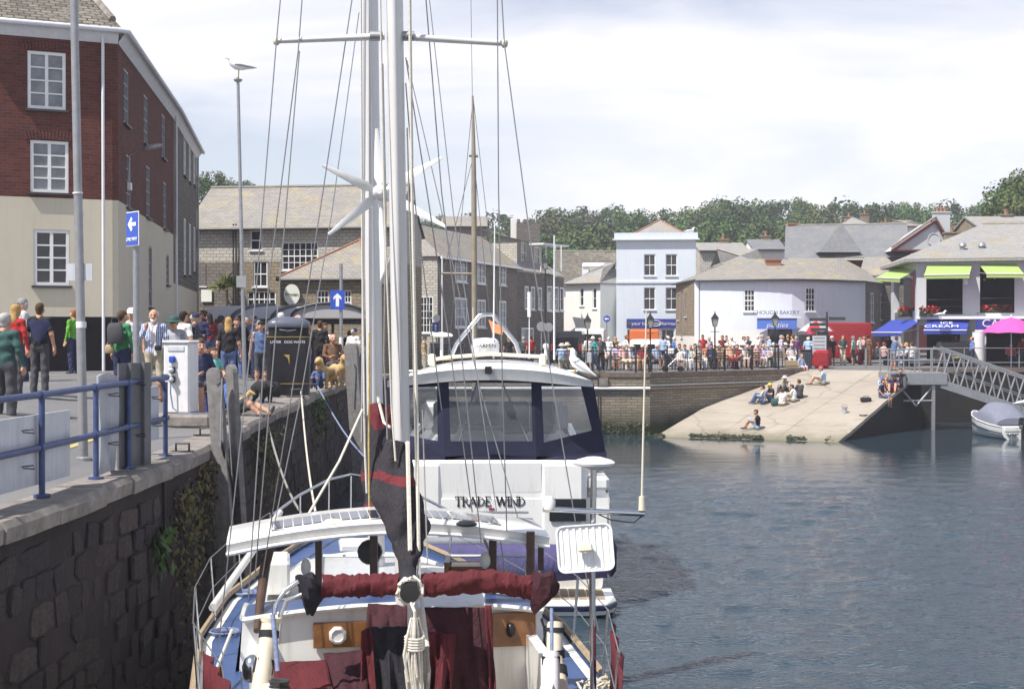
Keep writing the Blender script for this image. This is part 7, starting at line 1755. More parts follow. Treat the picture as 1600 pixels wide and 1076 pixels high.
SER={'T':[('h',.0,1,1,.07),('v',.5,0,1,.15),('h',.3,.7,0,.05),('v',.02,.82,1,.05),('v',.98,.82,1,.05)],'R':[('v',.18,0,1,.15),('h',.0,.4,0,.05),('arc',.18,.5,1.0,.6),('d',.45,.5,.95,0,.13),('h',.0,.25,1,.05),('h',.8,1.05,0,.05)],'A':[('d',.05,0,.5,1,.06),('d',.5,1,.95,0,.15),('h',.25,.75,.35,.05),('h',-.05,.2,0,.05),('h',.78,1.08,0,.05)],'D':[('v',.18,0,1,.15),('arc',.18,0,1,.8),('h',.0,.25,0,.05),('h',.0,.25,1,.05)],'E':[('v',.2,0,1,.15),('h',.0,.9,0,.06),('h',.2,.75,.52,.05),('h',.0,.88,1,.06),('v',.9,0,.2,.05),('v',.87,.82,1,.05)],'W':[('d',.0,1,.28,0,.13),('d',.28,0,.52,1,.05),('d',.52,1,.78,0,.13),('d',.78,0,1.05,1,.05),('h',-.12,.16,1,.05),('h',.92,1.18,1,.05)],'I':[('v',.5,0,1,.16),('h',.3,.7,0,.05),('h',.3,.7,1,.05)],'N':[('v',.12,0,1,.05),('d',.1,1,.9,0,.15),('v',.9,0,1,.05),('h',-.06,.26,0,.05),('h',.76,1.04,1,.05),('h',-.08,.2,1,.05)]}
def serif(ch_,o,w,h,mt,parent):
 mb=MB();P=lambda x, z:o+Vector((x*w,0,z*h));d=Vector((0,-.012,0))
 def strip(a,b,t,horiz=False):
  n=Vector((0,0,max(t*1.5,.11)*h/2))if horiz else Vector((max(t*1.5,.11)*w/2,0,0));mb.prism([a-n,a+n,b+n,b-n],d)
 for q in SER[ch_]:
  if q[0]=='h':strip(P(q[1],q[3]),P(q[2],q[3]),q[4]*1.0,True)
  elif q[0]=='v':strip(P(q[1],q[2]),P(q[1],q[3]),q[4])
  elif q[0]=='d':strip(P(q[1],q[2]),P(q[3],q[4]),q[5])
  else:
   x0, z0, z1, wd=q[1:];n_=8;zc, rz_=(z0+z1)/2, (z1-z0)/2
   for i in range(n_):
    a0, a1=-math.pi/2+math.pi*i/n_, -math.pi/2+math.pi*(i+1)/n_
    f=lambda a, k_:P(x0+wd*math.cos(a)*(1 if k_ else.8),zc+rz_*math.sin(a)*(1 if k_ else.9));mb.prism([f(a0,1),f(a1,1),f(a1,0),f(a0,0)],d)
 mb.build('letter',mt,parent,world=True)
xs_=at(711,0,24.9).x;h=yz(776,24.9)-yz(790,24.9);zb_=yz(789.5,24.9)
for ch_, u, w in(('T',711,10),('R',722,11),('A',732.5,12),('D',745.5,12),('E',758,9.5),('W',776,15),('I',790,9),('N',797,12),('D',809.5,11)):
 serif(ch_,Vector((at(u,0,24.9).x,24.882,zb_)),w/FPX*24.9,h,'letter_dark',tn)
mb=MB();mb.cbox((at(768,0,24.9).x,24.88,yz(793)),(.10,.03,.03),.005);yb(mb,'name_lamp','red_paint')
mb=MB();mb.tube([Vector((at(709,0,24.9).x,24.82,yz(798))),Vector((at(826,0,24.9).x,24.82,yz(798)))],.02,8);yb(mb,'grab_rail','steel')
dy_=24.3;mb=MB();mb.smooth=True;secs=[]
for i in range(13):
 f=i/12;u=632+(948-632)*f;w=.42*min(1,(f+.05)*5,(1.08-f)*2.6)**.7;top=850+26*(f>.8)*(f-.8)*5;bot=905+14*math.sin(f*3.1)
 c=at(u,(top+bot)/2,dy_);hh=(ZV(top,dy_)-ZV(bot,dy_))/2
 secs.append([c+Vector((0,math.cos(t)*w,math.sin(t)*hh*(.75 if math.sin(t)<0 else 1)))for t in[2*math.pi*q/14 for q in range(14)]])
mb.loft(secs);td=thing('covered_tender','inflatable tender under a purple-blue cover on the yacht stern','dinghy',at(780,900,dy_));mb.build('cover','canvas_purple',td,world=True)
mb=MB();a_, b_=at(655,848,24.5), at(838,848,24.5);mb.tube([a_,(a_+b_)/2+Vector((0,0,.02)),b_],.1,10);mb.build('outer_tube','seat_grey',td,world=True)
for u in(700,860):
 mb=MB();a_=at(u,905,dy_);mb.tube([Vector((a_.x,24.3,a_.z+.1)),Vector((a_.x,24.25,WATER+.33))],.04,6);mb.build('chock','galvanised',td,world=True)
for u, v, lab in((955,870,'navy teardrop fender hanging on the right side of the motor yacht'),):
 q=at(u,v-2,24.8);t=thing('boat_fender',lab,'fender',q);mb=MB();mb.lathe([(.02,-.36),(.09,-.26),(.10,.16),(.05,.27),(.03,.32)],(0,0,0),12);mb.build('fender_body','canvas_navy',t);mb=MB();mb.bar((0,0,.3),(-.05,.1,1.1),.01);mb.build('lanyard','rope_white',t)
# ------- yacht hidden beyond: only its mast shows over the motor yacht
hy=thing('moored_yacht','wooden masted yacht moored beyond the motor yacht','sailboat',(XU(741,44),44,WATER))
X0=XU(741,44);mb=MB();mb.smooth=True;secs=[]
for y, w in((40,.9),(42,1.3),(45,1.35),(48,.9),(50,.05)):
 pr=[(w,WATER+1.0),(w*.95,WATER+.4),(w*.6,WATER-.2),(0,WATER-.4)];secs.append([Vector((X0+t,y,z))for t,z in pr]+[Vector((X0-t,y,z))for t,z in reversed(pr[:-1])])
mb.loft(secs,closed=False,caps=False);mb.build('hull','gelcoat_navy',hy,world=True)
mb=MB();mb.poly([s[0]for s in secs]+[s[-1]for s in reversed(secs)]);mb.build('deck','teak',hy,world=True);mb=MB();mb.cbox((X0,45,WATER+1.2),(1.3,3.2,.45),.08);mb.build('cabin','varnish',hy,world=True)
M('mast_wood',(.29,.25,.19),.5,.15,5,.05)
mb=MB();mb.tube([at(742,610,44),at(740.5,300,44),at(740,240,44),at(738.5,150,44)],[.095,.085,.07,.03],10);mb.build('mast','mast_wood',hy,world=True)
mb=MB();mb.bar(at(690,427,44),at(746,428,44),.04,6);mb.bar(at(733,243,44),at(747,244,44),.05,6);mb.build('crosstrees','mast_wood',hy,world=True)
for a_, b_ in(((739,150),(786,560)),((739,155),(700,560)),((740,243),(775,590)),((740,243),(692,428)),((692,428),(692,600)),((738,150),(735,-60))):
 mb=MB();mb.bar(at(*a_,44),at(*b_,44),.010,4);mb.build('shroud','wire',hy,world=True)
# ------- promenade furniture
def edge_pt(t):
 """point t metres along the promenade edge from C0, set back a little"""
 L1_=(C1-C0).length
 if t<L1_:p=C0+(C1-C0).normalized()*t;n=Vector((0,-1))
 else:d=(C2-C1).normalized();p=C1+d*(t-L1_);n=Vector((d.y,-d.x))
 p=p-n*.25;return Vector((p.x,p.y,gz(p.x,p.y)+.02)), n
LE=(C1-C0).length+(C2-C1).length
pr=thing('promenade_railing','black iron railing along the top of the harbour wall','railing',(0,67.7,-.2))
k=0;t=3.0
while t<LE-.6:
 p, n=edge_pt(t);mb=MB();mb.lathe([(.05,0),(.05,1.12),(.03,1.14),(.055,1.19),(.03,1.25),(.005,1.27)],p,8);mb.build('post','black_iron',pr,world=True);t+=2.05
L1_=(C1-C0).length
for h in(1.02,.14):
 mb=MB();a, b, c=edge_pt(2.0)[0], edge_pt(L1_-.01)[0], edge_pt(LE-.6)[0];z=Vector((0,0,h));mb.tube([a+z,b+z,c+z],.022,6);mb.build('rail','black_iron',pr,world=True)
t=3.0
while t<LE-.7:
 if 6.5<t<17.5:p, n=edge_pt(t);mb=MB();mb.bar(p+Vector((0,0,.14)),p+Vector((0,0,1.02)),.0085,4);mb.build('baluster','black_iron',pr,world=True)
 t+=.16
def lamp(label,u,Y,v_top,s_=1.0):
 p=G(u,Y);h=ZV(v_top,Y)-p.z;t=thing('street_lamp',label,'street lamp',p,group='victorian lamps on the promenade')
 mb=MB();mb.lathe([(.10,0),(.10,.35),(.07,.4),(.065,.8),(.042,.9),(.035,h-.75),(.05,h-.74),(.03,h-.7)],(0,0,0),10);mb.bar((-.22,0,h-.95),(.22,0,h-.95),.018,6);mb.build('column','black_iron',t)
 f=MB();b=[(.10,h-.66),(.19,h-.26)];q=lambda r_, z:[Vector((math.cos(a)*r_,math.sin(a)*r_,z))for a in[R(45+90*i)for i in range(4)]]
 l0, l1=q(.12,h-.68), q(.23,h-.27)
 for i in range(4):f.bar(l0[i],l1[i],.012,4);f.bar(l1[i],l1[(i+1)%4],.014,4);f.bar(l0[i],l0[(i+1)%4],.012,4)
 f.build('lantern_frame','black_iron',t)
 g=MB();l0, l1=q(.115,h-.67), q(.222,h-.275)
 for i in range(4):g.quad(l0[i],l0[(i+1)%4],l1[(i+1)%4],l1[i])
 g.build('lantern_glass','lantern_glass',t)
 r_=MB();r_.lathe([(.26,h-.27),(.24,h-.24),(.09,h-.08),(.06,h-.02),(.025,h+.02),(.03,h+.05),(.005,h+.12)],(0,0,0),4,Matrix.Rotation(R(45),3,'Z'));r_.build('lantern_roof','black_iron',t)
M('lantern_glass',(.42,.42,.38),.15,.1,5,0)
lamp('black lantern lamp nearest the motor yacht roof',918,69.5,492);lamp('black lantern lamp in front of the pharmacy',1016,69.2,490);lamp('black lantern lamp in front of the white bakery wall',1117,73.0,489);lamp('black lantern lamp crossing the blue bakery sign',1211,76.5,489)
lamp('taller black lantern lamp standing before the stone terrace',852,82,402)
def bench(label,p,rz,L=1.7):
 t=thing('park_bench',label,'bench',p,rz,'benches along the promenade')
 for i in range(4):mb=MB();mb.cbox((-.18+i*.12,0,.43),(.1,L,.035),.008);mb.build('seat_slat','wood_bench',t)
 for i in range(3):mb=MB();mb.cbox((-.27-i*.03,0,.58+i*.13),(.03,L,.1),.008);mb.build('back_slat','wood_bench',t)
 for s in(-1,1):
  mb=MB();mb.tube([(.2,s*(L/2-.1),0),(.18,s*(L/2-.1),.42),(-.22,s*(L/2-.1),.41),(-.36,s*(L/2-.1),.92)],.028,6);mb.tube([(-.22,s*(L/2-.1),.41),(-.26,s*(L/2-.1),0)],.028,6);mb.build('leg','black_iron',t)
 return t
BEN=[(985,70.9,'bench with the pair in pale coats left of the pharmacy lamp'),(1075,72.2,'bench right of the pushchair by the lamp'),(1130,74.2,'bench with the man in cream below the bakery wall'),(1168,76.0,'bench under the bakery window with the orange shirt'),(1205,78.0,'bench right of the lamp before the blue sign')]
for u, Y, lab in BEN:bench(lab,G(u,Y),R(-90)+(.2 if u>1030 else 0))
p=G(1292,77.5);t=thing('fingerpost','black fingerpost with stacked direction boards','sign post',p)
h=ZV(489,77.5)-p.z;mb=MB();mb.lathe([(.06,0),(.06,h-.15),(.03,h-.1),(.06,h),(.01,h+.1)],(0,0,0),10);mb.build('post','black_iron',t)
for i, (dx,z)in enumerate(((-.5,h-.35),(-.5,h-.62),(-.45,h-.89),(.55,h-.30))):mb=MB();mb.box((dx,-.03,z),(.9,.03,.17));mb.build('direction_board','dark_trim',t)
mb=MB();mb.box((-.42,-.05,1.15),(.75,.04,1.2));mb.build('notice_panel','board_white',t)
for i in range(6):mb=MB();mb.box((-.42,-.074,.68+i*.19),(.62,.01,.07));mb.build('notice_row','grey_paint',t)
def cab(name,label,cat,u,Y,w,d,h,m,ch=.1,lid=None):
 p=G(u,Y);t=thing(name,label,cat,p);mb=MB();mb.cbox((0,0,h/2),(w,d,h),ch);mb.build('body',m,t)
 if lid:mb=MB();mb.cbox((0,0,h+.04),(w*1.06,d*1.06,.12),.03);mb.build('lid',lid,t)
 return t
c_=cab('rescue_box','red rounded plastic cabinet by the head of the slipway','box',1284,77.0,.86,.5,.98,'red_paint',.14);mb=MB();mb.cbox((0,-.26,.55),(.5,.02,.5),.01);mb.build('panel','red_paint',c_)
b_=cab('litter_bin','grey slatted litter bin left of the red cabinet','litter bin',1258,77.3,.62,.6,.9,'bin_grey',.05,'bin_black')
for i in range(6):mb=MB();mb.box((-.25+i*.1,-.31,.45),(.04,.03,.75));mb.build('slat','bin_black',b_)
pl_=cab('wooden_planter','square wooden planter at the end of the railing','planter',1239,77.0,.8,.6,.42,'teak',.02)
cab('street_cabinet','grey utility box behind the railing beside the gull','box',887,76,1.0,.5,.95,'grey_paint',.04);cab('street_cabinet','pale notice case on the first railing lamp','box',922,69.0,.3,.1,.5,'board_white',.02).location.z+=.45
cab('striped_deckbox','pale slatted bin store behind the third lamp','box',1204,79.2,1.5,.6,1.05,'umbrella_grey',.03)
p=G(1353,77.0);t=thing('bollard','slim grey post at the head of the slipway','bollard',p);mb=MB();mb.cbox((0,0,.5),(.11,.11,1.1),.02);mb.build('post','galvanised',t);mb=MB();mb.box((0,0,1.06),(.12,.12,.03));mb.build('cap','galvanised',t)
def sign_round(label,u,v,Y,r_,m,g):
 q=at(u,v,Y);t=thing('road_sign',label,'sign',(q.x,q.y,gz(q.x,q.y)));mb=MB();mb.bar((q.x,q.y,gz(q.x,q.y)),(q.x,q.y,q.z+r_),.04,8);mb.build('pole','galvanised',t,world=True);mb=MB();mb.lathe([(0.01,0),(r_,0),(r_,.02),(.01,.02)],q+Vector((0,-.05,0)),20,Matrix.Rotation(R(90),3,'X'));mb.build('disc',m,t,world=True);return t, q
t, q=sign_round('round blue left-turn sign by the white shop',948,498,100,.24,'sign_blue',0);mb=MB();mb.prism([q+Vector((x,-.075,z))for x,z in((-.17,0),(-.03,.11),(-.03,.04),(.15,.04),(.15,-.04),(-.03,-.04),(-.03,-.11))],(0,-.01,0));mb.build('arrow','sign_white',t,world=True)
sign_round('back of a grey round sign left of the black van',846,510,79,.27,'grey_paint',0);sign_round('back of a second grey round sign beside the black van',857,511,79.4,.25,'grey_paint',0)
t, q=sign_round('white round sign on the slate terrace corner',682,497,80,.2,'sign_white',0);mb=MB();mb.cbox(q+Vector((-.05,-.06,-.5)),(.36,.02,.52),.005);mb.build('arrow_plate','sign_blue',t,world=True);mb=MB();mb.prism([q+Vector((x-.05,-.075,z-.5))for x,z in((-.04,-.2),(.04,-.2),(.04,.04),(.1,.04),(0,.18),(-.1,.04),(-.04,.04))],(0,-.01,0));mb.build('arrow','sign_white',t,world=True)
p=G(1052,69.6);t=thing('pushchair','black pushchair with white blanket parked at the railing','pushchair',p)
for x, y in((-.4,-.2),(-.4,.2),(.35,-.2),(.35,.2)):mb=MB();mb.lathe([(.05,-.03),(.14,-.025),(.14,.025),(.05,.03)],(x,y,.14),12,Matrix.Rotation(R(90),3,'X'));mb.build('wheel','tyre',t)
mb=MB()
for y in(-.2,.2):mb.bar((-.4,y,.15),(.45,y,1.0),.016,5);mb.bar((.35,y,.15),(-.25,y,.85),.016,5)
mb.bar((.45,-.2,1.0),(.45,.2,1.0),.02,5);mb.build('frame','aluminium',t)
mb=MB();mb.smooth=True;mb.loft([[(-.42+.1*i,y,.45+.11*i+.2*math.sin(i*.5))for y in(-.2,.2)]+[(-.36+.1*i,y,.38+.1*i)for y in(.2,-.2)]for i in range(7)]);mb.build('seat','canvas_black',t);mb=MB();mb.ball((-.1,0,.95),(.3,.24,.2),10,6);mb.build('hood','plastic_white',t)
def parasol(label,u,v,Y,r_,h,cols,cat='umbrella',top=.5):
 q=at(u,v,Y);g0=gz(q.x,q.y);t=thing('parasol',label,cat,(q.x,q.y,g0));mb=MB();mb.bar((0,0,0),(0,0,q.z-g0),.03,8);mb.build('pole','aluminium',t);n=8;H=q.z-g0
 for i in range(n):
  mb=MB();mb.smooth=True;a0, a1=2*math.pi*i/n, 2*math.pi*(i+1)/n
  for j in range(4):
   f0, f1=j/4, (j+1)/4;pt=lambda a, f:Vector((math.cos(a)*r_*f,math.sin(a)*r_*f,H-top*f**1.7));am=(a0+a1)/2
   if j==0:mb.add([pt(a0,f1),pt(am,f1)*1.0,pt(a1,f1),pt(a0,0)],[(0,1,3),(1,2,3)])
   else:mb.quad(pt(a0,f0),pt(a0,f1),pt(am,f1*.97),pt(am,f0*.97));mb.quad(pt(am,f0*.97),pt(am,f1*.97),pt(a1,f1),pt(a1,f0))
  mb.build('panel',cols[i%len(cols)],t)
 mb=MB();mb.ball((0,0,H+.06),(.06,.06,.09),8,6);mb.build('finial','plastic_white',t)
 return t
parasol('large pink parasol at the right in front of the cafe',1580,496,77.9,1.62,2.5,['pink_canvas'],top=.85)
parasol('red and grey parasol over the stall by the bakery',1276,501,82.5,1.08,2.4,['umbrella_grey','umbrella_red'],top=.62)
st=thing('ice_cream_stall','small dark stall with red counter under the parasol','stall',G(1272,83.2));mb=MB();mb.cbox((0,0,.55),(1.9,.8,1.1),.04);mb.build('counter','red_paint',st);mb=MB();mb.box((.1,.5,1.35),(1.8,.06,.9));mb.build('back_panel','dark_trim',st)
for x in(-.9,.9):mb=MB();mb.bar((x,.45,0),(x,.45,1.9),.03);mb.build('post','dark_trim',st)
gull(at(893,590,27.2)+Vector((0,0,.0)),R(155),'large white gull standing on the motor yacht roof',1.15,up=.5);gull(at(1078,372,104.8)+Vector((0,0,.1)),R(20),'white gull on the parapet of the tall blue house',1.6);gull(at(1470,500,79.5),R(0),'white gull on the ice cream awning',1.25);gull(at(1596,641,62.6),R(20),'white gull on the covered motor boat',1.3)
# ------- vehicles
def van(name,label,p,rz,L,W,H,m,rear_glass=True,cat='van',low=False,prof=None,band=None):
 t=thing(name,label,cat,p,rz);prof=prof or[(0,.32),(0,1.0),(.06,H-.12),(.25,H),(L*.62,H),(L*.74,H-.1),(L*.86,H*.55),(L*.985,H*.45),(L,.7),(L,.32)]
 mb=MB();secs=[]
 for y, e in((-W/2,.93),(-W/2+.06,1.0),(W/2-.06,1.0),(W/2,.93)):
  cxx, cz=L/2, H/2;secs.append([(cxx+(x-cxx)*(1 if e==1 else.985),y,cz+(z-cz)*(1 if e==1 else.95))for x,z in prof])
 mb.smooth=False;mb.loft(secs);mb.build('body',m,t,bevel=.09)
 for x in(L*.18,L*.80):
  for s in(-1,1):
   mb=MB();mb.lathe([(.2,-.1),(.33,-.1),(.34,-.06),(.34,.06),(.33,.1),(.2,.1)],(x,s*(W/2-.08),.34),16,Matrix.Rotation(R(90),3,'X'));w=mb.build('wheel','tyre',t);mb=MB();mb.lathe([(.02,-.11),(.2,-.105),(.2,.105),(.02,.11)],(x,s*(W/2-.08),.34),12,Matrix.Rotation(R(90),3,'X'));mb.build('rim','aluminium',w)
 if rear_glass:mb=MB();mb.cbox((.0,0,H*.66),(.05,W*.80,H*.30),.02);mb.build('rear_window','car_glass',t)
 for s in(-1,1):
  mb=MB();mb.cbox((-.01,s*(W/2-.12),H*.48),(.06,.12,H*.24),.02);mb.build('tail_light','red_paint',t)
  mb=MB();mb.cbox((L*.66,s*(W/2-.002),H*.68),(L*.14,.03,H*.26),.02);mb.build('side_window','car_glass',t)
 mb=MB();mb.cbox((-.04,0,.42),(.12,W*.96,.2),.03);mb.build('bumper','plastic_black',t);mb=MB();mb.cbox((-.05,0,H*.35),(.03,.5,.12),.005);mb.build('number_plate','yellow_paint',t)
 if band:mb=MB();mb.cbox((-.03,0,H*.48),(.05,W*.82,H*.14),.01);mb.build('livery_band',band,t)
 return t
van('black_van','black van with dark tailgate parked behind the seated couple',G(884,87)+Vector((0,0,0)),R(84),4.9,1.95,2.0,'black_paint')
van('white_van','white van beyond the black van at the street mouth',G(921,95),R(84),5,1.95,2.1,'plastic_white')
van('orange_van','orange van parked before the pharmacy',G(1006,95),R(80),4.6,1.95,2.05,'orange_paint',rear_glass=False)
van('police_car','white estate car with blue band and yellow plate before the pharmacy',G(1005,86),R(70),4.5,1.85,1.5,'plastic_white',cat='car',band='police_blue',prof=[(0,.3),(0,.85),(.1,.95),(.35,1.45),(.7,1.5),(2.4,1.5),(3.2,1.0),(4.35,.85),(4.5,.6),(4.5,.3)])
van('red_van','large red high-roofed van behind the queue of people',G(1358,88),R(180),4.7,2.0,2.5,'red_paint')
van('dark_car','dark car parked outside the ice cream shop',G(1497,79.0),R(80),4.2,1.75,1.42,'black_paint',cat='car',prof=[(0,.3),(0,.8),(.1,.9),(.5,1.38),(.8,1.42),(2.3,1.42),(3.0,.95),(4.05,.85),(4.2,.6),(4.2,.3)])
van('dark_car','dark car behind the motor yacht roof near the terrace',G(700,62),R(95),4.2,1.75,1.42,'black_paint',cat='car',prof=[(0,.3),(0,.8),(.1,.9),(.5,1.38),(.8,1.42),(2.3,1.42),(3.0,.95),(4.05,.85),(4.2,.6),(4.2,.3)]).location=(XU(700,72),72,gz(-3,72))
# ------- gangway and platform
gp=thing('gangway_platform','galvanised steel landing at the head of the gangway','platform',at(1432,590,70.2))
def gb(mb,name,m='galvanised',par=None):return mb.build(name,m,par or gp,world=True)
pa, pb=at(1391,580,70), at(1478,580,70.4);pz=pa.z-.02
mb=MB();mb.cbox(((pa.x+pb.x)/2,71.2,pz-.35),(pb.x-pa.x,2.2,.62),.03);gb(mb,'deck_box')
for u in(1392,1405,1430,1455,1476):
 a=at(u,578,70.15);mb=MB();mb.bar((a.x,70.2,pz-.05),(a.x,70.2,pz+1.1),.035,6);gb(mb,'post');mb=MB();mb.bar((a.x,72.2,pz-.05),(a.x,72.2,pz+1.1),.035,6);gb(mb,'post')
for h in(1.1,.55):
 for y in(70.2,72.2):mb=MB();mb.bar((pa.x,y,pz+h),(pb.x,y,pz+h),.03,6);gb(mb,'rail')
for u in(1405,1459):
 a=at(u,600,70.2);mb=MB();mb.box((a.x,70.3,(pz-.6+WATER-1)/2),(.16,.16,pz-.6-WATER+1));gb(mb,'leg')
 mb=MB();b=at(1432,624,70.2);mb.bar((a.x,70.3,pz-.7),(b.x,70.3,pz-1.7),.05,6);gb(mb,'brace')
mb=MB();a, b=at(1408,626,70.2), at(1457,626,70.2);mb.bar((a.x,70.3,a.z),(b.x,70.3,b.z),.05,6);gb(mb,'brace')
gw=thing('gangway_bridge','galvanised truss gangway sloping down to the right','gangway',at(1475,600,70.2))
x0, x1=at(1472,0,70.2).x, at(1760,0,70.2).x;zt0, zt1=ZV(543,70.2), ZV(543+(1760-1472)*.345,70.2);zb0, zb1=ZV(599,70.2), ZV(599+(1760-1472)*.33,70.2);N_=10
def chord(f,top,y):return Vector((x0+(x1-x0)*f,y,(zt0+(zt1-zt0)*f)if top else(zb0+(zb1-zb0)*f)))
for y in(70.2,71.5):
 mb=MB();a, b=chord(0,1,y), chord(1,1,y);mb.box((a+b)/2,((b-a).length,.11,.11),M=Matrix.Rotation(math.atan2(-(b-a).z,(b-a).x),3,'Y'));gb(mb,'top_chord',par=gw)
 mb=MB();a, b=chord(0,0,y), chord(1,0,y);mb.box((a+b)/2,((b-a).length,.1,.42),M=Matrix.Rotation(math.atan2(-(b-a).z,(b-a).x),3,'Y'));gb(mb,'bottom_chord',par=gw)
 for i in range(N_):
  a, b, c=chord(i/N_,0,y), chord((i+.55)/N_,1,y), chord((i+1)/N_,0,y);mb=MB();mb.bar(a,b,.05,6);gb(mb,'strut',par=gw);mb=MB();mb.bar(b,c,.04,6);gb(mb,'strut',par=gw)
mb=MB();mb.prism([chord(0,0,70.25),chord(1,0,70.25),chord(1,0,71.45),chord(0,0,71.45)],(0,0,.05));gb(mb,'walkway',par=gw)
for fz in(.45,):
 for y in(70.2,71.5):mb=MB();mb.bar(chord(0,0,y).lerp(chord(0,1,y),fz),chord(1,0,y).lerp(chord(1,1,y),fz),.025,6);gb(mb,'handrail',par=gw)
rl=thing('quay_railing','thin grey tube railing on the quay in front of the cafe','railing',(28,77,-.2))
for i in range(8):p=Vector((C4.x+.5+i*3.0,C4.y+.6+i*.08,0));p.z=gz(p.x,p.y);mb=MB();mb.bar(p,p+Vector((0,0,1.1)),.03,6);mb.build('post','galvanised',rl,world=True)
for h in(1.08,.3):a=Vector((C4.x+.5,C4.y+.6,-.2+h));mb=MB();mb.bar(a,a+Vector((21,.56,0)),.025,6);mb.build('rail','galvanised',rl,world=True)
# ------- covered motor boat at the right edge
mbt=thing('covered_motor_boat','white outboard motor boat under a grey canvas cover','motor boat',(22.85,64.0,WATER),R(98));mbt.scale=(.9,.9,.9)
def hull_sec(x,w,zd,k):return[(x,w*a,z)for a,z in((1,zd),(.97,zd-.28),(.86,.12),(.5,-.12),(0,-.2))]
secs=[]
for x, w, zd in((0,.95,.62),(1.2,1.0,.68),(2.6,.95,.82),(3.8,.68,.98),(4.6,.3,1.1),(4.95,.03,1.16)):
 h_=hull_sec(x,w,zd,0);secs.append(h_+[(a,-b,c)for a,b,c in reversed(h_[:-1])])
mb=MB();mb.smooth=True;mb.loft(secs,closed=False,caps=False);mb.smooth=False;mb.poly(secs[0]);mb.build('hull','gelcoat',mbt)
mb=MB();mb.tube([(x,y*1.01,z-.3)for x,y,z in[s[0]for s in secs]],.03,5);mb.tube([(x,y*1.01,z-.3)for x,y,z in[s[-1]for s in secs]],.03,5);mb.build('rubbing_strake','gelcoat_navy',mbt)
mb=MB();mb.tube([(x,y,z+.02)for x,y,z in[s[0]for s in secs]],.035,6);mb.tube([(x,y,z+.02)for x,y,z in[s[-1]for s in secs]],.035,6);mb.build('gunwale','gelcoat',mbt)
mb=MB();mb.smooth=True;cs=[]
for x, w, z0, z1 in((.55,.92,.7,1.05),(1.0,.97,.7,1.35),(1.7,.98,.75,1.75),(2.5,.93,.85,1.78),(3.3,.8,.95,1.35),(4.1,.5,1.05,1.18),(4.7,.2,1.12,1.16)):
 cs.append([(x,w*math.cos(a),z0+(z1-z0)*math.sin(a)**.8)for a in[math.pi*i/10 for i in range(11)]])
mb.loft(cs,closed=False,caps=False);mb.smooth=False;mb.poly(cs[0]);mb.build('cover','canvas_grey',mbt)
mb=MB();mb.cbox((.15,.0,.52),(.35,1.7,.3),.06);mb.build('stern_bench','gelcoat',mbt);mb=MB();mb.cbox((-.15,.45,.3),(.4,.5,.06),.02);mb.bar((-.3,.3,.3),(-.32,.3,-.15),.015);mb.bar((-.3,.6,.3),(-.32,.6,-.15),.015);mb.build('boarding_ladder','steel',mbt)
mb=MB();mb.smooth=True;mb.loft([[(-.38+dx*s,dy*s,z)for dx,dy in((-.22,-.14),(.2,-.14),(.24,0),(.2,.14),(-.22,.14),(-.27,0))]for z,s in((.55,.8),(.7,1.05),(1.0,1.0),(1.12,.75))]);ob=mb.build('outboard_cowl','black_paint',mbt);mb=MB();mb.cbox((-.36,0,.1),(.2,.14,.95),.04);mb.build('outboard_leg','plastic_black',mbt)
# ------- people
def at_ground(u,Y,dz=0):p=G(u,Y);p.z+=dz;return p
CAMF=R(-90)
# --- near quay, left (feet column, distance)
NEAR=dict(near=True)
def bagobj(name,label,loc,d,m,rz=0,cat='bag'):
 t=thing(name,label,cat,loc,rz);mb=MB();mb.smooth=True;mb.loft([[(x*s*d[0],y*s*d[1],z*d[2])for x,y in((-.5,-.35),(-.35,-.5),(.35,-.5),(.5,-.35),(.5,.35),(.35,.5),(-.35,.5),(-.5,.35))]for z,s in((-.5,.75),(-.4,.95),(.2,1.0),(.42,.85),(.5,.5))]);mb.build('pouch',m,t)
 mb=MB();mb.tube([(-d[0]*.3,0,d[2]*.45),(-d[0]*.2,0,d[2]*.75),(d[0]*.2,0,d[2]*.75),(d[0]*.3,0,d[2]*.45)],.012,5);mb.build('strap',m,t);return t
person('person in dark green hooded coat at the left edge, seen from behind',at_ground(8,23.0,-.12),R(75),'stand','darkgreen','charcoal','long','long',('short','grey'),s_=1.0,**NEAR)
person('person with long wavy blond hair in a red jumper at the left edge',at_ground(22,26.2),R(70),'stand','red','charcoal','long','long',('long','blond'),s_=.97,**NEAR)
person('person in black t-shirt with navy top over shoulders, back turned',at_ground(62,27.2),R(88),'stand','black','charcoal','short','long',('short','brown'),s_=1.0,**NEAR)
o=thing('shoulder_jumper','navy jumper draped over the back of the person in black','clothing',at_ground(62,26.95,1.28));mb=MB();mb.smooth=True;mb.loft([[(x,-.03*math.cos(x*4)+y,z)for x,y in((-.2*k_,0),(-.1*k_,-.03),(.0,-.035),(.1*k_,-.03),(.2*k_,.0),(.1*k_,.02),(-.1*k_,.02))]for z,k_ in((-.24,.35),(-.2,.55),(-.08,.7),(.05,.95),(.12,1.05),(.16,.8))]);mb.build('cloth',cloth(PAL['navy']),o)
person('person in flat grey cap looking left behind the blond person',at_ground(38,31.5),R(200),'stand','lightgrey','navy','long','long',('fringe','grey'),hat=('cap','grey'),s_=1.04,**NEAR)
person('child in bright lime green top standing before the black wall',at_ground(116,37.2),R(150),'stand','lime','navy','long','long',('short','ginger'),s_=.95,**NEAR)
person('person in green top and dark jeans with a grey backpack',at_ground(188,28.8),R(60),'stand','green','navy','long','long',('tied','brown'),s_=.99,**NEAR)
bagobj('backpack','grey backpack on the person in green',at_ground(180,28.55,1.28),(.3,.17,.42),cloth(PAL['charcoal']));bagobj('hand_bag','tan bag hanging beside the person in green',at_ground(171,28.6,.95),(.17,.1,.18),cloth(PAL['tan']))
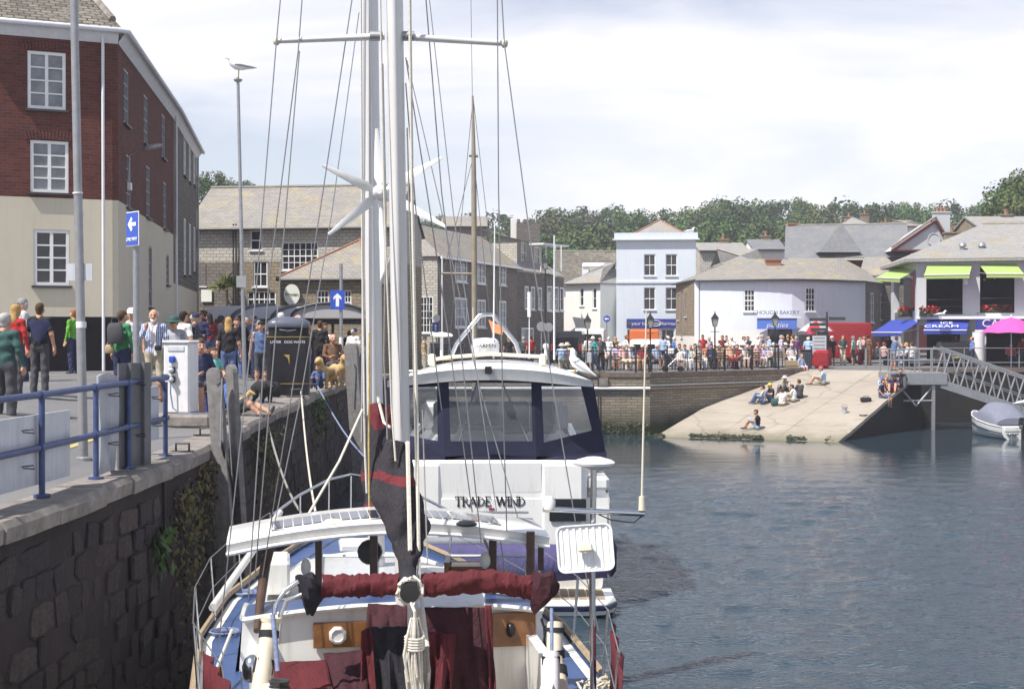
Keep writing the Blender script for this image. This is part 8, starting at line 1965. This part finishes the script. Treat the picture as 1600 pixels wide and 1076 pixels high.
person('person in white cap half hidden behind the sign post',at_ground(206,31.0),R(-80),'stand','lightgrey','navy','short','long',('short','grey'),hat=('cap','white'),**NEAR)
pm=person('white-bearded person in blue striped shirt, scarf and khaki shorts holding a stick',at_ground(241,28.8,-.02),CAMF+.1,'hand_up','stripeblue','khaki','long','short',('fringe','white'),skin='skin',shoe='brown',s_=1.06,**NEAR)
mb=MB();mb.smooth=True;v_, f_, t_=field_mesh([((.045,.045,-.05),(.062,.02,-.085),.022,.026,None,0),((.045,-.045,-.05),(.062,-.02,-.085),.022,.026,None,0),((.066,0,-.085),(.062,0,-.125),.034,.016,None,0)],.014,.02);mb.add(v_.tolist(),f_.tolist());o=mb.build('beard',cloth(HAIRC['white']),pm);o.location=(.03,0,1.62)
mb=MB();mb.smooth=True;mb.tube([(.05,.08,1.5),(.1,.04,1.42),(.15,.03,1.3),(.155,.035,1.05),(.15,.05,.88)],[.03,.035,.04,.045,.04],8,squash=.5);mb.tube([(.05,-.08,1.5),(.11,-.03,1.42),(.155,-.01,1.28),(.16,-.02,1.1)],[.03,.035,.04,.04],8,squash=.5);mb.build('scarf',cloth((.72,.66,.66)),pm)
t=thing('camera','black camera hanging on the bearded person','camera',at_ground(247,28.58,1.08));mb=MB();mb.cbox((0,0,0),(.14,.07,.1),.015);mb.lathe([(.04,0),(.045,.06),(.03,.065)],(0,-.03,0),10,Matrix.Rotation(R(90),3,'X'));mb.build('camera_body','plastic_black',t);mb=MB();mb.tube([(-.06,.02,.04),(-.07,.06,.3),(.07,.06,.3),(.06,.02,.04)],.007,5);mb.build('strap','plastic_black',t)
t=thing('walking_stick','wooden stick held by the bearded person','stick',at_ground(258,28.4,0));mb=MB();mb.tube([(0,0,0),(.0,.05,1.25)],.012,6);mb.build('shaft','varnish',t);mb=MB();mb.ball((0,.05,1.26),.022,8,6);mb.build('knob','varnish',t)
person('person in green hat and striped top with brown bag behind the pedestal',at_ground(273,29.6),CAMF,'hold','stripenavy','charcoal','long','long',('tied','brown'),hat=('sunhat','darkgreen'),s_=.97,**NEAR)
bagobj('hand_bag','brown shoulder bag on the person in the green hat',at_ground(283,29.3,.98),(.24,.12,.2),cloth(PAL['brown']))
person('person in white shirt with dark hair behind the green hat',at_ground(287,31.5),R(60),'stand','white','navy','short','long',('short','dark'),s_=1.03,**NEAR)
person('short-haired person sitting by the pedestal looking down at a phone',at_ground(313,25.3,.12),R(-62),'bench','navy','charcoal','short','short',('short','brown'),s_=1.02,**NEAR)
t=thing('cool_box','low box seat beside the white pedestal','box',at_ground(310,25.6));mb=MB();mb.cbox((0,.1,.26),(.5,.4,.5),.04);mb.build('body','canvas_purple',t);mb=MB();mb.cbox((0,.1,.53),(.52,.42,.05),.02);mb.build('lid','board_white',t)
person('person in blue cap behind the phone reader',at_ground(322,27.6,.0),R(-30),'bench','navy','navy','short','long',('short','brown'),hat=('cap','navy'),**NEAR)
person('child in pale teal t-shirt sitting beside the timber posts',at_ground(336,28.6,.12),R(-40),'bench','aqua','lightgrey','short','short',('short','brown'),s_=.82,**NEAR)
person('person with long blond hair, black top and denim shorts, back turned',at_ground(357,33.0),R(95),'stand','black','denim','short','short',('long','blond'),s_=1.0,**NEAR)
person('person with long dark hair in grey dress beside the bin',at_ground(408,36.5),CAMF,'stand','denim','charcoal','none','short',('long','dark'),s_=.97,**NEAR)
person('person lying back on the paving behind the timber posts',at_ground(366,26.8,.0),R(-20),'slouch','blue','charcoal','short','short',('short','blond'),s_=.95,**NEAR)
person('white-haired person whose head shows over the bin',at_ground(438,40.5),R(80),'stand','lightgrey','navy','long','long',('short','white'),s_=1.12,**NEAR)
person('bald person whose head shows over the bin',at_ground(465,40.5),R(80),'stand','charcoal','navy','long','long',('fringe','grey'),s_=1.12,**NEAR)
person('person in long black coat right of the bin',at_ground(500,43.5),R(90),'stand','black','black','long','long',('short','brown'),s_=1.05,**NEAR)
person('person in white cap and red top seated right of the bin',at_ground(514,44.5),CAMF,'bench','red','navy','short','long',('short','grey'),hat=('cap','white'),s_=1.05,**NEAR)
person('bald person in brown jumper bending over by the dogs',at_ground(521,42.0),R(-70),'bench','brown','charcoal','long','long',('fringe','grey'),s_=1.1,**NEAR)
person('small child in denim sitting on the quay beside the golden dogs',at_ground(498,38.4),R(-100),'ground','denim','navy','long','long',('short','blond'),s_=.72,**NEAR)
person('person in pale hat and white top at the far bend of the quay',at_ground(560,50),R(-90),'bench','white','lightgrey','long','long',('short','grey'),hat=('sunhat','white'),**NEAR)
dog('golden dog standing on the quay facing the camera',at_ground(513,38.8),R(-115),'dog_gold',.95);dog('golden dog standing behind the other golden dog',at_ground(528,40.6),R(-60),'dog_gold',1.0);dog('black dog lying low left of the litter bin',at_ground(410,31.0,-.12),R(-60),'dog_black',.95,head_up=-.15);dog('small sandy dog behind the timber posts',at_ground(372,27.6),R(-10),'dog_gold',.5)
bagobj('rucksack','black rucksack left on the quay beside the bin',at_ground(425,33.2,.18),(.4,.3,.36),cloth(PAL['black']))
rr=random.Random(21);tops=['charcoal','navy','maroon','black','grey','denim','lightblue','white','brown','teal']
for i, (u,Y,w)in enumerate(((300,38,'dark-haired person in black at the corner of the brick building'),(322,44,'first person from the left under the shelter'),(334,47,'second person from the left under the shelter'),(384,41,'person in blue behind the flagpole under the shelter'),(396,46,'person in dark clothes at the second shelter post'),(376,47,'person in purple seen between flagpole and rigging'))):
 person(w,at_ground(u,Y),rr.uniform(0,6),rr.choice(['stand','hold','crossed']),tops[i],'navy','long','long',('short',rr.choice(['dark','brown','grey'])),s_=rr.uniform(.93,1.03))
# --- far promenade: (column, distance, pose, facing, top, bottom, sleeve, legs, hair, hat, words)
F_=CAMF;B_=R(90);Lf=R(180);Rt=0
CROWD=[(878,74.5,'bench',B_,'lightblue','khaki','short','long',('short','grey'),('sunhat','cream'),'person in pale blue shirt and sunhat seated before the black van'),(886,74.7,'bench',B_,'pink','khaki','short','long',('short','grey'),('sunhat','cream'),'person in pink and sunhat seated right of the pale blue shirt'),(920,72.5,'stand',R(120),'white','denim','short','short',('short','dark'),None,'person in white shirt just right of the first lamp'),(930,69.2,'walk',R(200),'teal','denim','short','long',('short','grey'),('cap','white'),'person in teal top walking behind the railing'),(938,71.5,'stand',F_,'charcoal','black','long','long',('short','dark'),None,'person in black right of the teal walker'),(951,75.0,'stand',B_,'white','charcoal','short','long',('short','white'),None,'person in white top, back turned, left of the long blond hair'),(961,75.5,'stand',B_,'black','denim','none','short',('long','blond'),None,'person with blond hair and black top left of the pharmacy'),(964,73.0,'bench',F_,'lilac','lightgrey','short','short',('short','brown'),None,'child in pale lilac behind the railing'),(976,76.5,'walk',Rt,'white','navy','short','short',('short','ginger'),None,'person in white t-shirt left of the police car'),(975,71.3,'bench',R(-60),'pink','cream','long','long',('short','grey'),None,'person in pink on the bench left of the lamp'),(988,71.2,'bench',R(-30),'checklilac','khaki','long','long',('short','grey'),('sunhat','cream'),'person in checked coat reading on the bench left of the lamp'),(1004,70.7,'bench',R(-100),'maroon','tan','short','short',('fringe','grey'),('cap','cream'),'person in maroon shirt and cream cap beside the pharmacy lamp'),(1010,71.5,'bench',F_,'darkgreen','charcoal','long','long',('short','white'),None,'white-haired person in green behind the pharmacy lamp'),(1036,80,'stand',B_,'lightblue','navy','short','long',('short','dark'),None,'person in pale blue by the bakery corner'),(1044,80.5,'stand',R(30),'white','black','short','long',('short','brown'),('cap','white'),'person in white leaning at the bakery corner'),(1052,80.5,'walk',Rt,'blue','denim','short','long',('short','white'),None,'person in blue walking past the bakery corner'),(1062,71.5,'bench',R(-80),'white','lightgrey','short','short',('short','brown'),None,'child in white seated right of the pushchair'),(1070,71.8,'bench',R(-70),'lightblue','white','long','long',('short','dark'),None,'person in pale blue shirt and white trousers right of the pushchair'),(1079,72.2,'bench',R(-110),'cream','white','long','long',('short','blond'),None,'person in cream seated left of the third railing post'),(1092,73.2,'bench',R(-50),'cream','white','long','long',('short','grey'),('sunhat','grey'),'person in cream jacket and grey hat on the bench below the bakery wall'),(1098,77.5,'stand',F_,'red','navy','short','long',('short','dark'),None,'person in red behind the bench below the bakery wall'),(1107,79,'stand',R(-60),'lilac','denim','short','long',('short','grey'),None,'person in lilac shirt left of the bakery lamp'),(1105,75.5,'bench',F_,'orange','khaki','long','long',('short','grey'),None,'person in mustard on the bench left of the bakery lamp'),(1112,73.5,'bench',R(-90),'navy','black','long','long',('short','dark'),None,'person in navy seated at the bakery lamp'),(1126,76.5,'bench',R(-110),'tan','khaki','long','long',('short','brown'),None,'person in tan seated right of the bakery lamp'),(1129,81,'stand',R(-80),'maroon','navy','short','long',('short','brown'),None,'person in rust top standing right of the bakery lamp'),(1135,81.5,'stand',F_,'lightgrey','navy','short','long',('short','dark'),None,'person in grey next to the rust top'),(1143,80,'hold',F_,'white','navy','none','long',('long','white'),None,'white-haired person holding something left of the small bakery window'),(1142,74.6,'bench',R(-60),'checkorange','maroon','short','long',('fringe','grey'),None,'person in orange checked shirt on the bench'),(1152,75.2,'bench',R(-120),'maroon','charcoal','short','short',('short','dark'),None,'person in maroon right of the orange shirt'),(1162,82,'hold',R(-20),'white','khaki','short','long',('short','brown'),None,'person in white shirt below the bakery window'),(1168,76.4,'bench',F_,'charcoal','navy','long','long',('fringe','grey'),None,'bald person in dark top on the bench under the bakery window'),(1161,75.5,'bench',R(-70),'white','lightgrey','short','short',('short','grey'),('sunhat','white'),'person in white sunhat on the bench under the bakery window'),(1174,82.5,'leanfwd',R(200),'navy','tan','short','long',('short','brown'),None,'person in navy t-shirt leaning at the bakery counter'),(1184,84,'stand',B_,'white','navy','short','long',('short','white'),None,'white-haired person at the bakery counter'),(1190,82.5,'stand',R(150),'grey','charcoal','short','long',('short','grey'),None,'person in grey queuing left of the blue sign lamp'),(1202,82.8,'hold',R(170),'lightblue','navy','long','long',('short','dark'),None,'person in pale blue queuing at the blue sign lamp'),(1184,77.2,'bench',R(-70),'pink','lilac','short','short',('short','white'),None,'white-haired person in pink seated left of the blue sign lamp'),(1193,77.6,'bench',R(-100),'lilac','white','short','long',('short','grey'),None,'person in lilac seated at the blue sign lamp'),(1200,78.3,'bench',F_,'white','charcoal','short','long',('fringe','white'),None,'bald person seated at the blue sign lamp'),(1219,80,'hold',Rt,'lilac','charcoal','short','long',('short','grey'),None,'grey-haired person in lilac eating right of the blue sign lamp'),(1224,84,'stand',B_,'black','navy','short','long',('tied','blond'),None,'blond person in black at the shop door'),(1231,82,'stand',B_,'black','charcoal','short','long',('short','blond'),None,'person in black, back turned, right of the shop door'),(1239,82,'stand',R(140),'yellow','navy','none','long',('short','brown'),None,'person with a yellow top near the stall'),(1244,81.6,'stand',R(100),'purple','navy','long','long',('short','grey'),None,'person in purple left of the stall'),(1237,78.6,'bench',F_,'lightgrey','white','short','long',('short','grey'),('cap','lightgrey'),'person in pale cap seated left of the grey bin'),(1263,80.2,'stand',R(60),'lightblue','navy','short','long',('fringe','white'),None,'white-haired person in pale blue at the stall'),(1300,83.5,'stand',B_,'black','black','short','short',('short','grey'),('cap','white'),'person in black shorts and pale cap beside the fingerpost'),(1317,84,'hold',F_,'darkgreen','cream','short','long',('long','blond'),None,'long-haired blond person in dark green before the red van'),(1333,83.5,'stand',R(140),'aqua','charcoal','short','short',('short','grey'),('cap','grey'),'person in aqua t-shirt with black rucksack before the red van'),(1344,84,'stand',R(-30),'white','maroon','short','long',('short','dark'),None,'person in white before the tail of the red van'),(1350,84.5,'crossed',F_,'pink','maroon','long','long',('short','brown'),None,'person in pale pink before the tail of the red van'),(1357,83.5,'stand',R(30),'brown','brown','long','long',('short','dark'),None,'person in long brown coat right of the slim grey post'),(1373,83,'bench',Rt,'charcoal','navy','short','long',('short','dark'),('cap','red'),'person in red cap seated under the plain blue awning'),(1382,82.5,'bench',R(20),'checkred','navy','short','long',('short','ginger'),('cap','maroon'),'person in checked shirt and red cap at the cafe table'),(1388,86,'stand',F_,'black','black','long','long',('short','dark'),None,'person in black standing inside the blue awning'),(1396,71.2,'leanfwd',R(20),'denim','grey','long','short',('short','brown'),None,'person in blue jumper and shorts leaning on the landing rail'),(1410,80.5,'bench',Rt,'lightblue','navy','long','long',('short','blond'),None,'blond person in pale blue at the cafe behind the landing'),(1416,80,'bench',R(160),'lightgrey','navy','long','long',('long','blond'),None,'blond person in grey at the cafe behind the landing'),(1424,79.5,'bench',R(100),'white','navy','short','long',('short','brown'),None,'person in white with back turned behind the landing rail'),(1518,78.8,'hold',Lf,'blue','navy','short','long',('fringe','brown'),None,'bald person in bright blue shirt outside the cafe'),(1493,83.5,'stand',F_,'rose','charcoal','short','long',('short','dark'),None,'person in the dark ice cream shop doorway'),(1580,79.2,'bench',F_,'rose','navy','short','long',('long','dark'),None,'person in pink seated under the pink parasol'),(1598,79.0,'stand',F_,'maroon','charcoal','long','long',('short','dark'),None,'person in maroon at the right edge under the parasol'),(795,74,'stand',B_,'black','navy','short','long',('short','blond'),None,'person in black t-shirt behind the radar arch'),(818,75,'stand',B_,'charcoal','navy','short','long',('short','grey'),('cap','grey'),'person in grey cap right of the radar arch'),(829,73,'stand',R(120),'red','navy','short','long',('short','brown'),None,'person in red behind the aerials of the motor yacht'),(664,66,'stand',Rt,'tan','khaki','long','long',('short','grey'),('cap','charcoal'),'person in tan by the dark car behind the masts'),]
for(u,Y,pose,rz,top,bot,slv,lg,hair,hat,words)in CROWD:
 person(words,at_ground(u,Y),rz+rr.uniform(-.15,.15),pose,top,bot,slv,lg,hair,rr.choice(['skin','skin3','skin2']),s_=rr.uniform(.96,1.03),group='crowd on the promenade',hat=hat)
MORE=[('navy','seated person in navy',1086,74.6),('black','seated person in black',1118,76.2),('cream','seated person in cream',1135,77.2),('grey','seated person in grey',1147,77.6),('teal','seated person in teal',1158,78.0),('brown','seated person in brown',1177,79.0),('white','seated person in white',1210,79.5),('maroon','seated person in maroon',1227,80.0),('charcoal','seated person in charcoal',968,73.8),('white','seated person in white',944,72.6),('lightblue','seated person in pale blue',1026,72.8),('tan','seated person in tan',1122,74.8)]
WH=['left of the third railing lamp','just right of the third railing lamp','second row behind the orange shirt','behind the person in maroon','behind the white sunhat','between the bakery window and the sign lamp','right of the sign lamp','left of the pale cap','left of the bench with the pale coats','left of the blond in black','behind the pushchair','in front of the rust top']
for(c_,a_,u,Y), w_ in zip(MORE,WH):person(a_+' '+w_,at_ground(u,Y),F_+rr.uniform(-.6,.6),'bench',c_,rr.choice(['navy','khaki','charcoal','white']),'short',rr.choice(['long','short']),('short',rr.choice(['grey','white','brown','dark'])),rr.choice(['skin','skin3','skin2']),group='crowd on the promenade',hat=rr.choice([None,None,('sunhat','cream'),('cap','white')]))
MORE2=[('black',292,34.5,'between the white shirt and the brick corner'),('charcoal',306,36.5,'right of the brick corner'),('navy',314,40,'behind the seated readers'),('maroon',328,41.5,'left of the long blond hair'),('grey',344,43,'behind the long blond hair'),('black',369,39.5,'left of the flagpole'),('denim',391,43,'right of the flagpole'),('charcoal',402,40.5,'behind the grey dress'),('lightgrey',424,45,'left of the white hair over the bin'),('brown',485,46,'right of the bald head over the bin'),('navy',507,48,'left of the up-arrow post'),('black',545,50,'right of the up-arrow post'),('white',552,47,'beside the pale hat at the quay bend')]
for c_, u, Y, w_ in MORE2:person('standing person in %s %s'%(c_,w_),at_ground(u,Y),rr.uniform(0,6.28),rr.choice(['stand','hold','crossed','walk']),c_,rr.choice(['navy','charcoal','black','denim']),rr.choice(['long','short']),'long',(rr.choice(['short','long','tied']),rr.choice(['dark','brown','grey'])),rr.choice(['skin','skin2']),s_=rr.uniform(.94,1.04),group='crowd by the shelter',hat=rr.choice([None,None,None,('cap','navy')]))
def slip_at(u,v):
 k=(u-800)/FPX;lo, hi=60.0, 80.0
 for _ in range(50):
  Y=(lo+hi)/2;z=slip_z(k*Y,Y)
  if ZV(v,Y)>z:lo=Y
  else:hi=Y
 return Vector((k*Y,Y,slip_z(k*Y,Y)))
SLIP=[(1183,671,'ground',R(170),'black','lightblue','short','short',('short','brown'),None,1.0,'person sitting alone low on the slipway in black top'),(1193,631,'ground',R(160),'lightgrey','denim','long','long',('tied','dark'),None,1.0,'person in grey and jeans sitting by the wall on the slipway'),(1205,628,'ground',R(200),'black','denim','short','long',('short','brown'),('cap','yellow'),1.0,'person in yellow cap sitting on the slipway'),(1228,617,'ground',R(230),'khaki','charcoal','short','long',('short','brown'),('sunhat','lightgrey'),1.02,'person in grey sunhat in the slipway group'),(1222,634,'ground',B_,'white','tan','short','short',('short','brown'),None,.9,'child in white t-shirt, back turned, with the green bag'),(1240,628,'ground',R(150),'white','khaki','short','long',('short','dark'),None,.92,'person in white at the right of the slipway group'),(1250,622,'ground',R(120),'charcoal','navy','short','long',('short','brown'),None,1.0,'dark-dressed person at the right end of the slipway group'),(1286,601,'ground',R(170),'lightblue','khaki','short','short',('short','ginger'),('cap','rose'),1.0,'person in blue shirt and pink cap sitting at the top of the slipway'),(1377,622,'edge',R(-30),'navy','denim','short','short',('short','brown'),None,1.0,'person in navy with legs over the slipway edge'),(1376,612,'ground',R(-60),'lightblue','navy','short','short',('short','brown'),('cap','blue'),.8,'child in blue cap at the slipway edge'),(1385,608,'ground',R(-40),'tan','khaki','short','short',('short','blond'),None,.8,'blond child at the slipway edge'),(1396,613,'ground',R(-110),'navy','red','short','short',('short','dark'),('cap','navy'),.95,'person with red shorts and dark hat at the slipway edge'),(1407,606,'ground',R(-100),'black','charcoal','long','long',('short','brown'),None,1.05,'person in black beside the landing leg'),]
for(u,v,pose,rz,top,bot,slv,lg,hair,hat,s_,words)in SLIP:
 person(words,slip_at(u,v)+Vector((0,0,.02)),rz,pose,top,bot,slv,lg,hair,rr.choice(['skin','skin3']),s_=s_,group='people on the slipway',hat=hat)
p, n=edge_pt(LE-1.6);person('child with long blond hair sitting on the wall edge with legs hanging',at(1252,578,75.0),R(-60),'edge','lightblue','lilac','short','short',('long','blond'),s_=.85,group='people on the slipway').location.z=gz(15,74)+.02
bagobj('green_bag','dark green bag beside the child in white on the slipway',slip_at(1213,633)+Vector((0,0,.16)),(.5,.35,.34),cloth(PAL['darkgreen']));bagobj('black_bag','black bag lying alone on the slipway',slip_at(1353,627)+Vector((0,0,.1)),(.5,.3,.22),cloth(PAL['black']))
q=slip_at(1320,645);t=thing('bucket','small clear plastic bucket standing on the slipway','bucket',q);mb=MB();mb.lathe([(.10,0),(.14,.28),(.15,.29),(.12,.26)],(0,0,0),12);mb.build('pail','board_white',t);mb=MB();mb.tube([(math.cos(a)*.14,0,.28+math.sin(a)*.1)for a in[math.pi*i/6 for i in range(7)]],.008,5);mb.build('handle','red_paint',t)
q=slip_at(1349,650);t=thing('mooring_ring','rusty ring lying near the slipway edge','mooring ring',q);mb=MB();mb.tube([(math.cos(a)*.16,math.sin(a)*.16,.05)for a in[i*.52 for i in range(13)]],.03,6);mb.build('ring','black_iron',t);mb=MB();mb.box((.16,.0,.03),(.2,.1,.06));mb.build('eye','black_iron',t)
# ------- thin summer haze over the harbour
m, nt, p=nodes('haze_air');nt.nodes.remove(p);pv=nd(nt,'ShaderNodeVolumePrincipled',Density=.0006);pv.inputs['Color'].default_value=(.86,.87,1,1)
nt.links.new(pv.outputs[0],[n for n in nt.nodes if n.type=='OUTPUT_MATERIAL'][0].inputs['Volume'])
mb=MB();mb.box((50,190,13.5),(920,520,39));tag(mb.build('haze','haze_air'),'thin pale summer haze over the harbour','haze',kind='stuff')
sc.cycles.volume_bounces=0;sc.cycles.volume_max_steps=64
